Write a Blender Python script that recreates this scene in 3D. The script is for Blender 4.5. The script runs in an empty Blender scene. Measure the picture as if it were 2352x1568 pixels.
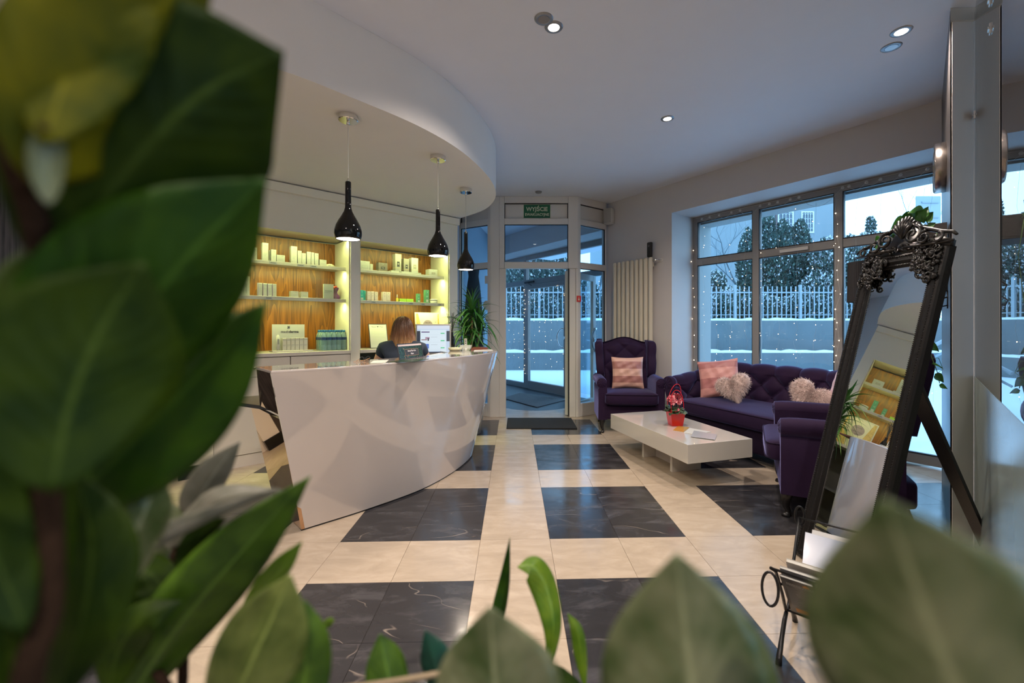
import bpy, bmesh, math, random
from mathutils import Vector, Matrix
random.seed(7)
C = bpy.context.scene
COL = C.collection
PI = math.pi

# ---------------------------------------------------------------- camera
H = 1.23                                   # eye height, metres
F, CX, CY = 990.0, 1211.0, 750.0           # focal length and principal point of the 2352x1568 frame
cam_d = bpy.data.cameras.new('camera')
cam = bpy.data.objects.new('camera', cam_d); COL.objects.link(cam)
cam.location = (0, 0, H); cam.rotation_euler = (PI/2, 0, 0)
cam_d.sensor_width = 36; cam_d.sensor_fit = 'HORIZONTAL'
cam_d.lens = F/2352*36
cam_d.shift_x = (1176-CX)/2352; cam_d.shift_y = (CY-784)/2352
cam_d.clip_start = 0.02; cam_d.clip_end = 200
cam_d.dof.use_dof = True; cam_d.dof.focus_distance = 4.0; cam_d.dof.aperture_fstop = 3.1
C.camera = cam

# ---------------------------------------------------------------- world: overcast winter dusk sky
w = bpy.data.worlds.new('world'); C.world = w; w.use_nodes = True
nt = w.node_tree; nt.nodes.clear()
wo = nt.nodes.new('ShaderNodeOutputWorld'); bg = nt.nodes.new('ShaderNodeBackground')
tc = nt.nodes.new('ShaderNodeTexCoord'); sx = nt.nodes.new('ShaderNodeSeparateXYZ')
cr = nt.nodes.new('ShaderNodeValToRGB')
cr.color_ramp.elements[0].position = 0.0; cr.color_ramp.elements[0].color = (0.42, 0.71, 1.0, 1)
cr.color_ramp.elements[1].position = 0.6; cr.color_ramp.elements[1].color = (0.34, 0.64, 1.0, 1)
nt.links.new(tc.outputs['Generated'], sx.inputs[0]); nt.links.new(sx.outputs['Z'], cr.inputs[0])
nt.links.new(cr.outputs[0], bg.inputs[0]); nt.links.new(bg.outputs[0], wo.inputs[0])
SKY = 4.0
bg.inputs[1].default_value = SKY

# ---------------------------------------------------------------- exposure
C.view_settings.view_transform = 'Standard'; C.view_settings.look = 'None'
C.view_settings.exposure = 0.0; C.view_settings.gamma = 1.0
C.view_settings.use_curve_mapping = False
cy = C.cycles
cy.max_bounces = 8; cy.diffuse_bounces = 4; cy.glossy_bounces = 4; cy.transmission_bounces = 6
cy.transparent_max_bounces = 16; cy.caustics_reflective = False; cy.caustics_refractive = False
cy.sample_clamp_indirect = 4.0; cy.use_denoising = True

# ---------------------------------------------------------------- large lights
def portal(name, loc, x, y, rot):
    l = bpy.data.lights.new(name, 'AREA'); l.shape = 'RECTANGLE'; l.size = x; l.size_y = y
    l.cycles.is_portal = True
    o = bpy.data.objects.new(name, l); COL.objects.link(o); o.location = loc; o.rotation_euler = rot
    return o
LAMP = 1.5                                  # common gain of the room's lamps
def spot(name, loc, watts, color=(1, .80, .62), size=125, blend=.6, rad=.035, rot=(0, 0, 0)):
    l = bpy.data.lights.new(name, 'SPOT'); l.energy = watts*LAMP; l.color = color
    l.spot_size = math.radians(size); l.spot_blend = blend; l.shadow_soft_size = rad
    o = bpy.data.objects.new(name, l); COL.objects.link(o); o.location = loc; o.rotation_euler = rot
    return o
def area(name, loc, x, y, watts, color, rot):
    l = bpy.data.lights.new(name, 'AREA'); l.shape = 'RECTANGLE'; l.size = x; l.size_y = y
    l.energy = watts*LAMP; l.color = color
    o = bpy.data.objects.new(name, l); COL.objects.link(o); o.location = loc; o.rotation_euler = rot
    return o

# ---------------------------------------------------------------- plan of the room (metres, camera above the origin, looking along +Y)
CEIL = 3.0
WX, WY = 1.17, 6.20                        # corner between vestibule and window wall
WD = Vector((.586, -.810, 0)); WN = Vector((.810, .586, 0))
W_ROT = math.atan2(WD.y, WD.x)
SX0, SY0 = -2.46, 3.81                     # origin of the shelf wall's front plane
SD = Vector((.731, .682, 0)); SN = Vector((-.682, .731, 0))
S_ROT = math.atan2(SD.y, SD.x)
def wpt(t, n=0, z=0): return Vector((WX, WY, z)) + WD*t + WN*n
def spt(t, d=0, z=0): return Vector((SX0, SY0, z)) + SD*t + SN*d
def shelf_t(px, d):                        # where the view line of a column of the photo meets the plane d behind the shelf front
    k = (px-CX)/F; p = spt(0, d)
    return (k*p.y-p.x)/(SD.x-k*SD.y)
def win_t(px, n):
    k = (px-CX)/F; p = wpt(0, n)
    return (k*p.y-p.x)/(WD.x-k*WD.y)
def at(px, py, Y): return Vector(((px-CX)/F*Y, Y, H+(CY-py)/F*Y))
def at_z(px, py, z):
    Y = F*(z-H)/(CY-py); return Vector(((px-CX)/F*Y, Y, z))

# ---------------------------------------------------------------- materials
def mat(name, col, rough=.5, metal=0, bump=0, bscale=80, var=0, vscale=6, spec=.5, coat=0, coat_r=.05, sheen=0, sheen_col=None,
        emit=None, es=1, trans=0, alpha=1, sub=0, stretch=None, ior=1.5, coat_ior=1.5):
    m = bpy.data.materials.new(name); m.use_nodes = True
    n = m.node_tree.nodes; L = m.node_tree.links; b = n['Principled BSDF']
    b.inputs['Base Color'].default_value = (*col, 1); b.inputs['Roughness'].default_value = rough
    b.inputs['Metallic'].default_value = metal; b.inputs['Specular IOR Level'].default_value = spec
    b.inputs['Coat Weight'].default_value = coat; b.inputs['Coat Roughness'].default_value = coat_r
    b.inputs['Sheen Weight'].default_value = sheen; b.inputs['IOR'].default_value = ior; b.inputs['Coat IOR'].default_value = coat_ior
    if sheen_col: b.inputs['Sheen Tint'].default_value = (*sheen_col, 1); b.inputs['Sheen Roughness'].default_value = .35
    b.inputs['Transmission Weight'].default_value = trans; b.inputs['Alpha'].default_value = alpha
    if emit: b.inputs['Emission Color'].default_value = (*emit, 1); b.inputs['Emission Strength'].default_value = es
    co = n.new('ShaderNodeTexCoord'); mp = n.new('ShaderNodeMapping'); L.new(co.outputs['Object'], mp.inputs[0])
    if stretch: mp.inputs['Scale'].default_value = stretch
    tx = n.new('ShaderNodeTexNoise'); tx.inputs['Scale'].default_value = vscale; tx.inputs['Detail'].default_value = 5
    L.new(mp.outputs[0], tx.inputs['Vector'])
    mx = n.new('ShaderNodeMix'); mx.data_type = 'RGBA'
    v = max(var, .02)
    mx.inputs['A'].default_value = (*[c*(1-v) for c in col], 1); mx.inputs['B'].default_value = (*[min(1, c*(1+v)) for c in col], 1)
    L.new(tx.outputs['Fac'], mx.inputs['Factor']); L.new(mx.outputs['Result'], b.inputs['Base Color'])
    if bump:
        t2 = n.new('ShaderNodeTexNoise'); t2.inputs['Scale'].default_value = bscale; t2.inputs['Detail'].default_value = 4
        L.new(mp.outputs[0], t2.inputs['Vector'])
        bp = n.new('ShaderNodeBump'); bp.inputs['Strength'].default_value = bump; bp.inputs['Distance'].default_value = .01
        L.new(t2.outputs['Fac'], bp.inputs['Height']); L.new(bp.outputs[0], b.inputs['Normal'])
    return m
def ramp(n, stops):
    r = n.new('ShaderNodeValToRGB'); e = r.color_ramp.elements
    while len(e) < len(stops): e.new(.5)
    for k, (p, c) in enumerate(stops): e[k].position = p; e[k].color = (*c, 1)
    return r
def clear_glass(name, tint=(1, 1, 1), ior=1.5, rough=0.0, gain=1.0):
    """thin pane: transparent straight through, mirror reflection by Fresnel"""
    m = bpy.data.materials.new(name); m.use_nodes = True
    n = m.node_tree.nodes; L = m.node_tree.links; n.clear()
    o = n.new('ShaderNodeOutputMaterial'); t = n.new('ShaderNodeBsdfTransparent'); g = n.new('ShaderNodeBsdfGlossy')
    fr = n.new('ShaderNodeFresnel'); mx = n.new('ShaderNodeMixShader'); ml = n.new('ShaderNodeMath'); ml.operation = 'MULTIPLY'; ml.use_clamp = True
    ge = n.new('ShaderNodeNewGeometry'); mr = n.new('ShaderNodeMapRange')      # inverse index on the inner face, so that both faces of a pane reflect alike
    mr.inputs['To Min'].default_value = ior; mr.inputs['To Max'].default_value = 1/ior
    L.new(ge.outputs['Backfacing'], mr.inputs['Value']); L.new(mr.outputs[0], fr.inputs[0]); ml.inputs[1].default_value = gain
    t.inputs[0].default_value = (*tint, 1); g.inputs['Roughness'].default_value = rough
    L.new(fr.outputs[0], ml.inputs[0]); L.new(ml.outputs[0], mx.inputs[0]); L.new(t.outputs[0], mx.inputs[1]); L.new(g.outputs[0], mx.inputs[2])
    L.new(mx.outputs[0], o.inputs[0])
    return m

M = {}
M['wall'] = mat('painted_wall', (.55, .53, .525), .6, bump=.05, bscale=220)
M['ceil'] = mat('ceiling_paint', (.78, .80, .86), .6, bump=.04, bscale=160)
M['soffit'] = mat('soffit_paint', (.82, .80, .77), .55, bump=.03, bscale=160)
M['fascia'] = mat('fascia_paint', (.80, .765, .64), .45, bump=.02)
M['white_frame'] = mat('white_frame', (.68, .66, .62), .35, coat=.2)
M['grey_frame'] = mat('grey_frame', (.27, .265, .26), .45, bump=.03)
M['white_gloss'] = mat('white_gloss', (.53, .475, .445), .10, coat=1, coat_r=.02, spec=.5)
M['white_lac'] = mat('white_lacquer', (.60, .56, .50), .25, coat=.4)
M['shelf_white'] = mat('shelf_white', (.60, .57, .50), .4)
M['mirror_gold'] = mat('bronze_mirror', (.62, .40, .25), .02, metal=1)
M['mirror'] = mat('mirror_glass', (.92, .93, .93), .0, metal=1)
M['glass'] = clear_glass('window_glass', (.93, .98, 1.0))
M['glass_in'] = clear_glass('inner_glass', (.86, .95, 1.0))
M['plain_glass'] = clear_glass('clear_glass', (.97, .99, .98))
M['partition'] = clear_glass('partition_glass', (.75, .8, .82), ior=1.6, gain=1.25)
M['black_gloss'] = mat('black_glaze', (.004, .004, .004), .05, spec=.35)
M['black'] = mat('black_matt', (.012, .011, .012), .5)
M['black_wood'] = mat('black_wood', (.010, .008, .008), .28, bump=.05)
M['black_frame'] = mat('ebony_frame', (.006, .005, .005), .38, spec=.3, bump=.15, bscale=60)
M['iron'] = mat('wrought_iron', (.02, .02, .022), .35, metal=.6, bump=.2)
M['chrome'] = mat('chrome', (.75, .74, .72), .08, metal=1)
M['steel'] = mat('brushed_steel', (.50, .44, .40), .25, metal=1, stretch=(1, 1, 40), bump=.05)
M['bulb'] = mat('lamp_glow', (1, .9, .8), .5, emit=(1, .86, .72), es=14)
M['fairy'] = mat('fairy_glow', (1, .9, .8), .5, emit=(1, .72, .45), es=7)
M['strip'] = mat('strip_glow', (1, 1, .8), .5, emit=(1, 1, .62), es=2.2)
M['velvet'] = mat('purple_velvet', (.020, .008, .030), .75, bump=.10, bscale=260, var=.25, vscale=9, sheen=1.0, sheen_col=(.32, .33, .68), spec=.15)
M['velvet_dark'] = mat('purple_velvet_trim', (.012, .005, .018), .8, sheen=.3, sheen_col=(.35, .3, .7), spec=.15)
M['snow'] = mat('snow', (.62, .66, .70), .8, bump=.6, bscale=5, var=.04)
M['concrete'] = mat('concrete', (.115, .14, .15), .85, bump=.3, bscale=12, var=.18, vscale=2)
M['render_wall'] = mat('house_render', (.21, .25, .27), .9, bump=.2, bscale=10, var=.08, vscale=1.2, stretch=(3, 3, .6))
M['fence'] = mat('fence_paint', (.25, .30, .33), .5)
M['paper'] = mat('white_card', (.52, .51, .47), .5)
M['card_w'] = mat('carton_white', (.44, .44, .41), .45)
M['rub'] = mat('ribbed_mat', (.018, .019, .021), .9, bump=.8, bscale=300)
M['leaf_dk'] = mat('leaf_dark', (.035, .085, .018), .38, bump=.08, bscale=30, var=.35, vscale=9)

def tile_mat(name, base, streak, vein, dark):
    m = bpy.data.materials.new(name); m.use_nodes = True
    n = m.node_tree.nodes; L = m.node_tree.links; b = n['Principled BSDF']
    co = n.new('ShaderNodeNewGeometry'); oi = n.new('ShaderNodeObjectInfo'); ad = n.new('ShaderNodeVectorMath'); ad.operation = 'MULTIPLY_ADD'
    cb = n.new('ShaderNodeCombineXYZ'); L.new(oi.outputs['Random'], cb.inputs[2])
    ad.inputs[0].default_value = (1, 1, 1); L.new(co.outputs['Position'], ad.inputs[0]); ad.inputs[1].default_value = (1, 1, 1); L.new(cb.outputs[0], ad.inputs[2])
    mp = n.new('ShaderNodeMapping'); L.new(ad.outputs[0], mp.inputs[0]); mp.inputs['Scale'].default_value = (1.0, 2.6, 30)
    t = n.new('ShaderNodeTexNoise'); t.inputs['Scale'].default_value = 4.5; t.inputs['Detail'].default_value = 8; t.inputs['Roughness'].default_value = .62
    t.inputs['Distortion'].default_value = .6
    L.new(mp.outputs[0], t.inputs['Vector'])
    r = ramp(n, [(.30, tuple(c*.86 for c in base)), (.5, base), (.72, streak)]); L.new(t.outputs['Fac'], r.inputs[0])
    # veins: thin zero set of a warped noise, broken up by a second noise
    m2 = n.new('ShaderNodeMapping'); L.new(ad.outputs[0], m2.inputs[0]); m2.inputs['Scale'].default_value = (.55, 1.5, 9); m2.inputs['Rotation'].default_value = (0, 0, .6)
    v = n.new('ShaderNodeTexNoise'); v.inputs['Scale'].default_value = 2.6 if dark else 5; v.inputs['Detail'].default_value = 3; v.inputs['Roughness'].default_value = .35; v.inputs['Distortion'].default_value = .25
    L.new(m2.outputs[0], v.inputs['Vector'])
    s = n.new('ShaderNodeMath'); s.operation = 'SUBTRACT'; s.inputs[1].default_value = .5; L.new(v.outputs['Fac'], s.inputs[0])
    a = n.new('ShaderNodeMath'); a.operation = 'ABSOLUTE'; L.new(s.outputs[0], a.inputs[0])
    vr = ramp(n, [(0, (1, 1, 1)), (.0018 if dark else .004, (0, 0, 0))]); L.new(a.outputs[0], vr.inputs[0])
    k = n.new('ShaderNodeTexNoise'); k.inputs['Scale'].default_value = 5; L.new(m2.outputs[0], k.inputs['Vector'])
    kr = ramp(n, [(.52 if dark else .56, (0, 0, 0)), (.64, (1, 1, 1))]); L.new(k.outputs['Fac'], kr.inputs[0])
    mu = n.new('ShaderNodeMath'); mu.operation = 'MULTIPLY'; L.new(vr.outputs[0], mu.inputs[0]); L.new(kr.outputs[0], mu.inputs[1])
    mx = n.new('ShaderNodeMix'); mx.data_type = 'RGBA'; mx.inputs['B'].default_value = (*vein, 1)
    L.new(mu.outputs[0], mx.inputs['Factor']); L.new(r.outputs[0], mx.inputs['A']); L.new(mx.outputs['Result'], b.inputs['Base Color'])
    rr = ramp(n, [(.3, (.10,)*3), (.75, (.26,)*3)]); L.new(t.outputs['Fac'], rr.inputs[0]); L.new(rr.outputs[0], b.inputs['Roughness'])
    b.inputs['Specular IOR Level'].default_value = .55
    bt = n.new('ShaderNodeTexNoise'); bt.inputs['Scale'].default_value = 7; bt.inputs['Detail'].default_value = 6; L.new(co.outputs['Position'], bt.inputs['Vector'])
    bp = n.new('ShaderNodeBump'); bp.inputs['Strength'].default_value = .16; bp.inputs['Distance'].default_value = .004
    L.new(bt.outputs['Fac'], bp.inputs['Height']); L.new(bp.outputs[0], b.inputs['Normal'])
    return m
M['tile_cream'] = tile_mat('cream_stone_tile', (.46, .375, .285), (.53, .44, .345), (.30, .20, .13), False)
M['tile_black'] = tile_mat('black_marble_tile', (.032, .031, .034), (.075, .072, .078), (.24, .20, .17), True)
M['grout'] = mat('grout', (.20, .16, .12), .9)

def wood_mat(name):
    m = bpy.data.materials.new(name); m.use_nodes = True
    n = m.node_tree.nodes; L = m.node_tree.links; b = n['Principled BSDF']
    co = n.new('ShaderNodeTexCoord')
    mp = n.new('ShaderNodeMapping'); mp.inputs['Scale'].default_value = (1.7, 1.7, .22); L.new(co.outputs['Object'], mp.inputs[0])
    t0 = n.new('ShaderNodeTexNoise'); t0.inputs['Scale'].default_value = 3.6; t0.inputs['Detail'].default_value = 2; L.new(mp.outputs[0], t0.inputs['Vector'])
    ml = n.new('ShaderNodeMath'); ml.operation = 'MULTIPLY'; ml.inputs[1].default_value = 13; L.new(t0.outputs['Fac'], ml.inputs[0])
    fr = n.new('ShaderNodeMath'); fr.operation = 'FRACT'; L.new(ml.outputs[0], fr.inputs[0])
    m3 = n.new('ShaderNodeMapping'); m3.inputs['Scale'].default_value = (120, 120, 2.5); L.new(co.outputs['Object'], m3.inputs[0])
    t1 = n.new('ShaderNodeTexNoise'); t1.inputs['Scale'].default_value = 1; t1.inputs['Detail'].default_value = 3; L.new(m3.outputs[0], t1.inputs['Vector'])
    av = n.new('ShaderNodeMath'); av.operation = 'MULTIPLY_ADD'; av.inputs[1].default_value = .38; L.new(fr.outputs[0], av.inputs[0]); L.new(t1.outputs['Fac'], av.inputs[2])
    r = ramp(n, [(.34, (.060, .016, .001)), (.66, (.165, .053, .004)), (1.0, (.28, .105, .010))]); L.new(av.outputs[0], r.inputs[0])
    L.new(r.outputs[0], b.inputs['Base Color']); b.inputs['Roughness'].default_value = .38
    return m
M['walnut'] = wood_mat('walnut_veneer')
def dark_brush():
    m = bpy.data.materials.new('dark_brushed_wallpaper'); m.use_nodes = True
    n = m.node_tree.nodes; L = m.node_tree.links; b = n['Principled BSDF']
    co = n.new('ShaderNodeTexCoord'); mp = n.new('ShaderNodeMapping'); mp.inputs['Scale'].default_value = (60, 60, 2.2); L.new(co.outputs['Object'], mp.inputs[0])
    t = n.new('ShaderNodeTexNoise'); t.inputs['Scale'].default_value = 1; t.inputs['Detail'].default_value = 6; L.new(mp.outputs[0], t.inputs['Vector'])
    r = ramp(n, [(.35, (.02, .018, .018)), (.7, (.13, .12, .12))]); L.new(t.outputs['Fac'], r.inputs[0]); L.new(r.outputs[0], b.inputs['Base Color'])
    b.inputs['Roughness'].default_value = .32
    bp = n.new('ShaderNodeBump'); bp.inputs['Strength'].default_value = .35; bp.inputs['Distance'].default_value = .003; L.new(t.outputs['Fac'], bp.inputs['Height']); L.new(bp.outputs[0], b.inputs['Normal'])
    return m
M['dark_wall'] = dark_brush()

_flat = {}
def flat(col, rough=.5, **k):
    key = (col, rough, tuple(sorted(k.items())))
    if key not in _flat: _flat[key] = mat('print_%d' % len(_flat), col, rough, **k)
    return _flat[key]

# ---------------------------------------------------------------- mesh helpers
class MB:
    def __init__(s): s.v = []; s.f = []; s.m = []; s.mi = 0; s.sm = []; s.smooth = False
    def add(s, vs, fs):
        o = len(s.v); s.v += [tuple(p) for p in vs]
        for f in fs: s.f.append([i+o for i in f]); s.m.append(s.mi); s.sm.append(s.smooth)
        return s
    def box(s, x0, x1, y0, y1, z0, z1):
        return s.add([(x0,y0,z0),(x1,y0,z0),(x1,y1,z0),(x0,y1,z0),(x0,y0,z1),(x1,y0,z1),(x1,y1,z1),(x0,y1,z1)],
                     [(0,3,2,1),(4,5,6,7),(0,1,5,4),(1,2,6,5),(2,3,7,6),(3,0,4,7)])
    def prism(s, poly, z0, z1):                       # poly counter-clockwise in xy
        n = len(poly); v = [(p[0], p[1], z0) for p in poly]+[(p[0], p[1], z1) for p in poly]
        return s.add(v, [tuple(range(n))[::-1], tuple(range(n, 2*n))]+[(i, (i+1) % n, (i+1) % n+n, i+n) for i in range(n)])
    def extrude(s, poly, o, ex, ey, ez, d0, d1):      # poly in (ex,ey) plane, thickness along ez
        n = len(poly); o = Vector(o)
        v = [o+ex*p[0]+ey*p[1]+ez*d0 for p in poly]+[o+ex*p[0]+ey*p[1]+ez*d1 for p in poly]
        return s.add(v, [tuple(range(n))[::-1], tuple(range(n, 2*n))]+[(i, (i+1) % n, (i+1) % n+n, i+n) for i in range(n)])
    def lathe(s, prof, seg=24, c=(0, 0, 0), cap=True):
        n = len(prof); v = []
        for k in range(seg):
            a = 2*PI*k/seg
            for r, z in prof: v.append((c[0]+r*math.cos(a), c[1]+r*math.sin(a), c[2]+z))
        f = []
        for k in range(seg):
            k2 = (k+1) % seg
            for i in range(n-1): f.append((k*n+i, k2*n+i, k2*n+i+1, k*n+i+1))
        if cap:
            if prof[0][0] > 1e-6: f.append(tuple(k*n for k in range(seg))[::-1])
            if prof[-1][0] > 1e-6: f.append(tuple(k*n+n-1 for k in range(seg)))
        return s.add(v, f)
    def tube(s, pts, r, seg=8, cap=True, flat_=None):
        pts = [Vector(p) for p in pts]; n = len(pts)
        rs = r if isinstance(r, (list, tuple)) else [r]*n
        v = []; up = None
        for i, p in enumerate(pts):
            d = (pts[min(i+1, n-1)]-pts[max(i-1, 0)]).normalized()
            if up is None:
                up = Vector((0, 0, 1)) if abs(d.z) < .9 else Vector((1, 0, 0))
            a = d.cross(up).normalized(); b2 = a.cross(d).normalized(); up = b2
            for k in range(seg):
                t = 2*PI*k/seg
                v.append(p+a*(math.cos(t)*rs[i])+b2*(math.sin(t)*rs[i]*(flat_ or 1)))
        f = []
        for i in range(n-1):
            for k in range(seg):
                k2 = (k+1) % seg; f.append((i*seg+k, i*seg+k2, (i+1)*seg+k2, (i+1)*seg+k))
        if cap: f.append(tuple(range(seg))[::-1]); f.append(tuple(range((n-1)*seg, n*seg)))
        return s.add(v, f)
    def grid(s, fn, nu, nv, wrap_u=False):
        v = [fn(i/(nu if wrap_u else nu-1) if nu > 1 else 0, j/(nv-1)) for i in range(nu) for j in range(nv)]
        f = []
        for i in range(nu if wrap_u else nu-1):
            i2 = (i+1) % nu
            for j in range(nv-1): f.append((i*nv+j, i2*nv+j, i2*nv+j+1, i*nv+j+1))
        return s.add(v, f)
    def sphere(s, c, r, nu=12, nv=8, sc=(1, 1, 1)):
        def fn(u, v): 
            a = 2*PI*u; b = PI*(v-.5)
            return (c[0]+r*sc[0]*math.cos(a)*math.cos(b), c[1]+r*sc[1]*math.sin(a)*math.cos(b), c[2]+r*sc[2]*math.sin(b))
        return s.grid(fn, nu, nv, True)
    def build(s, name, mats, parent=None, bevel=0, seg=2, smooth=False, solid=0, sub=0, loc=None, rz=None):
        me = bpy.data.meshes.new(name); me.from_pydata(s.v, [], s.f)
        if not isinstance(mats, (list, tuple)): mats = [mats]
        for m_ in mats: me.materials.append(m_)
        me.polygons.foreach_set('material_index', s.m)
        me.polygons.foreach_set('use_smooth', [bool(smooth or q) for q in s.sm])
        bm_ = bmesh.new(); bm_.from_mesh(me); bmesh.ops.recalc_face_normals(bm_, faces=bm_.faces); bm_.to_mesh(me); bm_.free()
        me.update()
        o = bpy.data.objects.new(name, me); COL.objects.link(o)
        if parent: o.parent = parent
        if loc is not None: o.location = loc
        if rz is not None: o.rotation_euler = (0, 0, rz)
        if solid: q = o.modifiers.new('solid', 'SOLIDIFY'); q.thickness = solid; q.offset = 0
        if bevel:
            q = o.modifiers.new('bevel', 'BEVEL'); q.width = bevel; q.segments = seg; q.limit_method = 'ANGLE'; q.angle_limit = math.radians(40); q.harden_normals = False
            me.polygons.foreach_set('use_smooth', [True]*len(me.polygons))
            q2 = o.modifiers.new('wn', 'WEIGHTED_NORMAL'); q2.keep_sharp = True; q2.weight = 100
        if sub: q = o.modifiers.new('sub', 'SUBSURF'); q.levels = sub; q.render_levels = sub
        return o
def shared(name, me, mat_=None, parent=None, loc=(0, 0, 0), rz=0, sc=None):
    o = bpy.data.objects.new(name, me); COL.objects.link(o); o.parent = parent; o.location = loc; o.rotation_euler = (0, 0, rz)
    if sc: o.scale = sc
    return o
def thing(name, label, cat, loc=(0, 0, 0), rz=0, group=None, rot=None):
    o = bpy.data.objects.new(name, None); COL.objects.link(o); o.empty_display_size = .1
    o.location = loc; o.rotation_euler = rot if rot else (0, 0, rz)
    return tag(o, label, cat, group)
def tag(o, label, cat, group=None):
    o['label'] = label; o['category'] = cat
    if group: o['group'] = group
    return o
def struct(o): o['kind'] = 'structure'; return o
def stuff(o): o['kind'] = 'stuff'; return o
def copy_tree(o, parent=None):
    c = o.copy(); COL.objects.link(c); c.parent = parent
    for ch in list(o.children): copy_tree(ch, c)
    return c
def lettering(txt, size, mat_, parent, loc, rot=(PI/2, 0, 0), align='CENTER', ext=.0006, name='lettering', bold=0, shear=0, sx=1):
    cu = bpy.data.curves.new(name, 'FONT'); cu.body = txt; cu.size = size; cu.align_x = align; cu.align_y = 'CENTER'; cu.extrude = ext; cu.resolution_u = 2
    cu.offset = bold; cu.shear = shear
    cu.materials.append(mat_)
    o = bpy.data.objects.new(name, cu); COL.objects.link(o); o.parent = parent; o.location = loc; o.rotation_euler = rot; dg = bpy.context.evaluated_depsgraph_get(); dg.update(); me = bpy.data.meshes.new_from_object(o.evaluated_get(dg)); bpy.data.objects.remove(o)
    me.name = name; me.materials.clear(); me.materials.append(mat_)
    o = bpy.data.objects.new(name, me); COL.objects.link(o); o.parent = parent; o.location = loc; o.rotation_euler = rot; o.scale = (sx, 1, 1)
    return stuff(o)
# ================================================================ lights that belong to the room
portal('window_portal', wpt(2.15, .62, 1.4), 2.5, 2.7, (PI/2, 0, W_ROT))
portal('vestibule_portal', wpt(-2.0, .62, 1.4), 3.6, 2.7, (PI/2, 0, W_ROT))

# ================================================================ setting: floor of stone tiles
GX, GY = .130, 2.50; TH = .0313; TS = .40
GU = Vector((math.cos(TH), math.sin(TH), 0)); GV = Vector((-math.sin(TH), math.cos(TH), 0))
FP = [(-4.6, -2.6), (4.2, -2.6)]+[(p.x, p.y) for p in (wpt(5.0, .60), wpt(-4.1, .60))]+[(-4.6, 9.9)]
fl = MB(); fl.prism(FP, -.12, -.006)
floor = struct(fl.build('floor', M['grout']))
def tile_mesh(nm, m_):
    b = MB(); h = TS/2-.0009; b.box(-h, h, -h, h, -.008, 0)
    me = bpy.data.meshes.new(nm); me.from_pydata(b.v, [], b.f); me.materials.append(m_); return me
tm = [tile_mesh('tile_cream_mesh', M['tile_cream']), tile_mesh('tile_black_mesh', M['tile_black'])]
def in_room(x, y):
    p = Vector((x, y, 0))
    if (p-Vector((WX, WY, 0))).dot(WN) > .55: return False
    if (p-Vector((SX0, SY0, 0))).dot(SN) > .25: return False
    return True
ntile = 0; rest = MB()
for i in range(-14, 10):
    for j in range(-12, 15):
        p = Vector((GX, GY, 0))+GU*((i+.5)*TS)+GV*((j+.5)*TS)
        if not in_room(p.x, p.y) or p.y > 6.2 or p.x < -4.4 or p.x > 3.9 or p.y < -2.4: continue
        if p.y > 5.95 and -.9 < p.x < 1.3: continue
        k = 1 if (i % 3 in (0, 1) and j % 3 in (0, 1)) else 0
        seen = p.y > 1.1 and abs(p.x) < 1.35*p.y+.45 and p.x > -1.05*p.y-.9
        if seen:
            shared('floor_tile', tm[k], None, floor, p, TH); ntile += 1
        else:
            h = TS/2-.001; q = [p-GU*h-GV*h, p+GU*h-GV*h, p+GU*h+GV*h, p-GU*h+GV*h]; rest.mi = k
            rest.prism([(a.x, a.y) for a in q], -.008, 0)
stuff(rest.build('far_tiles', [M['tile_cream'], M['tile_black']], floor))
# vestibule floor: pale slabs with a dark arc band, beyond the inner door
vb = MB(); vb.prism([(-1.05, 5.9), (1.2, 5.9), (wpt(0, .55).x, wpt(0, .55).y), (wpt(-4, .55).x, wpt(-4, .55).y)], -.006, -.001)
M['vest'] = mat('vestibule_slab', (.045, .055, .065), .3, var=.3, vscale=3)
vb.build('vestibule_slab', M['vest'], floor)
pl = MB()
arc = [(x, 6.31+.24*((x-.12)/.5)**2) for x in [1.05-.1*k for k in range(19)]]
pl.prism([(-.98, 5.80), (1.15, 5.80)]+[(x, min(y, 6.8)) for x, y in arc], -.006, .0006)
pl.build('threshold_stone', M['tile_cream'], floor)

# ================================================================ ceiling, walls
c_ = MB(); c_.prism(FP, CEIL, CEIL+.15); ceiling = struct(c_.build('ceiling', M['ceil']))
b = MB(); b.box(-4.6, 4.2, -2.7, -2.6, 0, CEIL); struct(b.build('wall_back', M['wall']))
b = MB(); b.box(-4.7, -4.6, -2.6, 3, 0, CEIL); struct(b.build('wall_left', M['wall']))

# window wall in its own frame: x along the wall (from the vestibule corner), y outward, z up
def wobj(): return thing_struct
def wbuild(mb, name, m_, bevel=0): return struct(mb.build(name, m_, None, bevel, loc=(WX, WY, 0), rz=W_ROT))
TJ = 1.06                                                     # where the window recess begins
SOF = 2.64; GN = .45
b = MB()
b.box(-3.9, 5.2, 0, .62, SOF, CEIL)                            # beam over recess and vestibule front
wbuild(b, 'wall_front', M['wall'])
b = MB(); b.box(-.08, TJ, 0, .62, 0, SOF); wbuild(b, 'wall_pier', M['wall'])
b = MB(); b.box(3.62, 5.2, .0, .62, 0, SOF); wbuild(b, 'wall_front_end', M['wall'])

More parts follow.
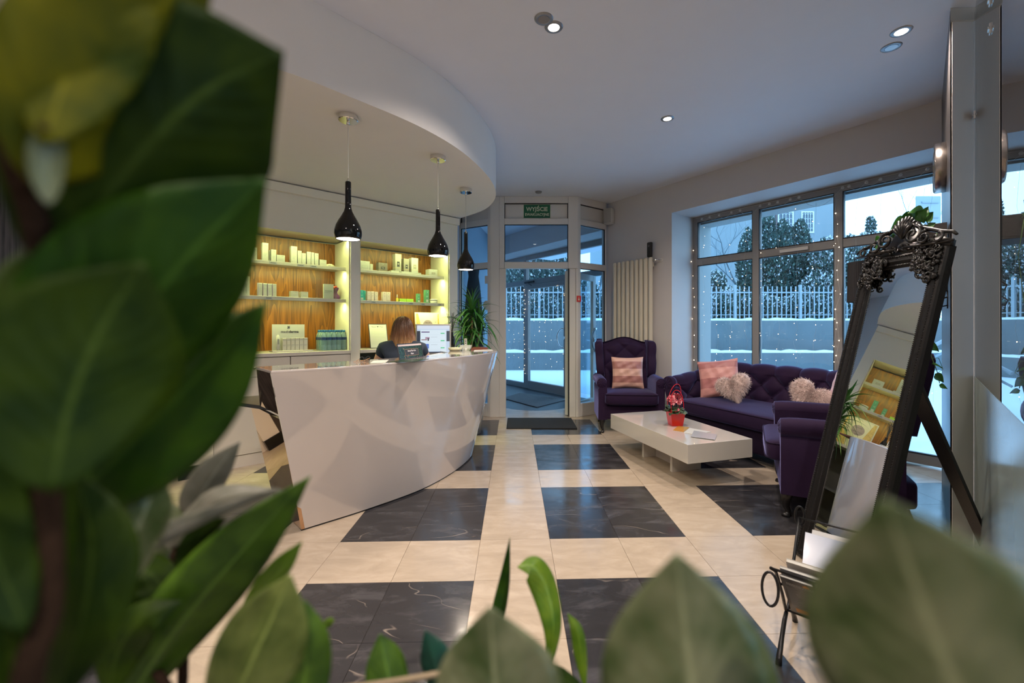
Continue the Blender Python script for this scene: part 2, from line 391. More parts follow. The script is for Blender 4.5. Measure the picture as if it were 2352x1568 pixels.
# glazing: window_1 = the big window, window_2 = front of the vestibule
def bars(mb, x0, x1, z0, z1, y0, y1, mull, trans, w_=.07):
    mb.box(x0, x1, y0, y1, z0, z0+w_); mb.box(x0, x1, y0, y1, z1-w_, z1)
    mb.box(x0, x0+w_, y0, y1, z0+w_, z1-w_); mb.box(x1-w_, x1, y0, y1, z0+w_, z1-w_)
m1 = win_t(1736, GN); m2 = win_t(1926, GN); x0 = TJ; x1 = 3.62; Z0, Z1 = .02, SOF
TR0, TR1 = 2.015, 2.10
win = bpy.data.objects.new('window_1', None); COL.objects.link(win); struct(win); win.location = (WX, WY, 0); win.rotation_euler = (0, 0, W_ROT)
fb = MB()
fb.box(x0, x1, GN, GN+.07, Z0, Z0+.09); fb.box(x0, x1, GN, GN+.07, Z1-.07, Z1)
xs = [x0+.035, m1, m2, x1-.05]
fb.box(x0, x0+.065, GN, GN+.07, Z0+.09, Z1-.07); fb.box(x1-.1, x1, GN, GN+.07, Z0+.09, Z1-.07)
for mm in (m1, m2): fb.box(mm-.036, mm+.036, GN-.01, GN+.07, Z0+.09, Z1-.07)
edges = [(x0+.065, m1-.036), (m1+.036, m2-.036), (m2+.036, x1-.1)]
for a, c in edges: fb.box(a, c, GN, GN+.07, TR0, TR1)
fb.build('window_frame', M['grey_frame'], win, bevel=.004)
for a, c in edges:
    for z0, z1 in ((Z0+.09, TR0), (TR1, Z1-.07)):
        g = MB(); g.box(a-.004, c+.004, GN+.04, GN+.052, z0-.004, z1+.004); g.build('pane', M['glass'], win)
        g = MB(); gk = .008                                   # black gasket around each pane
        g.box(a, a+gk, GN-.004, GN+.03, z0, z1); g.box(c-gk, c, GN-.004, GN+.03, z0, z1); g.box(a+gk, c-gk, GN-.004, GN+.03, z0, z0+gk); g.box(a+gk, c-gk, GN-.004, GN+.03, z1-gk, z1)
        g.build('gasket', M['black'], win)
tv = MB(); v0, v1 = win_t(1793, GN), win_t(1858, GN)
tv.box(v0, v1, GN-.03, GN, TR0+.022, TR0+.055); tv.box(v0+.01, v1-.01, GN-.034, GN-.03, TR0+.044, TR0+.05)
tv.build('trickle_vent', M['white_frame'], win, bevel=.003)

# vestibule front with its outer door
vs = bpy.data.objects.new('window_2', None); COL.objects.link(vs); struct(vs); vs.location = (WX, WY, 0); vs.rotation_euler = (0, 0, W_ROT)
dm = win_t(1206, GN); dr = win_t(1304, GN); VX0, VX1 = -3.9, -.08
fb = MB()
fb.box(VX0, VX1, GN, GN+.07, Z1-.09, Z1); fb.box(VX0, VX1, GN, GN+.07, 2.06, 2.16)
fb.box(VX0, dm-.05, GN, GN+.07, 0, .1)
for mm in (VX0+.04, dm, dr+.03, VX1-.04): fb.box(mm-.045, mm+.045, GN-.005, GN+.07, 0, Z1)
fb.build('window_frame', M['grey_frame'], vs, bevel=.004)
for a, c in ((VX0+.085, dm-.045), (dm+.045, dr-.015), (dr+.075, VX1-.085)):
    for z0, z1 in ((.1, 2.06), (2.16, Z1-.09)):
        if a > dm and a < dr-.1 and z0 < 1: continue
        g = MB(); g.box(a, c, GN+.03, GN+.042, z0, z1); g.build('pane', M['glass'], vs)
dd = bpy.data.objects.new('door_2', None); COL.objects.link(dd); struct(dd); dd.location = (WX, WY, 0); dd.rotation_euler = (0, 0, W_ROT)
a, c = dm+.05, dr-.02
fb = MB(); fb.box(a, a+.07, GN-.02, GN+.05, .01, 2.05); fb.box(c-.07, c, GN-.02, GN+.05, .01, 2.05); fb.box(a+.07, c-.07, GN-.02, GN+.05, 1.97, 2.05); fb.box(a+.07, c-.07, GN-.02, GN+.05, .01, .16)
fb.build('door_frame', M['grey_frame'], dd, bevel=.004)
g = MB(); g.box(a+.07, c-.07, GN+.01, GN+.02, .16, 1.97); g.build('pane', M['glass'], dd)
def d_handle(parent, x, y, z, s=.17, m_=None, flip=-1, ay=0):
    t = MB(); pts = []
    for k in range(17):
        an = PI*(.5+k/16); pts.append((x+flip*-math.cos(an)*s*.95*1.0, y-.05, z+math.sin(an)*s))
    pts = [(x, y, z+s)]+pts+[(x, y, z-s)]
    t.tube(pts, .013, 8); t.box(x-.02, x+.02, y-.012, y+.0, z-.03, z+.03)
    return t.build('door_handle', M['chrome'], parent, smooth=True)
d_handle(dd, c-.03, GN-.02, 1.03)
b = MB(); b.tube([(a+.02, GN-.05, 2.1), (a+.32, GN-.06, 2.1)], .022, 8); b.tube([(a+.1, GN-.07, 2.1), (a+.35, GN-.14, 2.02)], .008, 6)
b.build('door_closer', M['black'], dd)

# ---- inner glazed screen of the vestibule: door wall in front, a slanted panel on each side
def screen(name, loc, rz, L_, cols, rows, depth=.07, m_=None):
    """frame bars given as boxes in x,z; panes as boxes"""
    o = bpy.data.objects.new(name, None); COL.objects.link(o); struct(o); o.location = loc; o.rotation_euler = (0, 0, rz)
    return o
YD = 5.85
XL0, XL1, XR0, XR1 = -.50, -.29, .561, .69
ZT = [0, .18, 2.025, 2.11, 2.62, 2.70, 2.905, CEIL]
s0 = screen('wall_entrance', (0, YD, 0), 0, 0, 0, 0)
fb = MB()
fb.box(XL0, XL0+.12, 0, .09, 0, CEIL); fb.box(XL0+.12, XL1, .012, .08, 0, 2.02); fb.box(XL0+.12, XL1-.02, .006, .085, 2.02, CEIL)
fb.box(XR0+.012, XR1-.03, .012, .08, 0, 2.02); fb.box(XR0-.005, XR1, .0, .09, 2.02, CEIL); fb.box(XR1-.03, XR1, 0, .09, 0, 2.02)
fb.box(XL1-.02, XR0-.005, 0, .085, 2.02, 2.11); fb.box(XL1-.02, XR0-.005, 0, .085, 2.62, 2.70); fb.box(XL1-.02, XR0-.005, 0, .085, 2.91, CEIL)
fb.build('screen_frame', M['white_frame'], s0, bevel=.006)
g = MB(); g.box(XL1-.02, XR0-.005, .04, .055, 2.70, 2.91); g.build('infill_panel', M['white_frame'], s0)
g = MB(); g.box(XL1-.02, XR0-.005, .04, .05, 2.11, 2.62); g.build('pane', M['glass_in'], s0)
g = MB()
for (a_, b_, c_2, d_2) in ((2.11, 2.62, .008, 0), (2.70, 2.91, .005, 0)):
    g.box(XL1-.02, XL1-.012, .02, .04, a_, b_); g.box(XR0-.013, XR0-.005, .02, .04, a_, b_); g.box(XL1-.02, XR0-.005, .02, .04, b_-.008, b_); g.box(XL1-.02, XR0-.005, .02, .04, a_, a_+.004)
g.box(XR0-.004, XR0+.012, .02, .07, .02, 2.02)
g.build('gasket', M['black'], s0)
def side(name, p0, p1, right):
    v = p1-p0; L_ = v.length; rz = math.atan2(v.y, v.x)
    o = screen(name, p0, rz, 0, 0, 0, 0)
    fb = MB(); y0, y1 = (0, .08)
    e = .05; e2 = .02
    fb.box(0, e if right else e2, y0, y1, 0, CEIL); fb.box(L_-(e2 if right else e), L_, y0, y1, 0, CEIL)
    xa, xb = (e, L_-e2) if right else (e2, L_-e)
    for z0, z1 in ((0, .18), (2.025, 2.11), (2.62, 2.70), (2.905, CEIL)): fb.box(xa, xb, y0, y1, z0, z1)
    fb.build('screen_frame', M['white_frame'], o, bevel=.006)
    for z0, z1, mm in ((.18, 2.025, 'glass_in'), (2.11, 2.62, 'glass_in'), (2.70, 2.905, 'white_frame')):
        g = MB(); g.box(xa, xb, .035, .045, z0, z1); g.build('pane' if mm != 'white_frame' else 'infill_panel', M[mm], o)
        g = MB(); g.box(xa, xb, .02, .035, z1-.008, z1); g.box(xb-.007 if right else xa, xb if right else xa+.007, .02, .035, z0, z1); g.build('gasket', M['black'], o)
    return o
side('wall_entrance_right', Vector((XR1, YD+.0, 0)), Vector((WX-.03, WY-.02, 0)), True)
PL = Vector((-.97, 6.12, 0))
side('wall_entrance_left', PL, Vector((XL0, YD, 0)), False)
# wall strip between the shelf unit and the slanted panel, and the vestibule's own side wall
M['blue_wall'] = mat('vestibule_paint', (.42, .50, .58), .6)
b = MB(); q0 = spt(2.19, .0); q1 = PL
b.prism([(q0.x, q0.y), (q1.x, q1.y), (q1.x-.1, q1.y+.12), (q0.x-.25, q0.y+.25)], 0, CEIL); struct(b.build('wall_strip', M['wall']))
b = MB(); b.prism([(-1.0, 6.14), (-.66, 9.2), (-.8, 9.9), (-1.15, 6.14)], 0, CEIL); struct(b.build('wall_vestibule', M['blue_wall']))

# inner door leaf standing open inside the vestibule
hx, hy = XR0+.0, YD+.09; lx, ly = 1.045, 6.56
dv = Vector((lx-hx, ly-hy, 0)); DL = dv.length
dl = bpy.data.objects.new('door_1', None); COL.objects.link(dl); struct(dl); dl.location = (hx, hy, 0); dl.rotation_euler = (0, 0, math.atan2(dv.y, dv.x))
fb = MB(); fb.box(0, .085, 0, .05, .01, 2.0); fb.box(DL-.085, DL, 0, .05, .01, 2.0); fb.box(.085, DL-.085, 0, .05, 1.91, 2.0); fb.box(.085, DL-.085, 0, .05, .01, .16)
fb.build('door_frame', M['white_frame'], dl, bevel=.004)
g = MB(); g.box(.085, DL-.085, .02, .028, .16, 1.91); g.build('pane', M['glass_in'], dl)
d_handle(dl, DL-.05, 0, 1.03, flip=-1)

# right-hand wall: dark brushed paper, then a white door post and a reflecting glass partition
RC = Vector((3.228, 3.357, 0)); RE = Vector((2.37, 2.405, 0)); RD = (RE-RC).normalized(); RNm = Vector((RD.y, -RD.x, 0))   # RNm points into the wall (away from the room)
if RNm.x < 0: RNm = -RNm
def poly(pts): return [(p.x, p.y) for p in pts]
b = MB(); b.prism(poly([RC, RE+Vector((.0, .01, 0)), RE+Vector((.16, .14, 0)), RC+Vector((.3, 0, 0))]), 0, CEIL); struct(b.build('wall_right', M['dark_wall']))
P1 = RE; P2 = Vector(((2237-CX)/F*2.40, 2.40, 0)); P3 = Vector(((2284-CX)/F*2.36, 2.36, 0))
M['post'] = mat('post_paint', (.86, .80, .76), .35)
dp = bpy.data.objects.new('door_3', None); COL.objects.link(dp); struct(dp)
up_ = -RD*.12
b = MB(); b.prism(poly([P1, P2-Vector((.002, 0, 0)), P2+up_, P1+up_]), 0, CEIL-.002); b.build('door_post', M['post'], dp, bevel=.004)
gd = Vector((-.677, -.736, 0)).normalized(); gn = Vector((gd.y, -gd.x, 0)); gn = gn if gn.x > 0 else -gn
b = MB(); b.prism(poly([P1+Vector((-.02, -.012, 0)), P2+Vector((.0, -.012, 0)), P2+Vector((.0, .06, 0)), P1+up_*.9]), 2.93, CEIL-.001); b.build('head_rail', M['white_lac'], dp)
P4 = P2+gn*.001+Vector((0, .0, 0)); PE2 = P4+gd*2.7
b = MB(); b.prism(poly([P4, PE2, PE2+gn*.008, P4+gn*.008]), .0, 2.97); b.build('pane', M['partition'], dp)
M['frost'] = mat('frosted_film', (.30, .38, .37), .16, spec=.5)
b = MB(); b.prism(poly([P4-gn*.0002, PE2-gn*.0002, PE2-gn*.001, P4-gn*.001]), .02, .955); b.build('frosted_film', M['frost'], dp)
for dd_, z_ in ((.02, 2.40), (.80, 2.48), (.80, 2.60)):
    p = P2+gd*dd_+Vector((0, 0, z_)); b = MB(); b.box(-.012, .012, -.004, .012, -.022, .022); b.box(-.016, .016, -.008, -.002, -.006, .006)
    b.build('hinge', M['chrome'], dp, loc=p, bevel=.002, rz=math.atan2(gd.y, gd.x))
b = MB(); b.prism(poly([P2+gn*.75, PE2+gn*.75, PE2+gn*.85, P2+gn*.85]), 0, CEIL); struct(b.build('wall_side_room', M['wall']))
b = MB(); b.prism(poly([P2+up_, P2+gn*.85+up_, P2+gn*.85+up_*1.6, P2+up_*1.6]), 0, CEIL); struct(b.build('wall_side_room_end', M['wall']))

# ================================================================ ceiling bulkhead over the reception (curved edge)
def catmull(pts, n=8):
    out = []; P_ = [Vector(p) for p in pts]; P_ = [P_[0]*2-P_[1]]+P_+[P_[-1]*2-P_[-2]]
    for i in range(1, len(P_)-2):
        a, b2, c2, d = P_[i-1:i+3]
        for k in range(n):
            t = k/n
            out.append(.5*((2*b2)+(c2-a)*t+(2*a-5*b2+4*c2-d)*t*t+(3*b2-a-3*c2+d)*t**3))
    out.append(P_[-2]); return out
BZ = 2.56
edge = catmull([(-4.5, 1.0, 0), (-3.2, 1.22, 0), (-2.2, 1.62, 0), (-1.62, 1.98, 0), (-1.26, 2.25, 0), (-1.03, 2.49, 0), (-.72, 2.86, 0), (-.495, 3.28, 0), (-.35, 3.80, 0), (-.31, 4.25, 0), (-.37, 4.62, 0), (-.52, 4.95, 0), (-.84, 5.31, 0)], 6)
q1 = spt(2.19, .6); q2 = spt(-2.6, .6)
pb = [(p.x, p.y) for p in edge]+[(q1.x, q1.y), (q2.x, q2.y)]
b = MB(); b.prism(pb, BZ, CEIL-.001)
bk = struct(b.build('ceiling_bulkhead', M['soffit']))
for i, p in enumerate(bk.data.polygons):
    p.use_smooth = abs(p.normal.z) < .5 and p.area < .3
for e in bk.data.edges:
    pass
md = bk.modifiers.new('es', 'EDGE_SPLIT'); md.split_angle = math.radians(35)
# ================================================================ outside, seen through the glass
g = MB(); g.prism([(p.x, p.y) for p in (wpt(-7, .61), wpt(7, .61))]+[(20, 5), (34, 40), (-14, 40), (-9, 12)][0:4], -.3, -.05)
ground = struct(g.build('ground_snow', M['snow']))
def lump(u, amp=.03): return amp*(math.sin(u*2.1)+.6*math.sin(u*5.3+1)+.4*math.sin(u*11.7+2))
def retaining(name, y0, y1, ztop, x0, x1):
    b = MB(); b.box(x0, x1, y0, y1, -.2, ztop); o = struct(b.build(name, M['concrete']))
    s_ = MB()
    def fn(u, v):
        x = x0+(x1-x0)*u; a = PI*v
        return (x, (y0+y1)/2-math.cos(a)*(y1-y0)*.5, ztop+max(0.0, math.sin(a))*(.055+abs(lump(x, .03))))
    s_.grid(fn, 220, 7); stuff(s_.build('snow_cap', M['snow'], o, smooth=True)); return o
retaining('wall_terrace_low', 12.7, 12.95, .46, -6, 22)
b = MB(); b.box(-6, 22, 12.95, 13.4, -.2, .30); struct(b.build('ground_bed', M['snow']))
retaining('wall_terrace_high', 13.4, 13.62, 1.42, -6, 24)
b = MB(); b.box(-14, 34, 13.62, 40, -.2, 1.40); struct(b.build('ground_garden', M['snow']))
# picket fence on the upper wall
fe = thing('railing_fence', 'pale steel picket fence on the snowy upper terrace wall outside', 'fence', (0, 13.5, 1.42))
b = MB(); b.box(-5, 20, -.02, .02, .86, .90); b.build('rail', M['fence'], fe)
b = MB(); b.box(-5, 20, -.01, .01, .17, .19); b.build('rail', M['fence'], fe)
b = MB(); b.box(-.014, .014, -.014, .014, 0, 1.05); pk = bpy.data.meshes.new('picket'); pk.from_pydata(b.v, [], b.f); pk.materials.append(M['fence'])
b = MB(); b.box(-.036, .036, -.036, .036, 0, 1.10); ps = bpy.data.meshes.new('post'); ps.from_pydata(b.v, [], b.f); ps.materials.append(M['fence'])
npk = 0
for k in range(-3, 128):
    x = -.5+k*.146
    vis = (-.8 < x < 2.6) or (4.9 < x < 12.6)
    if not vis: continue
    if k % 14 == 6: shared('post', ps, None, fe, (x, 0, .02))
    else: shared('picket', pk, None, fe, (x, 0, .02)); npk += 1
# fir / cypress foliage
M['fir'] = mat('fir_green', (.030, .060, .052), .8, var=.4, vscale=3)
M['fir2'] = mat('fir_green_pale', (.05, .10, .08), .8, var=.4)
M['bark'] = mat('bark', (.05, .045, .04), .9, var=.3)
def tufts(mb, c, r, n, sz, snow=.3, lean=.35, inner=.72):
    for k in range(n):
        a = random.uniform(0, 2*PI); z = random.uniform(-1, 1); q = math.sqrt(1-z*z); d = Vector((math.cos(a)*q, math.sin(a)*q, z))
        if d.y > .55: continue
        rr = random.uniform(inner, 1.06)
        p = Vector((c[0]+d.x*r[0]*rr, c[1]+d.y*r[1]*rr, c[2]+d.z*r[2]*rr))
        mb.mi = 1 if random.random() < snow*(.55+.6*max(0, d.z)+.2) else (2 if random.random() < .3 else 0)
        up = (d*lean+Vector((0, 0, 1))*random.uniform(.2, 1)+Vector((random.uniform(-.6, .6), random.uniform(-.6, .6), 0))).normalized()
        s_ = up.cross(Vector((random.uniform(-1, 1), random.uniform(-1, 1), random.uniform(-1, 1)))).normalized()
        l = sz*random.uniform(.6, 1.5); w_ = l*.42
        if mb.mi == 1: p = p+Vector((0, 0, .02)); w_ *= .8; l *= .7
        mb.add([p-up*l*.3, p+s_*w_, p+up*l, p-s_*w_], [(0, 1, 2, 3)])
def conifer(name, label, blobs, n, sz, snow, trunk=None, cat='tree'):
    base = blobs[0][0]
    t = thing(name, label, cat, (base[0], base[1], 1.40), group=None)
    o = Vector((base[0], base[1], 1.40)); mb = MB()
    for c, r, k in blobs: tufts(mb, Vector(c)-o, r, int(n*k*1.9), sz*.62, snow)
    stuff(mb.build('foliage', [M['fir'], M['snow'], M['fir2']], t))
    core = MB()
    for c, r, k in blobs:
        q = Vector(c)-o; core.sphere((q.x, q.y, q.z), 1, 10, 8, (r[0]*.74, r[1]*.74, r[2]*.78))
    core.build('inner_branches', M['fir'], t)
    tr = MB(); tr.tube([(0, 0, -.05), (0, 0, max(.4, base[2]-1.4))], .09, 6); tr.build('trunk', M['bark'], t)
    return t
def pz(px, py, Y): return (at(px, py, Y).x, Y, at(px, py, Y).z)
def blob(px, py, w_, h_, Y, k): p = at(px, py, Y); s_ = Y/F; return ((p.x, p.y, p.z), (w_*s_, min(w_*s_, .7), h_*s_), k)
conifer('cypress_tree', 'big clipped snow-dusted cypress with several tops behind the fence', [
    blob(1790, 655, 82, 92, 16.2, 1.0), blob(1718, 640, 24, 112, 16.0, .45), blob(1764, 575, 19, 84, 16.0, .35), blob(1798, 580, 19, 72, 15.9, .35), blob(1838, 590, 21, 82, 15.9, .4), blob(1742, 590, 19, 76, 16.1, .35), blob(1818, 590, 16, 66, 16, .25)], 7000, .12, .13)
conifer('snowy_fir', 'loose snow-laden fir filling the middle pane edge right of the cypress', [
    blob(1905, 620, 42, 72, 15.2, 1.0), blob(1885, 680, 44, 54, 15, .8), blob(1950, 610, 46, 66, 15.4, .9), blob(2000, 640, 60, 66, 15.6, 1), blob(2075, 640, 70, 66, 15.8, 1), blob(2120, 610, 40, 50, 15.9, .5)], 3600, .13, .40)
conifer('small_pine', 'small snow-covered pine in front of the pale house, left pane', [
    blob(1640, 650, 24, 26, 15.0, 1), blob(1662, 682, 28, 24, 15.0, .7), blob(1618, 684, 22, 22, 15.0, .6), blob(1640, 700, 40, 22, 15.0, .8)], 1800, .12, .5)
conifer('shrub_bank', 'long bank of low snowy shrubs just behind the picket fence', [
    blob(1640, 715, 60, 34, 14.6, 1.3), blob(1740, 715, 70, 36, 14.6, 1.3), blob(1850, 715, 80, 38, 14.6, 1.5), blob(1960, 712, 70, 42, 14.6, 1.3), blob(2060, 710, 80, 46, 14.6, 1.3), blob(1350, 715, 80, 36, 14.6, 1.2), blob(1230, 715, 90, 36, 14.6, 1.2), blob(1150, 712, 60, 40, 14.6, .8)], 2400, .11, .30, cat='shrub')
conifer('dark_yew', 'tall dark yew seen through the top pane of the entrance', [
    blob(1225, 640, 60, 85, 15.5, 1.2), blob(1170, 640, 40, 90, 15.6, .8), blob(1280, 655, 46, 75, 15.2, .9), blob(1340, 690, 40, 45, 15.0, .5)], 3800, .13, .22)
conifer('distant_fir', 'distant pointed fir on the skyline in the right-hand pane', [
    blob(2000, 520, 9, 22, 24, .5), blob(2000, 560, 26, 30, 24, .8), blob(2060, 560, 40, 26, 24, .8)], 900, .16, .3)
# leafless trees
def bare(name, label, p0, h, n=5, seed=1, lean=0):
    rnd = random.Random(seed); t = thing(name, label, 'tree', p0); mb = MB()
    def br(p, d, L_, r, k):
        pts = [p]; q = p; dd = d.copy()
        for i in range(3):
            dd = (dd+Vector((rnd.uniform(-.25, .25), rnd.uniform(-.2, .2), rnd.uniform(-.05, .2)))).normalized(); q = q+dd*(L_/3); pts.append(q)
        mb.tube(pts, [r, r*.85, r*.7, r*.5], 4, cap=False)
        if k:
            for i in range(3):
                nd = (dd+Vector((rnd.uniform(-.9, .9), rnd.uniform(-.6, .6), rnd.uniform(-.2, .5)))).normalized()
                br(pts[1+i % 3], nd, L_*.68, r*.5, k-1)
    br(Vector((0, 0, 0)), Vector((lean, 0, 1)), h*.42, .05, n); mb.build('branches', M['twig'], t); return t
M['twig'] = mat('snowy_twig', (.10, .13, .15), .9, var=.5, vscale=20)
bare('bare_tree', 'thin leafless tree in front of the pale house, left pane', (at(1700, 0, 17.5).x, 17.5, 1.4), 5.6, 5, 3)
bare('bare_tree', 'thin leafless tree against the white sky, right pane', (at(2110, 0, 20).x, 20, 1.4), 6.4, 5, 5)
bare('bare_tree', 'snowy leafless tree seen through the right slanted entrance pane', (at(1375, 0, 16).x, 16, 1.4), 7.2, 5, 9)
bare('bare_tree', 'leaning leafless tree behind the pale road sign', (at(2160, 0, 15).x, 15, 1.4), 5.2, 4, 12, -.25)
# house
hs = thing('apartment_house', 'pale rendered house with two barred windows behind the cypress', 'house', (13.6, 26, 1.4))
HX0, HX1 = at(1400, 0, 26).x-13.6, at(1926, 0, 26).x-13.6
b = MB(); b.box(HX0, HX1, 0, 8, 0, 14); b.build('facade', M['render_wall'], hs)
b = MB(); b.tube([(at(1783, 0, 25.9).x-13.6, -.1, 0), (at(1783, 0, 25.9).x-13.6, -.1, 13.5)], .06, 6); b.build('downpipe', flat((.10, .07, .07)), hs)
M['pane_far'] = mat('house_pane', (.08, .11, .14), .1)
for a_, c_2 in ((1783+3, 1822), (1840, 1869)):
    xa, xb = at(a_, 0, 26).x-13.6, at(c_2, 0, 26).x-13.6; zb, zt = at(0, 532, 26).z-1.4, at(0, 488, 26).z-1.4
    b = MB(); b.box(xa, xb, -.06, .02, zb-.08, zb); b.box(xa, xb, -.04, .02, zt, zt+.07); b.box(xa, xa+.07, -.04, .02, zb, zt); b.box(xb-.07, xb, -.04, .02, zb, zt)
    f = b.build('window', M['snow'], hs)
    b = MB(); b.box(xa+.07, xb-.07, -.02, .0, zb, zt); b.build('pane', M['pane_far'], f)
    b = MB(); n_ = 4
    for k in range(1, n_): x = xa+.07+(xb-xa-.14)*k/n_; b.tube([(x, -.05, zb), (x, -.05, zt)], .016, 4)
    for k in range(4):
        z = zb+(zt-zb)*(k+.5)/4
        for q in range(n_):
            x = xa+.07+(xb-xa-.14)*q/n_; w_ = (xb-xa-.14)/n_; b.tube([(x, -.05, z), (x+w_/2, -.05, z+.08), (x+w_, -.05, z)], .011, 4, cap=False)
    b.build('grille', M['snow'], f)
# road sign seen from behind
p = at(2132, 480, 9.0); sg = thing('road_sign', 'grey back of a road sign beyond the right-hand pane', 'sign', (p.x, p.y, -.05))
b = MB(); b.box(-.26, .26, -.01, .01, p.z-.24, p.z+.32); b.build('sign_plate', flat((.28, .33, .38)), sg, bevel=.03)
b = MB(); b.tube([(0, .04, 0), (0, .04, p.z+.3)], .03, 8); b.build('post', M['fence'], sg)
b = MB(); b.box(-.15, .2, -.03, -.01, p.z-.14, p.z-.11); b.build('bracket', M['fence'], sg); b = MB(); b.box(-.15, .2, -.03, -.01, p.z+.17, p.z+.2); b.build('bracket', M['fence'], sg)
# stair railing outside, right of the mirror
p = at(2150, 780, 5.6); rl = thing('stair_railing', 'steel stair handrail outside, between the mirror and the dark wall', 'railing', (p.x, p.y, -.05))
b = MB(); b.tube([(-.6, 0, .75), (.5, -.1, 1.35)], .025, 8); b.build('handrail', M['fence'], rl)
b = MB(); b.tube([(-.6, 0, .60), (.5, -.1, 1.2)], .015, 8); b.build('rail', M['fence'], rl)
for x in (-.5, .4):
    b = MB(); b.tube([(x, -.05, 0), (x, -.05, .82+(x+.5)*.55)], .018, 8); b.build('post', M['fence'], rl)
# entrance canopy with a tube lamp
cn = MB(); cn.prism([(p.x, p.y) for p in (wpt(-3.9, .62), wpt(-.75, .62), wpt(-.75, 2.1), wpt(-3.9, 2.1))], 2.86, 3.05)
cn = cn.build('entrance_canopy', M['ceil']); tag(cn, 'flat canopy roof outside above the entrance door', 'canopy')
lp = thing('tube_lamp', 'white tube lamp under the canopy outside the door', 'lamp', wpt(-1.75, 1.25, 2.86), W_ROT)
b = MB(); b.box(-.5, .5, -.05, .05, -.06, 0); b.build('housing', M['white_frame'], lp)
b = MB(); b.tube([(-.47, 0, -.07), (.47, 0, -.07)], .02, 8); b.build('tube', mat('tube_glow', (1, 1, 1), emit=(.8, .95, 1), es=2.5), lp)
# outer reveal of the big window (stone jamb and lintel)
M['jamb'] = mat('outer_jamb', (.33, .36, .36), .8, bump=.1)
b = MB(); b.box(TJ-.0, TJ+.05, GN+.08, GN+.33, 0, 2.6); b.box(TJ, 3.9, GN+.08, GN+.33, 2.55, 2.9)
o = b.build('trim_1', M['jamb'], None, loc=(WX, WY, 0), rz=W_ROT); struct(o)

# ---------------------------------------------------------------- fairy-light curtains on the glass
def fairy(label, t0, t1, z0, z1, n, n_off, dense=None, hooks=(), seed=3, rad=.0042):
    rnd = random.Random(seed)
    o = thing('fairy_lights', label, 'string lights', (WX, WY, 0), W_ROT, 'fairy-light curtains')
    bl = MB(); wr = MB(); nst = max(3, int((t1-t0)/.17))
    for k in range(nst):
        x = t0+(t1-t0)*(k+.5)/nst; pts = []; z = z1
        while z > z0:
            pts.append((x+rnd.uniform(-.025, .025), n_off+rnd.uniform(-.008, .004), z)); z -= .16
        if len(pts) > 1: wr.tube(pts, .0007, 3, cap=False)
        m_ = n//nst
        for q in range(m_):
            z = rnd.uniform(z0, z1); bl.sphere((x+rnd.uniform(-.02, .02), n_off, z), rad*rnd.uniform(.55, 1.1), 6, 4)
    if dense:
        for x, za, zb, k in dense:
            z = za; pts = []
            while z < zb:
                xx = x+rnd.uniform(-.03, .03); bl.sphere((xx, n_off-.015, z), rad*rnd.uniform(.8, 1.6), 6, 4); pts.append((xx, n_off-.01, z)); z += (zb-za)/k*rnd.uniform(.6, 1.3)
            wr.tube(pts, .001, 3, cap=False)
    wr.build('wire', flat((.55, .56, .55), .3), o)
    stuff(bl.build('bulbs', M['fairy'], o))
    for k, (hx_, hz_) in enumerate(hooks):
        b = MB(); b.lathe([(.0, -.004), (.016, -.003), (.014, .003), (.006, .008), (.004, .016), (0, .018)], 10)
        for i, v in enumerate(b.v): b.v[i] = (v[0]+hx_, GN-v[2]-.002, v[1]+hz_)
        b.build('suction_hook', M['plain_hook'], o)
    return o
M['plain_hook'] = mat('milky_plastic', (.6, .62, .62), .3)
hk = [(win_t(x, GN), 2.605) for x in (1612, 1630, 1652, 1680, 1700, 1746, 1767, 1786, 1815, 1835, 1935, 1950, 1990, 2022, 2068, 2130)]
f1 = fairy('fairy-light curtain strung across the big window above the sofa', TJ+.08, 3.45, .5, 2.5, 130, GN-.03, dense=[(m2+.01, .7, 2.45, 12), (TJ+.02, .8, 2.3, 9)], hooks=hk)
sw = MB()
for a_, c_2 in zip(hk[:-1], hk[1:]):
    pts = [(a_[0]+(c_2[0]-a_[0])*k/8, GN-.02, 2.60-math.sin(PI*k/8)*.35*(c_2[0]-a_[0])) for k in range(9)]; sw.tube(pts, .0012, 4, cap=False)
sw.tube([(TJ, GN-.015, 2.62), (3.5, GN-.015, 2.62)], .002, 4); sw.build('cable', flat((.5, .5, .48), .3), f1)
fairy('fairy-light curtain hanging around the outer entrance door', VX0+.6, VX1-.1, .35, 2.0, 130, GN-.03, dense=[(dm+.04, .3, 2.0, 16), (dr+.33, .7, 2.1, 8)], seed=8)
# ================================================================ built-in wall with two lit shelf bays (frame: x along the wall, y into it)
SROT = S_ROT; SLOC = (SX0, SY0, 0)
T_P0, T_L0, T_L1, T_R0, T_R1, T_E = -.48, -.256, .89, .985, 2.075, 2.19
BD = .42                                    # depth of a bay
OPT = 2.125                                 # top of the openings
def sb(mb, name, m_, parent=None, **k): return mb.build(name, m_, parent, loc=None if parent else SLOC, rz=None if parent else SROT, **k)
b = MB(); b.box(T_P0, T_E, 0, BD+.08, OPT+.03, BZ-.001); b.box(T_P0, T_E, 0, .02, OPT, OPT+.03); o = struct(sb(b, 'wall_reception', M['fascia']))
b = MB(); b.box(T_P0, T_E, -.05, 0, BZ-.09, BZ-.012); sb(b, 'cove_board', M['fascia'], o, bevel=.003)
b = MB(); b.box(T_L0-.08, T_L0, .0, BD+.08, 0, OPT); b.box(T_L1, T_R0, 0, BD+.08, .0, OPT); b.box(T_R1, T_E, 0, BD+.08, 0, OPT)
struct(sb(b, 'wall_reception_piers', M['fascia']))
b = MB(); b.box(T_P0, T_L0-.08, -.045, 1.2, 0, BZ-.001); struct(sb(b, 'wall_reception_end', M['fascia']))
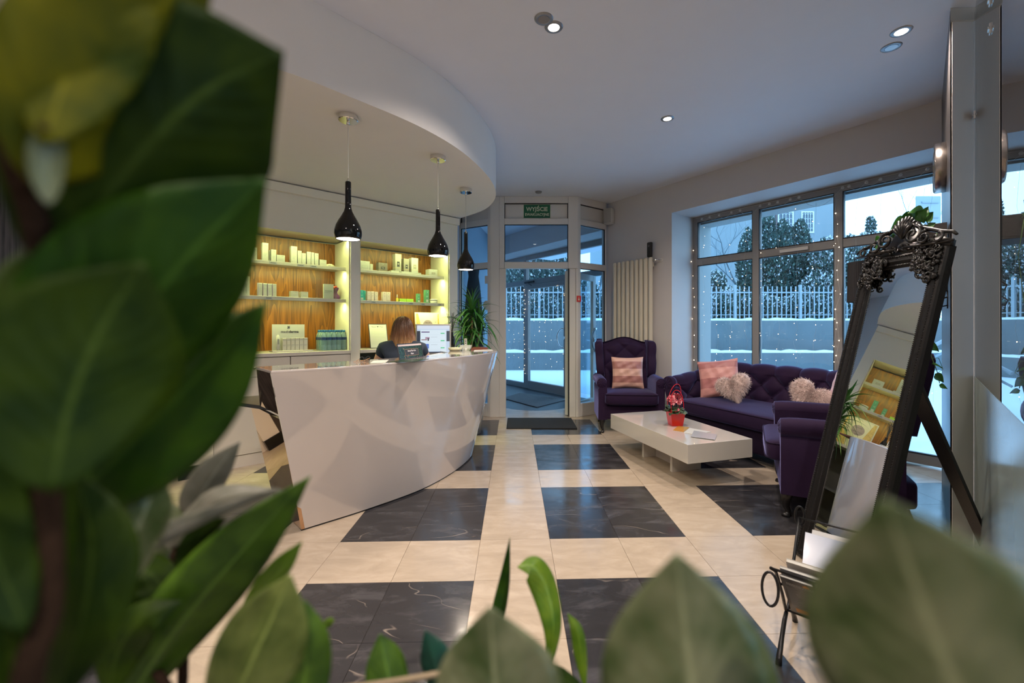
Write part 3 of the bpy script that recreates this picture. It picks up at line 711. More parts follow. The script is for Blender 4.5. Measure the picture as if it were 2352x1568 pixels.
b = MB(); b.box(T_P0-.012, T_L0-.08, -.06, 1.2, 0, .10); o = sb(b, 'baseboard_reception', M['black_gloss']); struct(o)
b = MB(); b.box(-3.2, T_P0, 1.0, 1.12, 0, CEIL); struct(sb(b, 'wall_corridor', M['dark_wall']))
b = MB(); b.box(T_P0, T_E, BD+.08, BD+.12, 0, BZ); struct(sb(b, 'wall_behind_shelves', M['wall']))
STRIP = (.90, 1.0, .34)
ZS1, ZS2, ZW = 1.515, 1.845, .99
def bay(label, x0, x1):
    t = thing('shelving_unit', label, 'shelving', SLOC, SROT, 'lit shelving bays')
    b = MB(); b.box(x0, x1, BD, BD+.02, ZW, OPT); b.build('back_panel', M['walnut'], t)
    b = MB(); b.box(x0, x0+.012, .012, BD, ZW, OPT); b.build('side_panel', M['shelf_white'], t)
    b = MB(); b.box(x1-.012, x1, .012, BD, ZW, OPT); b.build('side_panel', M['shelf_white'], t)
    b = MB(); b.box(x0+.012, x1-.012, .012, BD, OPT+.016, OPT+.028); b.build('top_panel', M['shelf_white'], t)
    for z in (ZS1, ZS2):
        b = MB(); b.box(x0+.012, x1-.012, .10, BD, z-.016, z); b.box(x0+.012, x1-.012, .10, .112, z-.034, z-.016); s_ = b.build('shelf', M['shelf_white'], t, bevel=.002)
    for z in (ZS1-.016, ZS2-.016, OPT+.016):
        b = MB(); y = .116 if z < OPT-.05 else .026
        b.box(x0+.06, x1-.03, y, y+.012, z-.010, z); b.build('light_strip', M['strip'], t)
        c = spt((x0+x1)/2, y+.006, z-.012)
        area('shelf_light', c, x1-x0-.1, .012, 4.5, STRIP, (math.radians(14), 0, SROT))
        # tight pool of light where the tube ends near the side panel
        spot('shelf_tube_end', spt(x1-.05, y+.015, z-.018), 1.2, STRIP, 150, .9, .01)
    return t
bay1 = bay('wide lit walnut-backed shelving bay on the left, behind the reception counter', T_L0, T_L1)
bay2 = bay('lit walnut-backed shelving bay nearer the entrance, above the receptionist', T_R0, T_R1)
# price labels on shelf edges
def tag_label(bayo, px0, px1, z):
    t0, t1 = shelf_t(px0, .10), shelf_t(px1, .10); b = MB(); b.box(t0, t1, .094, .099, z-.034, z-.006); o = b.build('price_label', M['paper_g'], bayo)
    b = MB(); b.box(t0+.01, t1-.01, .0932, .094, z-.022, z-.016); b.build('print', flat((.12, .12, .12)), o)
M['paper_g'] = mat('label_card', (.50, .50, .50), .5)
for a_, c_2, z, o in ((550, 571, ZS2, bay1), (618, 636, ZS2, bay1), (682, 699, ZS2, bay1), (712, 728, ZS2, bay1), (608, 626, ZS1, bay1),
                     (852, 863, ZS1, bay2), (938, 949, ZS1, bay2), (966, 976, ZS1, bay2), (1005, 1014, ZS1, bay2)): tag_label(o, a_, c_2, z)
# worktop and base cabinets
b = MB(); b.box(T_L0, T_L1, -.012, BD, .955, ZW); o = sb(b, 'worktop', M['white_lac'], bevel=.003); tag(o, 'white worktop along the left bay carrying the bottles and display stand', 'worktop')
b = MB(); b.box(T_R0, T_R1, -.012, BD, .955, ZW); o = sb(b, 'worktop', M['white_lac'], bevel=.003); tag(o, 'white worktop under the right bay behind the receptionist', 'worktop')
def cabinet(label, x0, x1, knob):
    t = thing('base_cabinet', label, 'cabinet', SLOC, SROT, 'white base cabinets')
    b = MB(); b.box(x0, x1, .02, BD, .105, .955); b.box(x0, x1, .01, BD, 0, .103); b.build('carcass', M['white_lac'], t)
    b = MB(); b.box(x0+.002, x1-.002, 0, .018, .782, .948); d = b.build('drawer', M['white_lac'], t, bevel=.0015)
    k = MB(); k.lathe([(0, 0), (.006, 0), (.006, .012), (.013, .018), (.013, .026), (.006, .031), (0, .031)], 14)
    k.v = [(x0+(x1-x0)*knob+v[0], -v[2], .865+v[1]) for v in k.v]; k.build('knob', M['steel'], d, smooth=True)
    b = MB(); b.box(x0+.002, x1-.002, 0, .018, .108, .778); b.build('door', M['white_lac'], t, bevel=.0015)
cabinet('white cabinet with drawer, left of the two under the left bay', -.255, .33, .5)
cabinet('white cabinet with round-knobbed drawer beside the pier', .334, T_L1-.002, .5)
t = thing('open_cabinet', 'open dark-lined cabinet under the right bay behind the receptionist', 'cabinet', SLOC, SROT)
b = MB(); b.box(T_R0, T_R1, BD-.02, BD, .0, .955); b.build('back_panel', flat((.05, .05, .045)), t)
b = MB(); b.box(T_R0, T_R1, .02, BD-.02, .40, .43); b.build('shelf', flat((.06, .06, .055)), t)

# ---------------------------------------------------------------- cartons and bottles on the shelves
ORD = ['first', 'second', 'third', 'fourth', 'fifth', 'sixth', 'seventh', 'eighth', 'ninth', 'tenth', 'eleventh', 'twelfth', 'thirteenth', 'fourteenth', 'fifteenth', 'sixteenth']
pr = flat((.30, .31, .29)); prd = flat((.03, .03, .035))
def carton(px0, px1, pytop, zs, d, label, group, style='lines', col=None, dep=None, cat='box', nm='carton', rz=0):
    t0, t1 = shelf_t(px0, d), shelf_t(px1, d); w_ = t1-t0; tm_ = (t0+t1)/2
    Y = spt(tm_, d).y; h = H+(CY-pytop)/F*Y-zs; dep = dep or min(w_, .07)
    p = spt(tm_, d+dep/2, zs+.0005)
    t = thing(nm, label, cat, p, SROT+rz, group)
    b = MB(); b.box(-w_/2, w_/2, -dep/2, dep/2, 0, h); b.build('body', col or M['card_w'], t, bevel=.0012, seg=1)
    q = MB(); y = -dep/2-.0004; y1 = -dep/2
    if style == 'lines':
        q.box(-w_*.18, w_*.36, y, y1, h*.84, h*.87); q.box(w_*.05, w_*.34, y, y1, h*.79, h*.82)
        for k in range(3): q.box(-w_*.3, w_*(.3-.1*k), y, y1, h*(.42-.07*k), h*(.435-.07*k))
        q.box(-w_*.34, -w_*.26, y, y1, h*.08, h*.12); q.build('print', pr, t)
    elif style == 'lilac':
        q.box(-w_/2, -w_*.38, y, y1, 0, h); q.build('stripe', flat((.30, .20, .36)), t)
        q = MB(); q.box(-w_*.3, w_*.4, y, y1, h*.86, h*.89)
        for k in range(4): q.box(-w_*.3, w_*(.35-.1*(k % 2)), y, y1, h*(.6-.09*k), h*(.615-.09*k))
        q.build('print', pr, t)
    elif style == 'yellow':
        q.box(-w_/2, -w_*.26, y, y1, 0, h); q.build('stripe', flat((.72, .46, .05)), t)
        q = MB(); q.box(-w_*.1, w_*.3, y, y1, h*.88, h*.9)
        for x in (-.02, .2):
            for k in range(2): q.box(w_*x, w_*(x+.04), y, y1, h*(.42-.3*k), h*(.62-.3*k))
            q.box(w_*(x+.06), w_*(x+.09), y, y1, h*.1, h*.62)
        q.build('print', flat((.25, .30, .28)), t)
    elif style in ('black', 'grey', 'outline'):
        q.box(-w_*.03, w_*.03, y, y1, h*.80, h*.88)
        q.build('emblem', pr, t); q = MB()
        if style == 'outline':
            for (a_, b_, c_2, e_) in ((-.3, .3, .22, .24), (-.3, .3, .48, .5), (-.3, -.28, .22, .5), (.28, .3, .22, .5), (-.1, .1, .35, .37)): q.box(w_*a_, w_*b_, y, y1, h*c_2, h*e_)
            q.build('print', pr, t)
        else:
            q.box(-w_*.22, w_*.22, y, y1, h*.25, h*.55); e_ = q.build('label_plate', prd if style == 'black' else flat((.28, .26, .22)), t)
            q = MB(); q.box(-w_*.12, w_*.12, y-.0003, y, h*.40, h*.43); q.build('print', flat((.6, .55, .45)), e_)
        g_ = MB(); g_.box(-w_/2-.0003, w_/2+.0003, -dep/2+.0, dep/2, h*.17, h*.2); g_.build('gold_band', flat((.55, .38, .14), .3), t)
    elif style == 'teal' or style == 'green':
        c2 = (.02, .30, .32) if style == 'teal' else (.05, .20, .10)
        q.box(-w_*.3, w_*.3, y, y1, h*.08, h*.26); q.build('label_plate', M['card_w'], t)
        q = MB(); q.box(-w_*.3, w_*.2, y, y1, h*.5, h*.53); q.box(-w_*.3, w_*.1, y, y1, h*.43, h*.45); q.box(-w_*.05, w_*.05, y, y1, h*.78, h*.86); q.build('print', flat((.4, .55, .5)), t)
    elif style == 'pink':
        q.box(-w_*.12, w_*.12, y, y1, h*.8, h*.86); q.box(-w_*.2, w_*.2, y, y1, h*.55, h*.57); q.box(-w_*.15, w_*.15, y, y1, h*.48, h*.5); q.build('print', flat((.45, .33, .28)), t)
        q = MB(); q.box(-w_/2-.0003, w_/2+.0003, y, dep/2, 0, h*.12); q.build('foot_band', flat((.50, .36, .30)), t)
    return t
D0 = .16
def row(items, zs, where, group, d=D0):
    for k, it in enumerate(items):
        px0, px1, pyt, kind, st = it[:5]; col = it[5] if len(it) > 5 else None; dd = it[6] if len(it) > 6 else d
        carton(px0, px1, pyt, zs, dd, '%s, %s from the left on %s' % (kind, ORD[k], where), group, st, col)
c1 = lambda x: 480+x/4.126
row([(c1(172), c1(210), c1(275), 'tall white carton', 'lines'),
     (c1(305), c1(325), c1(300), 'slim white carton', 'lines', None, .21),
     (c1(327), c1(387), c1(297), 'tall white carton', 'lines'),
     (c1(402), c1(455), c1(363), 'medium white carton', 'lines'),
     (c1(505), c1(563), c1(320), 'tall white carton', 'lines'),
     (c1(568), c1(590), c1(390), 'narrow white carton', 'lines', None, .21),
     (c1(590), c1(638), c1(384), 'medium white carton', 'lines'),
     (c1(643), c1(720), c1(436), 'low wide white carton', 'lines'),
     (c1(778), c1(836), c1(353), 'tall white carton', 'lines'),
     (c1(842), c1(878), c1(395), 'narrow white carton', 'lines'),
     (c1(880), c1(919), c1(418), 'small white carton', 'lines'),
     (c1(928), c1(965), c1(405), 'slim white carton', 'lines'),
     (c1(969), c1(998), c1(411), 'slim white carton', 'lines'),
     (c1(1003), c1(1038), c1(419), 'slim white carton', 'lines'),
     (c1(1048), c1(1114), c1(481), 'low white carton', 'lines')], ZS2, 'the top left shelf', 'cartons on the top left shelf')
for r_ in (0,):
    p = spt(shelf_t(c1(1145), .2), .2, ZS2); o = MB(); rr = random.Random(4)
    def fn(u, v):
        a = 2*PI*u; e = PI*(v-.5); k = 1+.18*math.sin(5*a+7*v)+.1*math.sin(11*a)
        return (.042*k*math.cos(a)*math.cos(e), .03*k*math.sin(a)*math.cos(e), .016+.016*math.sin(e)*k)
    o.grid(fn, 20, 8, True); o = o.build('folded_cloth', flat((.62, .60, .42), .8), None, smooth=True, loc=p, rz=SROT); tag(o, 'small crumpled cream cloth at the right end of the top left shelf', 'cloth')
row([(c1(120), c1(166), c1(677), 'small grey-labelled carton', 'lines'),
     (c1(160), c1(250), c1(630), 'yellow-sided white carton', 'yellow', None, .23),
     (c1(196), c1(247), c1(680), 'small white carton', 'lines'),
     (c1(257), c1(386), c1(634), 'big yellow-sided white carton', 'yellow'),
     (c1(462), c1(505), c1(700), 'lilac-edged white carton', 'lilac'),
     (c1(511), c1(551), c1(704), 'lilac-edged white carton', 'lilac'),
     (c1(556), c1(597), c1(707), 'lilac-edged white carton', 'lilac'),
     (c1(601), c1(640), c1(710), 'lilac-edged white carton', 'lilac'),
     (c1(778), c1(850), c1(778), 'low white carton', 'lines'),
     (c1(872), c1(941), c1(783), 'low white carton', 'lines')], ZS1, 'the lower left shelf', 'cartons on the lower left shelf')
c2x = lambda x: 800+x/4.611; c2y = lambda y: 520+y/4.611
gc = flat((.16, .14, .12)); cream = M['card_w']
row([(c2x(124), c2x(228), c2y(366), 'wide white carton', 'outline'),
     (c2x(230), c2x(262), c2y(397), 'small cream carton set back', 'plain', None, .24),
     (c2x(320), c2x(415), c2y(385), 'low grey-fronted carton', 'black', gc),
     ], ZS2, 'the top right shelf', 'cartons on the top right shelf')
TR = carton(c2x(455), c2x(772), c2y(478), ZS2, .13, 'long flat white presentation tray under the three tall cartons', None, 'plain', cream, .16, 'box', 'tray')
b = MB(); X_ = shelf_t(c2x(546), .13)-shelf_t((c2x(455)+c2x(772))/2, .13)
for s_ in (1, -1):
    b.tube([(X_-s_*.012, -.0815, .004), (X_-s_*.004, -.0815, .012), (X_-s_*.012, -.0815, .02)], .003, 6)
b.build('emblem', prd, TR)
hT = TR.children[0].bound_box[6][2]
row([(c2x(498), c2x(562), c2y(290), 'tall grey-fronted carton', 'black', flat((.30, .29, .25))),
     (c2x(590), c2x(645), c2y(342), 'shorter grey-fronted carton', 'black', flat((.24, .22, .19))),
     (c2x(670), c2x(740), c2y(334), 'tall white carton', 'grey')], ZS2+hT+.001, 'the presentation tray', 'cartons standing on the presentation tray')
carton(c2x(858), c2x(945), c2y(455), ZS2, .13, 'low cream carton with a grey plate right of the presentation tray', 'cartons on the top right shelf', 'grey', None, .09)
teal = flat((.03, .33, .34)); grn = flat((.08, .26, .15)); pnk = flat((.72, .62, .54)); lime = flat((.38, .62, .06))
row([(c2x(126), c2x(166), c2y(674), 'teal carton', 'teal', teal),
     (c2x(168), c2x(184), c2y(680), 'narrow teal carton', 'plain', teal, .19),
     (c2x(202), c2x(238), c2y(687), 'pale pink carton', 'pink', pnk),
     (c2x(243), c2x(275), c2y(688), 'pale pink carton', 'pink', pnk),
     (c2x(282), c2x(315), c2y(692), 'pale pink carton', 'pink', pnk),
     (c2x(366), c2x(405), c2y(692), 'pale pink carton', 'pink', pnk),
     (c2x(408), c2x(447), c2y(694), 'pale pink carton', 'pink', pnk)], ZS1, 'the lower right shelf', 'cartons on the lower right shelf')
row([(c2x(545), c2x(615), c2y(764), 'flat lime-green carton', 'plain', lime),
     (c2x(620), c2x(690), c2y(767), 'flat lime-green carton', 'plain', lime),
     (c2x(732), c2x(764), c2y(712), 'small green carton', 'green', grn),
     (c2x(818), c2x(856), c2y(672), 'taller green carton', 'green', grn)], ZS1, 'the right half of the lower right shelf', 'green cartons on the lower right shelf')
p = spt(shelf_t(c2x(517), .17), .17, ZS1); t = thing('dropper_bottle', 'small yellow oil bottle with a white dropper top on the lower right shelf', 'bottle', p)
b = MB(); b.lathe([(0, 0), (.014, 0), (.015, .004), (.015, .036), (.007, .046), (.006, .05)], 16); b.build('bottle', mat('oil', (.65, .55, .05), .1, coat=1), t, smooth=True)
b = MB(); b.lathe([(.008, .05), (.008, .062), (.005, .064), (.006, .075), (.003, .084), (0, .085)], 14); b.build('dropper', M['card_w'], t, smooth=True)
p = spt(shelf_t(c2x(902), .17), .17, ZS1); t = thing('cream_jar', 'low white cream jar with a domed lid, right end of the lower right shelf', 'jar', p)
b = MB(); b.lathe([(0, 0), (.045, 0), (.047, .004), (.047, .03), (0, .03)], 24); b.build('jar', M['card_w'], t, smooth=True)
b = MB(); b.lathe([(.048, .03), (.048, .046), (.045, .05), (0, .052)], 24); b.build('lid', M['paper'], t, smooth=True)
# acrylic stand with a purple pouch
p = spt(shelf_t(c1(1080), .2), .2, ZS1); t = thing('acrylic_stand', 'clear acrylic display stand on the lower left shelf, beside the side panel', 'display stand', p, SROT)
b = MB(); b.box(-.10, .10, -.004, 0, 0, .215); b.box(-.10, .10, -.10, 0, .0, .003); b.box(-.10, -.097, -.10, 0, .003, .14); b.box(.097, .10, -.10, 0, .003, .14); b.box(-.1, .1, -.103, -.1, .0, .14); b.build('sheet', M['plain_glass'], t)
b = MB(); b.box(-.01, .085, -.06, -.03, .0035, .15); b = b.build('leaflet_box', M['card_w'], t)
q = MB(); q.box(.0, .07, -.061, -.06, .075, .085); q.box(.0, .05, -.061, -.06, .06, .064); q.build('print', pr, b)
p2 = spt(shelf_t(c1(1188), .24), .24, ZS1); t = thing('gift_pouch', 'purple tissue gift pouch with a red bow, right end of the lower left shelf', 'pouch', p2, SROT)
b = MB()
def fn(u, v):
    a = 2*PI*u; k = 1+.08*math.sin(7*a)+.05*math.sin(13*a+3*v); r = (.05*(1-.25*v)+(.012*math.sin(v*8)))*k
    return (r*math.cos(a)*.9, r*math.sin(a)*.7, v*.125)
b.grid(fn, 28, 10, True); b.build('tissue', mat('tissue', (.13, .04, .16), .5, var=.4, vscale=40), t, smooth=True)
b = MB(); b.sphere((-.02, -.04, .12), .016, 10, 6); b.sphere((.0, -.045, .13), .012, 10, 6); b.build('bow', flat((.6, .05, .03)), t, smooth=True)
# counter display with small cartons, lettered board
p = spt(shelf_t(665, .16), .16, ZW+.0005)
t = thing('display_board', 'white lettered display board on a clear base, left worktop', 'display stand', p, SROT)
wb = shelf_t(703, .16)-shelf_t(628, .16)
b = MB(); b.box(-wb/2, wb/2, .03, .036, .012, .262); b.build('board', M['paper'], t)
b = MB(); b.box(-wb/2-.02, wb/2+.05, -.08, .05, 0, .012); b.build('base', M['plain_glass2'] if 'plain_glass2' in M else M['white_lac'], t, bevel=.003)
lettering('medi', .034, flat((.05, .05, .05)), t, (-.035, .0295, .19)); lettering('derma', .034, flat((.03, .03, .03)), t, (.045, .0295, .19), bold=.0009)
b = MB(); b.sphere((.003, .029, .19), .003, 8, 6)
for s_ in (-1, 1):
    for r_ in (-1, 1): b.tube([(s_*.003, .029, .235), (s_*.009, .029, .235+r_*.006), (s_*.011, .029, .235+r_*.012), (s_*.003, .029, .235+r_*.011), (s_*.003, .029, .235)], .0014, 5)
b.build('emblem', flat((.03, .03, .03)), t)
for k in range(6):
    x0 = shelf_t(c1(695+k*40), .13); x1 = shelf_t(c1(733+k*40), .13)
    q = thing('sample_carton', 'small cream sample carton, %s of six in front of the lettered board' % ORD[k], 'box', spt((x0+x1)/2, .14, ZW+.013), SROT, 'sample cartons before the lettered board')
    b = MB(); b.box(-(x1-x0)*.48, (x1-x0)*.48, -.02, .02, 0, .118); b.build('body', flat((.66, .64, .50)), q, bevel=.001, seg=1)
    b = MB(); b.box(-.015, .015, -.0206, -.02, .098, .102); b.box(-.014, .012, -.0206, -.02, .05, .053); b.box(-.014, .008, -.0206, -.02, .04, .042); b.build('print', pr, q)
p = spt(shelf_t(639, .13), .14, ZW+.013); q = thing('sample_tube', 'slim cream tube left of the six sample cartons', 'tube', p, SROT)
b = MB(); b.lathe([(0, 0), (.011, 0), (.011, .012), (.016, .02), (.017, .09), (.014, .14), (.0, .152)], 16); b.build('tube', M['paper'], q, smooth=True)
b = MB(); b.box(-.008, .008, -.0185, -.017, .06, .11); b.build('print', pr, q)
# shrink-wrapped water bottles
M['bottle'] = mat('water_bottle', (.28, .46, .47), .06, coat=1, alpha=.5)
M['bot_lab'] = flat((.02, .05, .14), .3); M['bot_cap'] = flat((.02, .16, .38), .4)
bprof = [(0, .001), (.026, 0), (.030, .006), (.030, .05), (.028, .055), (.030, .06), (.030, .14), (.022, .165), (.012, .185), (.012, .19)]
proto = None; bx0, bx1 = shelf_t(c1(1035), .16), shelf_t(c1(1285), .16)
nb = 0
for r_ in range(3):
    for k in range(5):
        p = spt(bx0+.03+(bx1-bx0-.06)*k/4, .10+.064*r_, ZW+.001)
        lab = 'blue-capped water bottle, %s from the left in the %s row of the pack' % (ORD[k], ('front', 'middle', 'back')[r_])
        if proto is None:
            proto = thing('water_bottle', lab, 'bottle', p, 0, 'water bottles packed on the left worktop')
            b = MB(); b.lathe(bprof, 16); b.build('bottle', M['bottle'], proto, smooth=True)
            b = MB(); b.lathe([(.0305, .105), (.0305, .132)], 16, cap=False); b.build('label', M['bot_lab'], proto, smooth=True)
            b = MB(); b.lathe([(.0135, .185), (.0135, .203), (.012, .205), (0, .205)], 12); b.build('cap', M['bot_cap'], proto, smooth=True)
        else:
            c = copy_tree(proto); c.location = p; c['label'] = lab
        nb += 1
# picture frames on the right worktop
def framed(name, label, px0, px1, pyb, pyt, d, lean, roll, fcol, fill, w_=.006):
    x0, x1 = shelf_t(px0, d), shelf_t(px1, d); Y = spt((x0+x1)/2, d).y
    h = H+(CY-pyt)/F*Y-ZW-.001
    t = thing(name, label, 'picture frame', spt((x0+x1)/2, d, ZW+.001), 0, rot=(-lean, 0, SROT+roll)); W_ = (x1-x0)/2/math.cos(roll)
    b = MB(); b.box(-W_, W_, 0, .012, 0, w_); b.box(-W_, W_, 0, .012, h-w_, h); b.box(-W_, -W_+w_, 0, .012, w_, h-w_); b.box(W_-w_, W_, 0, .012, w_, h-w_); b.build('frame', fcol, t)
    b = MB(); b.box(-W_+w_, W_-w_, .004, .010, w_, h-w_); b.build('sheet', fill, t)
    return t, W_, h
t, W_, h = framed('document_frame', 'black-framed typed letter leaning on the right worktop', c2x(236), c2x(430), 0, c2y(1024), .20, .22, 0, prd, M['paper'])
lettering('Beauty', .019, prd, t, (-.045, .0035, h*.88), ext=.0003); lettering('Music', .019, prd, t, (.045, .0035, h*.88), ext=.0003)
def heart_poly(s): return [(s*(16*math.sin(a)**3)/16, s*(13*math.cos(a)-5*math.cos(2*a)-2*math.cos(3*a)-math.cos(4*a))/16) for a in [2*PI*k/28 for k in range(28)]]
b = MB(); b.extrude(heart_poly(.009), (0, .0030, h*.885), Vector((1, 0, 0)), Vector((0, 0, 1)), Vector((0, 1, 0)), 0, .0008); b.build('emblem', prd, t)
b = MB(); rr = random.Random(2); z = h*.78
while z > h*.15:
    b.box(-W_*.78, W_*rr.uniform(.2, .8), .0034, .0039, z, z+.0022); z -= .0105*(1.8 if rr.random() < .25 else 1)
b.box(-.01, .05, .0034, .0039, h*.09, h*.10); b.build('print', flat((.42, .44, .38)), t)
t, W_, h = framed('certificate_frame', 'white-framed gold and cream certificate with a round mauve seal', c2x(723), c2x(985), 0, c2y(909), .18, .10, 0, M['paper'], flat((.66, .62, .48)), .012)
gold = mat('gold_glitter', (.50, .34, .12), .4, var=.6, vscale=90)
b = MB(); y = .0035
b.extrude([(-W_+.012, .012), (-W_*.25, .012), (-W_*.75, h-.012), (-W_+.012, h-.012)], (0, y, 0), Vector((1, 0, 0)), Vector((0, 0, 1)), Vector((0, 1, 0)), 0, .0005)
b.extrude([(W_-.012, .012), (W_-.012, h-.012), (W_*.86, h-.012), (W_*.35, .012)], (0, y, 0), Vector((1, 0, 0)), Vector((0, 0, 1)), Vector((0, 1, 0)), 0, .0005); b.build('gold_corner', gold, t)
b = MB(); b.extrude([(.4*W_*math.cos(2*PI*k/32), h*.62+.4*W_*math.sin(2*PI*k/32)) for k in range(32)], (0, .0025, 0), Vector((1, 0, 0)), Vector((0, 0, 1)), Vector((0, 1, 0)), 0, .001); b.build('seal', flat((.26, .19, .24)), t)
lettering('SALON', .022, prd, t, (0, .002, h*.70), ext=.0003); lettering('VICTORIA', .022, prd, t, (0, .002, h*.56), ext=.0003); lettering('VYNN', .020, prd, t, (-.01, .002, h*.49), ext=.0003)
b = MB(); b.box(W_*.45, W_*.82, .0028, .0034, h*.45, h*.95); b.build('side_panel', flat((.58, .52, .46)), t)
b = MB(); b.box(W_*.52, W_*.74, .0024, .0028, h*.62, h*.63); b.box(W_*.55, W_*.7, .0024, .0028, h*.58, h*.59); b.sphere((W_*.63, .0026, h*.72), .007, 10, 6, (1, .1, 1.3)); b.build('print', pr, t)

# ================================================================ reception counter
CT = catmull([(-1.336, 2.248, 0), (-1.025, 2.53, 0), (-.755, 2.94, 0), (-.47, 3.46, 0), (-.30, 3.95, 0), (-.292, 4.18, 0), (-.345, 4.36, 0), (-.47, 4.48, 0)], 6)
CB = catmull([(-1.355, 2.59, 0), (-1.071, 2.881, 0), (-.790, 3.24, 0), (-.615, 3.64, 0), (-.530, 4.03, 0), (-.540, 4.22, 0), (-.58, 4.36, 0), (-.66, 4.46, 0)], 6)
CZ = 1.0
ct = thing('reception_counter', 'curved glossy white reception counter with a leaning front and bronze mirrored end', 'counter', (-.9, 3.3, 0))
OO = Vector((-.9, 3.3, 0)); nC = len(CT)
def cpt(i, v):
    a = CB[i]; c = CT[i]; return (a+(c-a)*v)-OO+Vector((0, 0, .012+(CZ-.0135-.012)*v))
b = MB(); NV = 14; vs_ = []; fs = []
inn = []
for i in range(nC):
    i0, i1 = max(0, i-1), min(nC-1, i+1); tg = (CT[i1]-CT[i0]).normalized(); nr = Vector((-tg.y, tg.x, 0)); inn.append(nr)
for i in range(nC):
    for j in range(NV): vs_.append(cpt(i, j/(NV-1)))
for i in range(nC):
    for j in range(NV): vs_.append(cpt(i, j/(NV-1))+inn[i]*.025)
K_ = nC*NV
for i in range(nC-1):
    for j in range(NV-1):
        a_ = i*NV+j; fs.append((a_, a_+NV, a_+NV+1, a_+1)); fs.append((K_+a_, K_+a_+1, K_+a_+NV+1, K_+a_+NV))
for i in range(nC-1): fs.append((i*NV+NV-1, (i+1)*NV+NV-1, K_+(i+1)*NV+NV-1, K_+i*NV+NV-1)); fs.append((i*NV, K_+i*NV, K_+(i+1)*NV, (i+1)*NV))
for j in range(NV-1):
    fs.append((j, j+1, K_+j+1, K_+j)); q = (nC-1)*NV; fs.append((q+j, K_+q+j, K_+q+j+1, q+j+1))
b.add(vs_, fs); o = b.build('front_panel', M['white_gloss'], ct, smooth=True); md = o.modifiers.new('es', 'EDGE_SPLIT'); md.split_angle = math.radians(35)
# dark shadow-gap plinth
b = MB(); b.prism([((p+inn[i]*.012-OO).x, (p+inn[i]*.012-OO).y) for i, p in enumerate(CB)]+[((p+inn[i]*.05-OO).x, (p+inn[i]*.05-OO).y) for i, p in reversed(list(enumerate(CB)))], 0, .013); b.build('plinth', M['black'], ct)
INL = [(-.84, 4.66), (-.83, 4.1), (-.70, 3.85), (-.755, 3.5), (-.93, 3.25), (-1.14, 2.98), (-1.36, 2.70), (-1.555, 2.47)]
lp_ = [((p-OO).x, (p-OO).y) for p in CT]+[(x-OO.x, y-OO.y) for x, y in INL]
b = MB(); b.prism(lp_, CZ-.014, CZ); o = b.build('top_ledge', M['white_gloss'], ct, bevel=.003)
# mirrored end: upper strip under the ledge and wide lower part under the desk
def endpt(w_, z):                                  # w from the front corner inward
    a = CB[0]; c = CT[0]; q = a+(c-a)*z; return q+Vector((-.7, .7, 0))*w_-OO+Vector((0, 0, z))
def slab(mb, pts, n_, th):
    v = [Vector(p) for p in pts]+[Vector(p)+n_*th for p in pts]; k = len(pts)
    mb.add(v, [tuple(range(k))[::-1], tuple(range(k, 2*k))]+[(i, (i+1) % k, (i+1) % k+k, i+k) for i in range(k)])
en = Vector((.7, .7, 0))
b = MB(); slab(b, [endpt(.002, .012), endpt(.55, .012), endpt(.655, .725), endpt(.002, .725)], en, .02); b.build('end_panel', M['mirror_gold'], ct)
b = MB(); slab(b, [endpt(.002, .752), endpt(.40, .752), endpt(.302, CZ-.015), endpt(.002, CZ-.015)], en, .02); b.build('end_panel', M['mirror_gold'], ct)
# lower desk
DK0 = [(-1.42, 2.52), (-1.14, 2.90), (-.93, 3.2), (-.755, 3.48), (-.70, 3.85), (-.8, 4.2)]
DK1 = [(-1.30, 4.5), (-1.30, 4.1), (-1.42, 3.6), (-1.65, 3.15), (-2.02, 2.92), (-1.93, 2.78)]
b = MB(); b.prism([(x-OO.x, y-OO.y) for x, y in DK0+DK1], .727, .75); b.build('desk_top', flat((.03, .03, .028), .25), ct, bevel=.003)
b = MB(); b.prism([(x-OO.x, y-OO.y) for x, y in [(-.8, 3.6), (-.72, 4.2), (-.80, 4.62), (-.84, 4.62), (-.80, 4.2), (-.86, 3.6)]], .75, CZ-.014); b.build('ledge_support', M['white_lac'], ct)
b = MB(); b.prism([(x-OO.x, y-OO.y) for x, y in [(-1.28, 4.42), (-.9, 4.5), (-.9, 4.47), (-1.28, 4.39)]], 0, .727); b.build('leg_panel', M['white_lac'], ct)
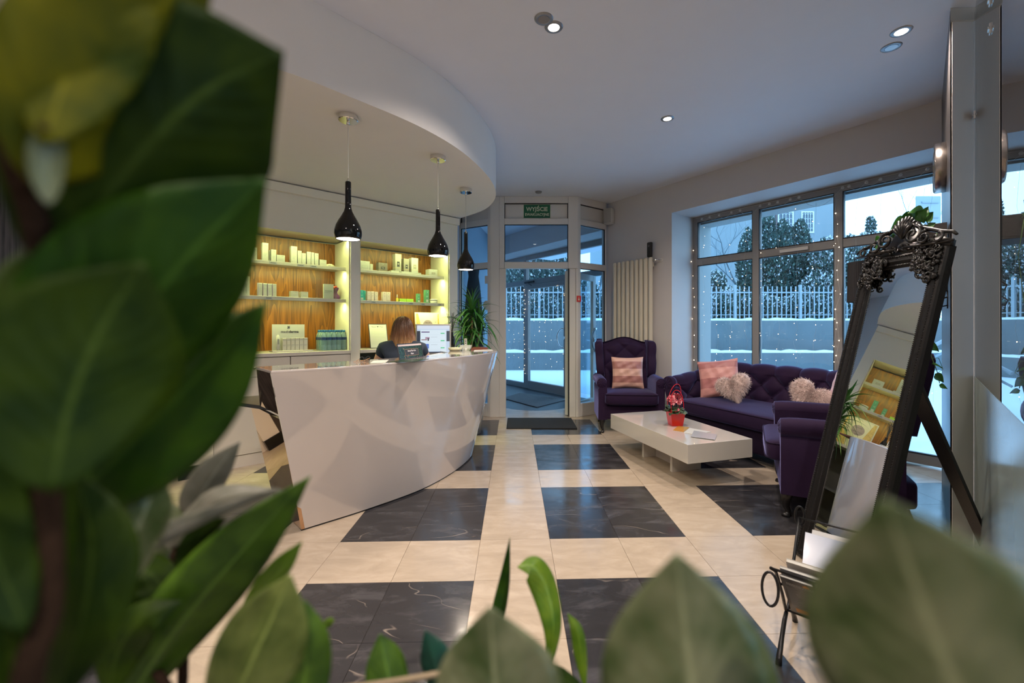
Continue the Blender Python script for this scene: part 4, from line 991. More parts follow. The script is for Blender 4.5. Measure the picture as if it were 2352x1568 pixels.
# ================================================================ pendants
def pendant(label, x, y, first=[None]):
    zc = BZ; zb = 1.78
    if first[0] is None:
        t = thing('pendant_lamp', label, 'lamp', (x, y, zb), 0, 'black glass pendants above the counter'); h = zc-zb
        b = MB(); b.lathe([(0, h-.034), (.056, h-.034), (.06, h-.031), (.06, h), (0, h)], 40); b.build('ceiling_rose', M['chrome'], t, smooth=False)
        b = MB(); b.tube([(0, 0, .375), (0, 0, h-.034)], .0022, 8); b.build('cord', flat((.55, .55, .5), .3), t)
        b = MB(); b.lathe([(.008, .362), (.010, .366), (.007, .378), (.004, .385), (0, .385)], 16); b.lathe([(.011, h-.055), (.008, h-.034)], 12); b.build('cord_grip', M['chrome'], t, smooth=True)
        pr_ = [(.0, .364), (.016, .364), (.0175, .358), (.0175, .30), (.0178, .24), (.019, .20), (.026, .175), (.042, .145), (.060, .115), (.074, .085), (.0815, .055), (.0825, .035), (.078, .012), (.0725, 0), (.070, .0), (.075, .014), (.079, .036), (.078, .055), (.070, .085), (.056, .113), (.036, .142), (.018, .16), (0, .165)]
        b = MB(); b.lathe(pr_, 40); b.build('shade', M['black_gloss'], t, smooth=True)
        b = MB(); b.lathe([(0, .004), (.070, .004), (.073, .012), (0, .012)], 32); b.build('bulb', mat('pendant_glow', (1, .9, .8), emit=(1, .88, .78), es=13), t)
        first[0] = t
    else: t = copy_tree(first[0]); t.location = (x, y, zb); t['label'] = label
    spot('pendant_light', (x, y, zb-.01), 14, (1, .83, .66), 150, .8, .06)
    return t
pendant('black teardrop pendant nearest the leaves, first of the row of three', -1.13, 2.72)
pendant('black teardrop pendant in the middle of the row of three', -.698, 3.37)
pendant('black teardrop pendant farthest along, before the entrance glass', -.595, 4.175)

# ================================================================ ceiling spotlights
def downlight(label, x, y, lit=True, vis=True, watts=80, tilt=(0, 0)):
    t = thing('downlight', label, 'lamp', (x, y, CEIL), 0, 'recessed ceiling spots')
    b = MB(); b.lathe([(.030, -.001), (.034, -.005), (.042, -.006), (.046, -.004), (.052, -.004), (.055, 0)], 32, cap=False)
    b.lathe([(.028, -.0005), (.0335, -.0045)], 32, cap=False); b.build('ring', flat((.30, .31, .33), .3, metal=.6), t, smooth=True)
    b = MB(); b.lathe([(0, -.0052), (.033, -.0052)], 24, cap=False)
    b.build('lens', M['bulb'] if lit else flat((.30, .27, .24), .15, coat=1), t)
    if lit: spot('downlight_beam', (x, y, CEIL-.02), watts, (1, .84, .72), 150, .75, .03)
    return t
DLY = lambda px_, py_: at_z(px_, py_, CEIL)
p = DLY(1272, 62); downlight('lit round ceiling spot at the top centre, beside a dark one', p.x, p.y)
p = DLY(1249, 43); downlight('unlit round ceiling spot touching the lit one at the top centre', p.x, p.y, False)
p = DLY(1533, 272); downlight('lit ceiling spot above the coffee table', p.x, p.y)
p = DLY(2070, 72); downlight('lit ceiling spot above the mirror, near the right wall', p.x, p.y)
p = DLY(2067, 90); downlight('unlit ceiling spot just in front of the one above the mirror', p.x+.01, p.y+.075, False)
for x, y in ((-.9, .3), (1.2, .5), (-2.4, -.6), (.2, -1.2), (1.9, -1.3)):  # unseen fill spots, added out of frame to brighten the room; no fixtures
    spot('room_fill', (x, y, CEIL-.02), 130, (1, .84, .72), 150, .75, .04)
p = at_z(1237, 440, CEIL); t = thing('smoke_detector', 'small flat white ceiling detector above the entrance sign', 'detector', p)
b = MB(); b.lathe([(0, -.022), (.02, -.022), (.04, -.016), (.045, 0), (0, 0)], 20); b.build('housing', M['grey_frame'], t, smooth=True)
# ================================================================ coffee table
TN = Vector((1.196, 3.21, 0)); tl = Vector((-.294, .956, 0)); tw = Vector((.956, .294, 0)); TROT = math.atan2(tw.y, tw.x)
ctb = thing('coffee_table', 'low glossy white rectangular coffee table between the armchairs and the sofa', 'table', TN, TROT)
b = MB(); b.box(0, .60, 0, 1.20, .206, .350); b.build('tabletop', mat('table_lacquer', (.60, .565, .51), .12, coat=1, coat_r=.03), ctb, bevel=.0015)
for y in (.405, .84):
    b = MB(); b.box(.155, .445, y, y+.03, 0, .206); b.build('leg', M['white_lac'], ctb, bevel=.001)
b = MB(); b.box(.285, .315, .435, .84, .0, .206); b.build('stretcher', M['white_lac'], ctb)
# flower pot with cyclamen-like pink blooms
def tp(px, py, z=.350): return at_z(px, py, z)
p = tp(1552, 976, .3505); fp = thing('potted_flower', 'red gift-bag pot of pink and white blooms with a red hoop handle', 'plant', p, .12)
b = MB(); h = .125
v = [(-.052, -.042, 0), (.048, -.042, 0), (.048, .042, 0), (-.052, .042, 0), (-.070, -.055, h), (.066, -.055, h), (.066, .055, h), (-.07, .055, h)]
b.add(v, [(0, 3, 2, 1), (0, 1, 5, 4), (1, 2, 6, 5), (2, 3, 7, 6), (3, 0, 4, 7), (4, 5, 6, 7)]); pot = b.build('pot', mat('red_card', (.55, .006, .008), .35, coat=.3), fp, bevel=.002)
for x in (-.042, .022):
    b = MB(); b.lathe([(.0, 0), (.0045, 0), (.0045, .002), (0, .002)], 12); b.v = [(x+q[0], -.0555-q[2], h-.012+q[1]) for q in b.v]; b.build('eyelet', M['card_w'], pot)
red = mat('red_plastic', (.62, .01, .02), .25)
for y, dx in ((-.05, 0), (.05, .0)):
    b = MB(); pts = [(-.042-.028*math.sin(PI*k/18)*(1 if k < 9 else 1)+.128*(k/18)+dx+.03*math.sin(PI*k/18)**2*(1 if y > 0 else 0), y*(1-.0*k), h-.02+.27*math.sin(PI*k/18)**.75*(1.1 if y > 0 else 1)) for k in range(19)]
    pts = [(.055*math.cos(PI-PI*k/18)*(1+.35*math.sin(PI*k/18))-.006+(.045*math.sin(PI*k/18) if y > 0 else -.01*math.sin(PI*k/18)), y, h-.02+(.255 if y > 0 else .215)*math.sin(PI*k/18)**.8) for k in range(19)]
    b.tube(pts, .0026, 8); b.build('handle', red, fp, smooth=True)
rr = random.Random(11)
def petal_mesh(col_i):
    b = MB()
    for k in range(5):
        a = 2*PI*k/5; ca, sa = math.cos(a), math.sin(a)
        def fn(u, v): 
            w_ = .013*math.sin(PI*min(1, .12+.88*u)**.8)*(v-.5)*2; l = .022*u; zz = .012*u*u+.003*math.sin(9*v)
            return (ca*l-sa*w_, sa*l+ca*w_, zz)
        b.grid(fn, 5, 5)
    me = bpy.data.meshes.new('bloom'); me.from_pydata(b.v, [], b.f); me.materials.append(col_i); me.polygons.foreach_set('use_smooth', [True]*len(me.polygons)); return me
def petal_mat():
    m = mat('petal', (.62, .02, .08), .5, var=.2); n = m.node_tree.nodes; L = m.node_tree.links
    t = n.new('ShaderNodeTexNoise'); t.inputs['Scale'].default_value = 70; oi = n.new('ShaderNodeTexCoord'); L.new(oi.outputs['Object'], t.inputs[0])
    r = ramp(n, [(.44, (.62, .012, .06)), (.66, (.85, .48, .50))]); L.new(t.outputs['Fac'], r.inputs[0]); L.new(r.outputs[0], n['Principled BSDF'].inputs['Base Color']); return m
pm = petal_mesh(petal_mat())
for k in range(34):
    a = rr.uniform(0, 2*PI); el = rr.uniform(-.15, 1); q = math.sqrt(max(0, 1-el*el))
    d = Vector((math.cos(a)*q, math.sin(a)*q, el)); c = Vector((-.004, 0, h+.085)); pos = c+Vector((d.x*.062, d.y*.05, d.z*.062))
    o = shared('bloom', pm, None, fp, pos); o.rotation_euler = d.to_track_quat('Z', 'Y').to_euler(); o.scale = [rr.uniform(.75, 1.15)]*3
o = shared('bloom', pm, None, fp, (.0, -.05, h+.022)); o.rotation_euler = (1.2, 0, 0); o.scale = [.6]*3
lm = mat('cyclamen_leaf', (.035, .07, .03), .45, var=.7, vscale=45)
b = MB()
def fnl(u, v): a = 2*PI*u; r = .034*v*(1-.25*math.exp(-8*(math.cos((a)/2))**2*0)) ; return (r*math.cos(a)+.026, r*math.sin(a)*1.05, .006*math.sin(3*a)*v-.010*v*v)
b.grid(fnl, 14, 5, True); lme = bpy.data.meshes.new('leaf'); lme.from_pydata(b.v, [], b.f); lme.materials.append(lm); lme.polygons.foreach_set('use_smooth', [True]*len(lme.polygons))
for k in range(20):
    a = 2*PI*k/10+rr.uniform(-.25, .25); el = .25 if k < 10 else -.1
    o = shared('leaf', lme, None, fp, (math.cos(a)*(.034+.022*(k >= 10)), math.sin(a)*.042, h+.022-.012*(k >= 10))); o.rotation_euler = (rr.uniform(-.3, .3), -el+rr.uniform(-.4, .5), a); o.scale = [rr.uniform(.8, 1.25)]*3
b = MB()
for k in range(9): a = 2*PI*k/9; b.tube([(0, 0, h-.02), (math.cos(a)*.02, math.sin(a)*.02, h+.03), (math.cos(a)*.035, math.sin(a)*.03, h+.08)], .0018, 5)
b.build('stems', flat((.10, .13, .05)), fp)
# brochures
def card(name, label, quad, col, z, th=.003, group=None):
    pts = [tp(x, y, z) for x, y in quad]; c = sum(pts, Vector())/4
    b = MB(); b.prism([((q-c).x, (q-c).y) for q in pts][::-1] if ((pts[1]-pts[0]).cross(pts[2]-pts[1])).z < 0 else [((q-c).x, (q-c).y) for q in pts], 0, th)
    o = b.build(name, col, None, loc=(c.x, c.y, z)); tag(o, label, 'brochure', group); return o
sat = lambda n_, c_2: mat(n_, c_2, .22, metal=.35)
card('brochure', 'golden glossy folded brochure lying nearest the red pot', [(1546, 988), (1570, 992), (1583, 982), (1558, 978)], sat('gold_print', (.62, .36, .08)), .3505)
card('brochure', 'white brochure between the golden and the silvery one', [(1571, 994), (1595, 998), (1634, 992), (1584, 983)], M['paper'], .3505)
card('brochure', 'silvery blue brochure on top, nearest the table corner', [(1587, 1003), (1642, 1010), (1647, 998), (1594, 989)], sat('silver_print', (.50, .50, .52)), .3545)

# ================================================================ upholstery helpers
def rounded_box(mb, x0, x1, y0, y1, z0, z1, e=4.0, nu=28, nv=14, puff=0):
    cx, cy, cz = (x0+x1)/2, (y0+y1)/2, (z0+z1)/2; a, b2, c = (x1-x0)/2, (y1-y0)/2, (z1-z0)/2
    sp = lambda t, p: math.copysign(abs(t)**p, t)
    def fn(u, v):
        th = 2*PI*u; ph = PI*(v-.5); k = 2/e
        x = sp(math.cos(th), k*.55)*sp(math.cos(ph), k); y = sp(math.sin(th), k*.55)*sp(math.cos(ph), k); z = sp(math.sin(ph), k)
        zz = cz+c*z+(puff*(1-x*x)*(1-y*y) if z > 0 else 0)
        return (cx+a*x, cy+b2*y, zz)
    mb.grid(fn, nu, nv, True)
def tuft(u, v, pu, pv):
    """diamond tufting: 0 at the buttons, 1 on the pillows"""
    a = u/pu; c = v/pv
    return math.sqrt(abs(math.sin(PI*(a+c)/2)*math.sin(PI*(a-c)/2)))
def scroll_arm(mb, x, side, y0, y1, z0, ztop, w_, rs, ny=14):
    """arm of thickness w_ at x (inner face), outward side=-1/+1; top rolled outward with radius rs"""
    prof = []
    # inner face up, over the roll, down the outside
    zi = ztop-rs
    prof.append((0, z0)); prof.append((0, zi*.6+z0*.4)); prof.append((0, zi))
    cx = rs
    for k in range(15):
        a = PI-(PI*1.35)*k/14
        prof.append((cx+rs*math.cos(a), zi+rs*math.sin(a)))
    prof.append((w_, zi-rs*1.1)); prof.append((w_*.98, (zi+z0)/2)); prof.append((w_, z0))
    pts = []; n = len(prof); vs = []
    for j in range(ny):
        t = j/(ny-1); y = y0+(y1-y0)*t; sh = 1-.04*max(0, (1-t*6))**2 if t < 1/6 else 1
        for (px_, pz_) in prof:
            cxm, czm = w_/2, (z0+ztop)/2
            vs.append((x+side*(cxm+(px_-cxm)*sh), y, czm+(pz_-czm)*(sh if pz_ > czm else 1)))
    fs = []
    for j in range(ny-1):
        for k in range(n-1): fs.append((j*n+k, j*n+k+1, (j+1)*n+k+1, (j+1)*n+k))
        fs.append((j*n+n-1, j*n, (j+1)*n, (j+1)*n+n-1))
    fs.append(tuple(range(n))); fs.append(tuple(range((ny-1)*n, ny*n))[::-1])
    mb.add(vs, fs)
def cabriole(mb, x, y, h, sx, sy):
    pts = [(0, h, .034), (.006, h*.85, .033), (.014, h*.65, .026), (.010, h*.42, .019), (-.004, h*.22, .015), (-.002, h*.10, .017), (.012, h*.04, .023), (.014, 0, .022)]
    k = 1/1.414
    mb.tube([(x+sx*d*k, y+sy*d*k, z) for d, z, r in pts], [r for d, z, r in pts], 12)
def armchair(label, loc, rz):
    """origin on the floor under the front centre; +y towards the back"""
    t = thing('wing_armchair', label, 'armchair', loc, rz, 'purple velvet wing armchairs')
    W2 = .385; lz = .155
    b = MB(); rounded_box(b, -.36, .36, .05, .66, lz, .33, 9); b.build('seat_frame', M['velvet'], t, smooth=True)
    b = MB(); rounded_box(b, -.305, .305, -.02, .50, .325, .475, 5.5, puff=.015); q = b.build('seat_cushion', M['velvet'], t, smooth=True)
    b = MB()
    for z in (.353, .452):
        pts = []; n = 44
        for k in range(n+1):
            a = 2*PI*k/n; sp = lambda t_, p: math.copysign(abs(t_)**p, t_)
            pts.append((.300*sp(math.cos(a), .2), .24+.258*sp(math.sin(a), .2), z))
        b.tube(pts, .0042, 6, cap=False)
    b.build('piping', M['velvet_dark'], q, smooth=True)
    for s_ in (-1, 1):
        b = MB(); scroll_arm(b, s_*.275, s_, .055, .60, lz, .645, .105, .062); a_ = b.build('arm', M['velvet'], t, smooth=True)
        md = a_.modifiers.new('es', 'EDGE_SPLIT'); md.split_angle = math.radians(60)
        b = MB()                                            # pleated scroll face
        def fn(u, v):
            a = 2*PI*u; r = .053*v; return (s_*(.275+.061)+r*math.cos(a), .054-.012*(1-v*v)-.003*math.cos(9*a)*v*(1-v)*4, .577+r*math.sin(a))
        b.grid(fn, 36, 6, True); b.build('scroll_face', M['velvet'], a_, smooth=True)
    # tufted back, leaning, with a serpentine top
    b = MB(); lean = .17
    def back(u, v):
        x = (-.5+u)*.60; top = 1.055+.035*math.cos(PI*(u-.5)*2)*1.0-.012*abs(u-.5)*2
        z = .40+(top-.40)*v; y = .50+lean*(z-.40)
        tf = tuft(x, z-.96, .13, .115) if z > .62 else 1
        k = min(1, max(0, (z-.60)/.08)); e = min(1, (1-abs(u-.5)*2)*6)*min(1, (1-v)*9)
        return (x, y-.05*e-.035*(tf*k+(1-k))*e+.02, z)
    b.grid(back, 61, 64)
    o = b.build('backrest', M['velvet'], t, smooth=True)
    b = MB()
    def rear(u, v):
        x = (-.5+u)*.62; top = 1.058+.035*math.cos(PI*(u-.5)*2); z = lz+.01+(top-lz)*v; y = .52+lean*max(0, z-.40)+.075
        e = min(1, (1-abs(u-.5)*2)*8)*min(1, (1-v)*12); return (x, y-.075*(1-e)+.0*e, z-(1-e)*.002)
    b.grid(rear, 21, 24); b.build('back_cover', M['velvet'], o, smooth=True)
    b = MB()
    for r_ in range(3):
        for k in range(-2, 3):
            xx = k*.13+(.065 if r_ % 2 else 0); zz = .96-.115*r_+(0)
            if abs(xx) > .24: continue
            xx2 = k*.13 if r_ % 2 == 0 else k*.13+.13*0; zz = .96-r_*.115
            if (k+r_) % 2: continue
            b.sphere((k*.13, .50+lean*(zz-.40)+.012, zz), .011, 8, 6, (1, .5, 1))
    stuff(b.build('buttons', M['velvet_dark'], o, smooth=True))
    for s_ in (-1, 1):                                      # wings
        b = MB()
        prof = [(.0, .585), (-.12, .60), (-.175, .66), (-.185, .76), (-.16, .86), (-.165, .95), (-.15, 1.02), (-.10, 1.05), (-.02, 1.055), (.06, 1.04), (.06, .585)]
        pc = catmull([Vector((p_[0], p_[1], 0)) for p_ in prof], 4)
        n = len(pc)
        # thickness profile: rounded slab around x = s*.30 swelling outward at the front edge
        vs = []; L_ = 7
        cy_ = sum(p_.x for p_ in pc)/n; cz_ = sum(p_.y for p_ in pc)/n
        for j in range(L_):
            a = -PI/2+PI*j/(L_-1); k = math.cos(a)**.5 if math.cos(a) > 0 else 0; sc_ = .93+.07*k
            for p_ in pc:
                yy = cy_+(p_.x-cy_)*sc_; zz = cz_+(p_.y-cz_)*sc_
                fl_ = max(0, min(1, (-yy-.02)/.15))
                vs.append((s_*(.292+.018*fl_+.030*max(0, zz-.62)/.4*(.4+.6*fl_)+(.036+.012*fl_)*math.sin(a)), .60+lean*(zz-.6)*.9+yy, zz))
        fs = []
        for j in range(L_-1):
            for k in range(n): fs.append((j*n+k, j*n+(k+1) % n, (j+1)*n+(k+1) % n, (j+1)*n+k))
        fs.append(tuple(range(n))[::-1]); fs.append(tuple(range((L_-1)*n, L_*n)))
        b.add(vs, fs); w_o = b.build('wing', M['velvet'], t, smooth=True); md = w_o.modifiers.new('es', 'EDGE_SPLIT'); md.split_angle = math.radians(70)
    for sx_, y, sy_ in ((-1, .09, -1), (1, .09, -1)):
        b = MB(); cabriole(b, sx_*.325, y, lz+.01, sx_, sy_); b.build('leg', M['black_wood'], t, smooth=True)
    for sx_ in (-1, 1):
        b = MB(); b.tube([(sx_*.30, .60, lz+.01), (sx_*.305, .63, .08), (sx_*.31, .68, 0)], [.026, .022, .018], 10); b.build('leg', M['black_wood'], t, smooth=True)
    return t
A1 = armchair('purple velvet wing armchair facing the room beside the entrance and radiator', (1.195, 4.90, 0), math.radians(-4))
a2d = Vector((-.455, -.89, 0)); A2 = armchair('purple velvet wing armchair seen from its side, half hidden by the leaning mirror', (1.755, 3.155, 0), math.atan2(a2d.y, a2d.x)); A2.scale = (1.05, 1.15, 1.0)

# ================================================================ chesterfield sofa
so = Vector((1.60, 4.72, 0)); se = Vector((.42, -.907, 0)).normalized(); SOR = math.atan2(se.y, se.x)
sofa = thing('chesterfield_sofa', 'long purple velvet button-tufted sofa with a curved back under the window', 'sofa', so, SOR)
SL = 1.74; SDp = .80
path = catmull([Vector(p_) for p_ in [(-.02, .06, 0), (-.03, .25, 0), (.02, .44, 0), (.16, .60, 0), (.42, .70, 0), (.8, .735, 0), (SL-.8, .735, 0), (SL-.42, .70, 0), (SL-.16, .60, 0), (SL-.02, .44, 0), (SL+.03, .25, 0), (SL+.02, .06, 0)]], 24)
acc = [0]
for a_, c_2 in zip(path[:-1], path[1:]): acc.append(acc[-1]+(c_2-a_).length)
TOT = acc[-1]; nP = len(path)
def sofa_back(i, v):
    p_ = path[i]; a_, c_2 = path[max(0, i-1)], path[min(nP-1, i+1)]; tg = (c_2-a_).normalized(); nr = Vector((-tg.y, tg.x, 0))   # towards the outside/back
    s_ = acc[i]; mid = math.sin(PI*min(1, max(0, s_/TOT)))
    ztop = .665+.15*min(1, max(0, (mid-.22)/.5))**1.0; r = .075
    zc = ztop-r; z0 = .40
    # v 0..0.55 inner face, .55..0.8 roll, ..1 outer face
    if v < .55:
        t_ = v/.55; z = z0+(zc-z0)*t_; off = -.0+.05*t_; k = 1
        L_ = z
    elif v < .82:
        t_ = (v-.55)/.27; a = PI-PI*1.25*t_; z = zc+r*math.sin(a); off = .05+r+r*math.cos(a); L_ = zc+r*(PI-a)
    else:
        t_ = (v-.82)/.18; a = PI-PI*1.25; z1_ = zc+r*math.sin(a); o1 = .05+r+r*math.cos(a); z = z1_+(.11-z1_)*t_; off = o1+(.10-o1)*min(1, t_*2); L_ = 9
    d = 0
    edge_ = min(1, s_/.05, (TOT-s_)/.05)
    PU, PV = .125, .115
    if v < .82:
        u_ = s_-TOT/2; h_ = L_-zc+.02
        if h_ < 0:
            tf = tuft(u_, h_, PU, PV)
        else: tf = abs(math.sin(PI*u_/(PU*2)+PI/2*0))**.5 if True else 1
        if h_ >= 0:
            tf0 = abs(math.sin(PI*u_/(2*PU)))
            tf = tf0**.5
        fade = 1 if v < .6 else max(0, 1-(v-.6)/.22)
        d = -.052*(tf-.4)*(fade if v >= .55 else min(1, v/.08+.3))*edge_
    if v < .55: q = nr*(off+d)
    elif v < .82:
        a = PI-PI*1.25*(v-.55)/.27; q = nr*(off-(-d)*math.cos(a)*-1*0); rr_ = r-d*.7; q = nr*(.05+r+rr_*math.cos(a)); z = zc+rr_*math.sin(a)
    else: q = nr*off
    return Vector((p_.x, p_.y, z))+q
b = MB(); NVs = 60; vs = [sofa_back(i, j/(NVs-1)) for i in range(nP) for j in range(NVs)]; fs = []
for i in range(nP-1):
    for j in range(NVs-1): k = i*NVs+j; fs.append((k, k+NVs, k+NVs+1, k+1))
fs.append(tuple(range(NVs))); fs.append(tuple((nP-1)*NVs+j for j in range(NVs))[::-1])
b.add(vs, fs); bk_ = b.build('backrest', M['velvet'], sofa, smooth=True)
md = bk_.modifiers.new('es', 'EDGE_SPLIT'); md.split_angle = math.radians(75)
b = MB(); PU, PV = .125, .115
for r_ in range(4):
    for k in range(-12, 13):
        if (k+r_) % 2: continue
        s_ = TOT/2+k*PU
        if s_ < .08 or s_ > TOT-.08: continue
        i = min(range(nP), key=lambda q: abs(acc[q]-s_)); ztop = .665+.15*min(1, max(0, (math.sin(PI*s_/TOT)-.22)/.5)); z = ztop-.075-.02-PV*r_
        if z < .44: continue
        v_ = .55*(z-.40)/(ztop-.075-.40); c = sofa_back(i, v_); b.sphere((c.x, c.y, c.z), .011, 8, 6)
stuff(b.build('buttons', M['velvet_dark'], bk_, smooth=True))
# arm fronts: scroll faces
for i, s_ in ((0, -1), (nP-1, 1)):
    b = MB(); c = path[i]; 
    def fn(u, v): a = 2*PI*u; r = .078*v; return (c.x+s_*(.05+.075)+r*math.cos(a), c.y-.004-.012*(1-v*v)-.004*math.cos(8*a)*v*(1-v)*4, .59+r*math.sin(a))
    b.grid(fn, 36, 6, True); b.build('scroll_face', M['velvet'], bk_, smooth=True)
    b = MB(); rounded_box(b, min(c.x+s_*.0, c.x+s_*.11), max(c.x+s_*.0, c.x+s_*.11), c.y-.006, c.y+.06, .11, .56, 8); b.build('arm_front', M['velvet'], bk_, smooth=True)
b = MB(); rounded_box(b, .03, SL-.03, -.02, .72, .30, .455, 9, 60, 16, .012); cu_ = b.build('seat_cushion', M['velvet'], sofa, smooth=True)
b = MB()
for z in (.335, .438): b.tube([(.05, -.016, z), (SL-.05, -.016, z)], .005, 6)
b.build('piping', M['velvet_dark'], cu_, smooth=True)
b = MB(); rounded_box(b, .02, SL-.02, .01, .72, .09, .31, 14, 40, 12); b.build('base', M['velvet_dark'], sofa, smooth=True)
for x, y in ((.10, .08), (SL-.1, .08), (.15, .62), (SL-.15, .62)):
    b = MB(); b.tube([(x, y, .1), (x, y, 0)], [.025, .018], 10); b.build('leg', M['black_wood'], sofa)

# ================================================================ cushions
def stripe_mat(name, cols, axis, pos):
    m = bpy.data.materials.new(name); m.use_nodes = True; n = m.node_tree.nodes; L = m.node_tree.links; bs = n['Principled BSDF']
    co = n.new('ShaderNodeTexCoord'); sx_ = n.new('ShaderNodeSeparateXYZ'); L.new(co.outputs['Object'], sx_.inputs[0])
    mr = n.new('ShaderNodeMapRange'); mr.inputs['From Min'].default_value = -.22; mr.inputs['From Max'].default_value = .22; L.new(sx_.outputs[axis], mr.inputs['Value'])
    r = n.new('ShaderNodeValToRGB'); r.color_ramp.interpolation = 'CONSTANT'; e = r.color_ramp.elements
    while len(e) < len(pos): e.new(.5)
    for k, q in enumerate(pos): e[k].position = q; e[k].color = (*cols[k % 2], 1)
    L.new(mr.outputs[0], r.inputs[0]); L.new(r.outputs[0], bs.inputs['Base Color'])
    bs.inputs['Roughness'].default_value = .45; bs.inputs['Sheen Weight'].default_value = .3
    t = n.new('ShaderNodeTexNoise'); t.inputs['Scale'].default_value = 9; t.inputs['Detail'].default_value = 4; L.new(co.outputs['Object'], t.inputs[0])
    bp = n.new('ShaderNodeBump'); bp.inputs['Strength'].default_value = .5; bp.inputs['Distance'].default_value = .02; L.new(t.outputs['Fac'], bp.inputs['Height']); L.new(bp.outputs[0], bs.inputs['Normal'])
    return m
M['stripe'] = stripe_mat('striped_satin', [(.62, .36, .29), (.36, .15, .13)], 'Z', [0, .22, .40, .60, .80])
M['stripe2'] = stripe_mat('striped_satin_pink', [(.58, .27, .25), (.40, .15, .15)], 'Z', [0, .25, .5, .75, .9])
M['lilac'] = mat('lilac_satin', (.60, .42, .48), .4, sheen=.3)
def cushion(label, loc, rot, s_=.40, th=.13, m_=None, seed=1, group='satin cushions'):
    """square cushion standing in its local xz plane"""
    b = MB(); rnd = random.Random(seed); ph = [rnd.uniform(0, 6) for _ in range(6)]
    def side(sg):
        def fn(u, v):
            x = (u-.5)*2; z = (v-.5)*2; k = (max(0, 1-x*x)*max(0, 1-z*z))**.42
            px_ = s_/2*x*(1-.07*(1-z*z)*abs(x)); pz_ = s_/2*z*(1-.07*(1-x*x)*abs(z))
            wr_ = .004*math.sin(11*x+5*z+ph[0])+.004*math.sin(14*z-7*x+ph[1])
            return (px_, sg*(th/2*k+wr_*k), pz_)
        return fn
    b.grid(side(-1), 25, 25); b.grid(side(1), 25, 25)
    t = b.build('cushion', m_, None, smooth=True); t.location = loc; t.rotation_euler = rot; tag(t, label, 'cushion', group); return t
# on the first armchair: against the back
ca = A1.matrix_basis
A1.rotation_euler = A1.rotation_euler
def on(obj_loc, rz, p): c, s_ = math.cos(rz), math.sin(rz); return Vector((obj_loc[0]+c*p[0]-s_*p[1], obj_loc[1]+s_*p[0]+c*p[1], p[2]))
r1 = math.radians(-4)
cushion('peach and dusty-rose striped satin cushion leaning on the armchair by the radiator', on((1.195, 4.90), r1, (.0, .335, .672)), (-.17, 0, r1), .385, .12, M['stripe'], 1)
def on_s(p): return on((so.x, so.y), SOR, p)
cushion('pink striped satin cushion standing in the sofa corner behind the furry heart', on_s((.22, .44, .665)), (-.30, -.14, SOR+.60), .42, .13, M['stripe2'], 2)
cushion('pale lilac satin cushion at the far end of the sofa beside the second furry heart', on_s((1.50, .42, .66)), (-.25, .1, SOR-.55), .40, .12, M['lilac'], 3)
M['fur'] = mat('cream_fur', (.66, .52, .48), .9, var=.2, sheen=.5)
def heart(label, loc, rot, s_, seed):
    rnd = random.Random(seed); t = thing('heart_cushion', label, 'cushion', loc, 0, 'furry heart cushions', rot)
    hp = heart_poly(s_)
    b = MB(); n = len(hp); rings = 7
    def ringpt(k, q, sg):
        a = (q/rings); f = 1-a; x, z = hp[k % n]; cz_ = -.0*s_; return (x*f, sg*.065*math.sqrt(max(0, 1-f**2.6)), cz_+(z-cz_)*f)
    for sg in (-1, 1):
        vs = [ringpt(k, q, sg) for q in range(rings) for k in range(n)]+[(0, sg*.065, 0)]
        fs = [(q*n+k, q*n+(k+1) % n, (q+1)*n+(k+1) % n, (q+1)*n+k) for q in range(rings-1) for k in range(n)]+[((rings-1)*n+k, (rings-1)*n+(k+1) % n, rings*n) for k in range(n)]
        b.add(vs, fs)
    core = b.build('core', M['fur'], t, smooth=True)
    f = MB(); 
    for _ in range(5200):
        k = rnd.uniform(0, n); k0 = int(k) % n; a = rnd.random()**.62; fr = k-int(k)
        x = hp[k0][0]*(1-fr)+hp[(k0+1) % n][0]*fr; z = hp[k0][1]*(1-fr)+hp[(k0+1) % n][1]*fr; sg = -1 if rnd.random() < .75 else 1
        P_ = Vector((x*a, sg*.065*math.sqrt(max(0, 1-a**2.6)), z*a)); nrm = Vector((x*a**3*3, sg*.16*(1-a*.6), z*a**3*3)).normalized()
        d = (nrm+Vector((rnd.uniform(-.7, .7), rnd.uniform(-.4, .4), rnd.uniform(-.9, .4)))).normalized(); L_ = rnd.uniform(.015, .032)
        sd = d.cross(Vector((rnd.uniform(-1, 1), rnd.uniform(-1, 1), rnd.uniform(-1, 1)))).normalized()*.0014
        f.add([P_-sd, P_+sd, P_+d*L_*.6+sd*.7+Vector((0, 0, -.003)), P_+d*L_+Vector((0, 0, -.006)), P_+d*L_*.6-sd*.7+Vector((0, 0, -.003))], [(0, 1, 2, 3, 4)])
    stuff(f.build('fur', M['fur'], t)); return t
heart('cream furry heart cushion leaning on the striped cushion, left part of the sofa', on_s((.50, .33, .61)), (-.35, -.35, SOR+.55), .172, 1)
heart('cream furry heart cushion at the right part of the sofa before the lilac cushion', on_s((1.25, .36, .61)), (-.35, .45, SOR+.25), .180, 2)

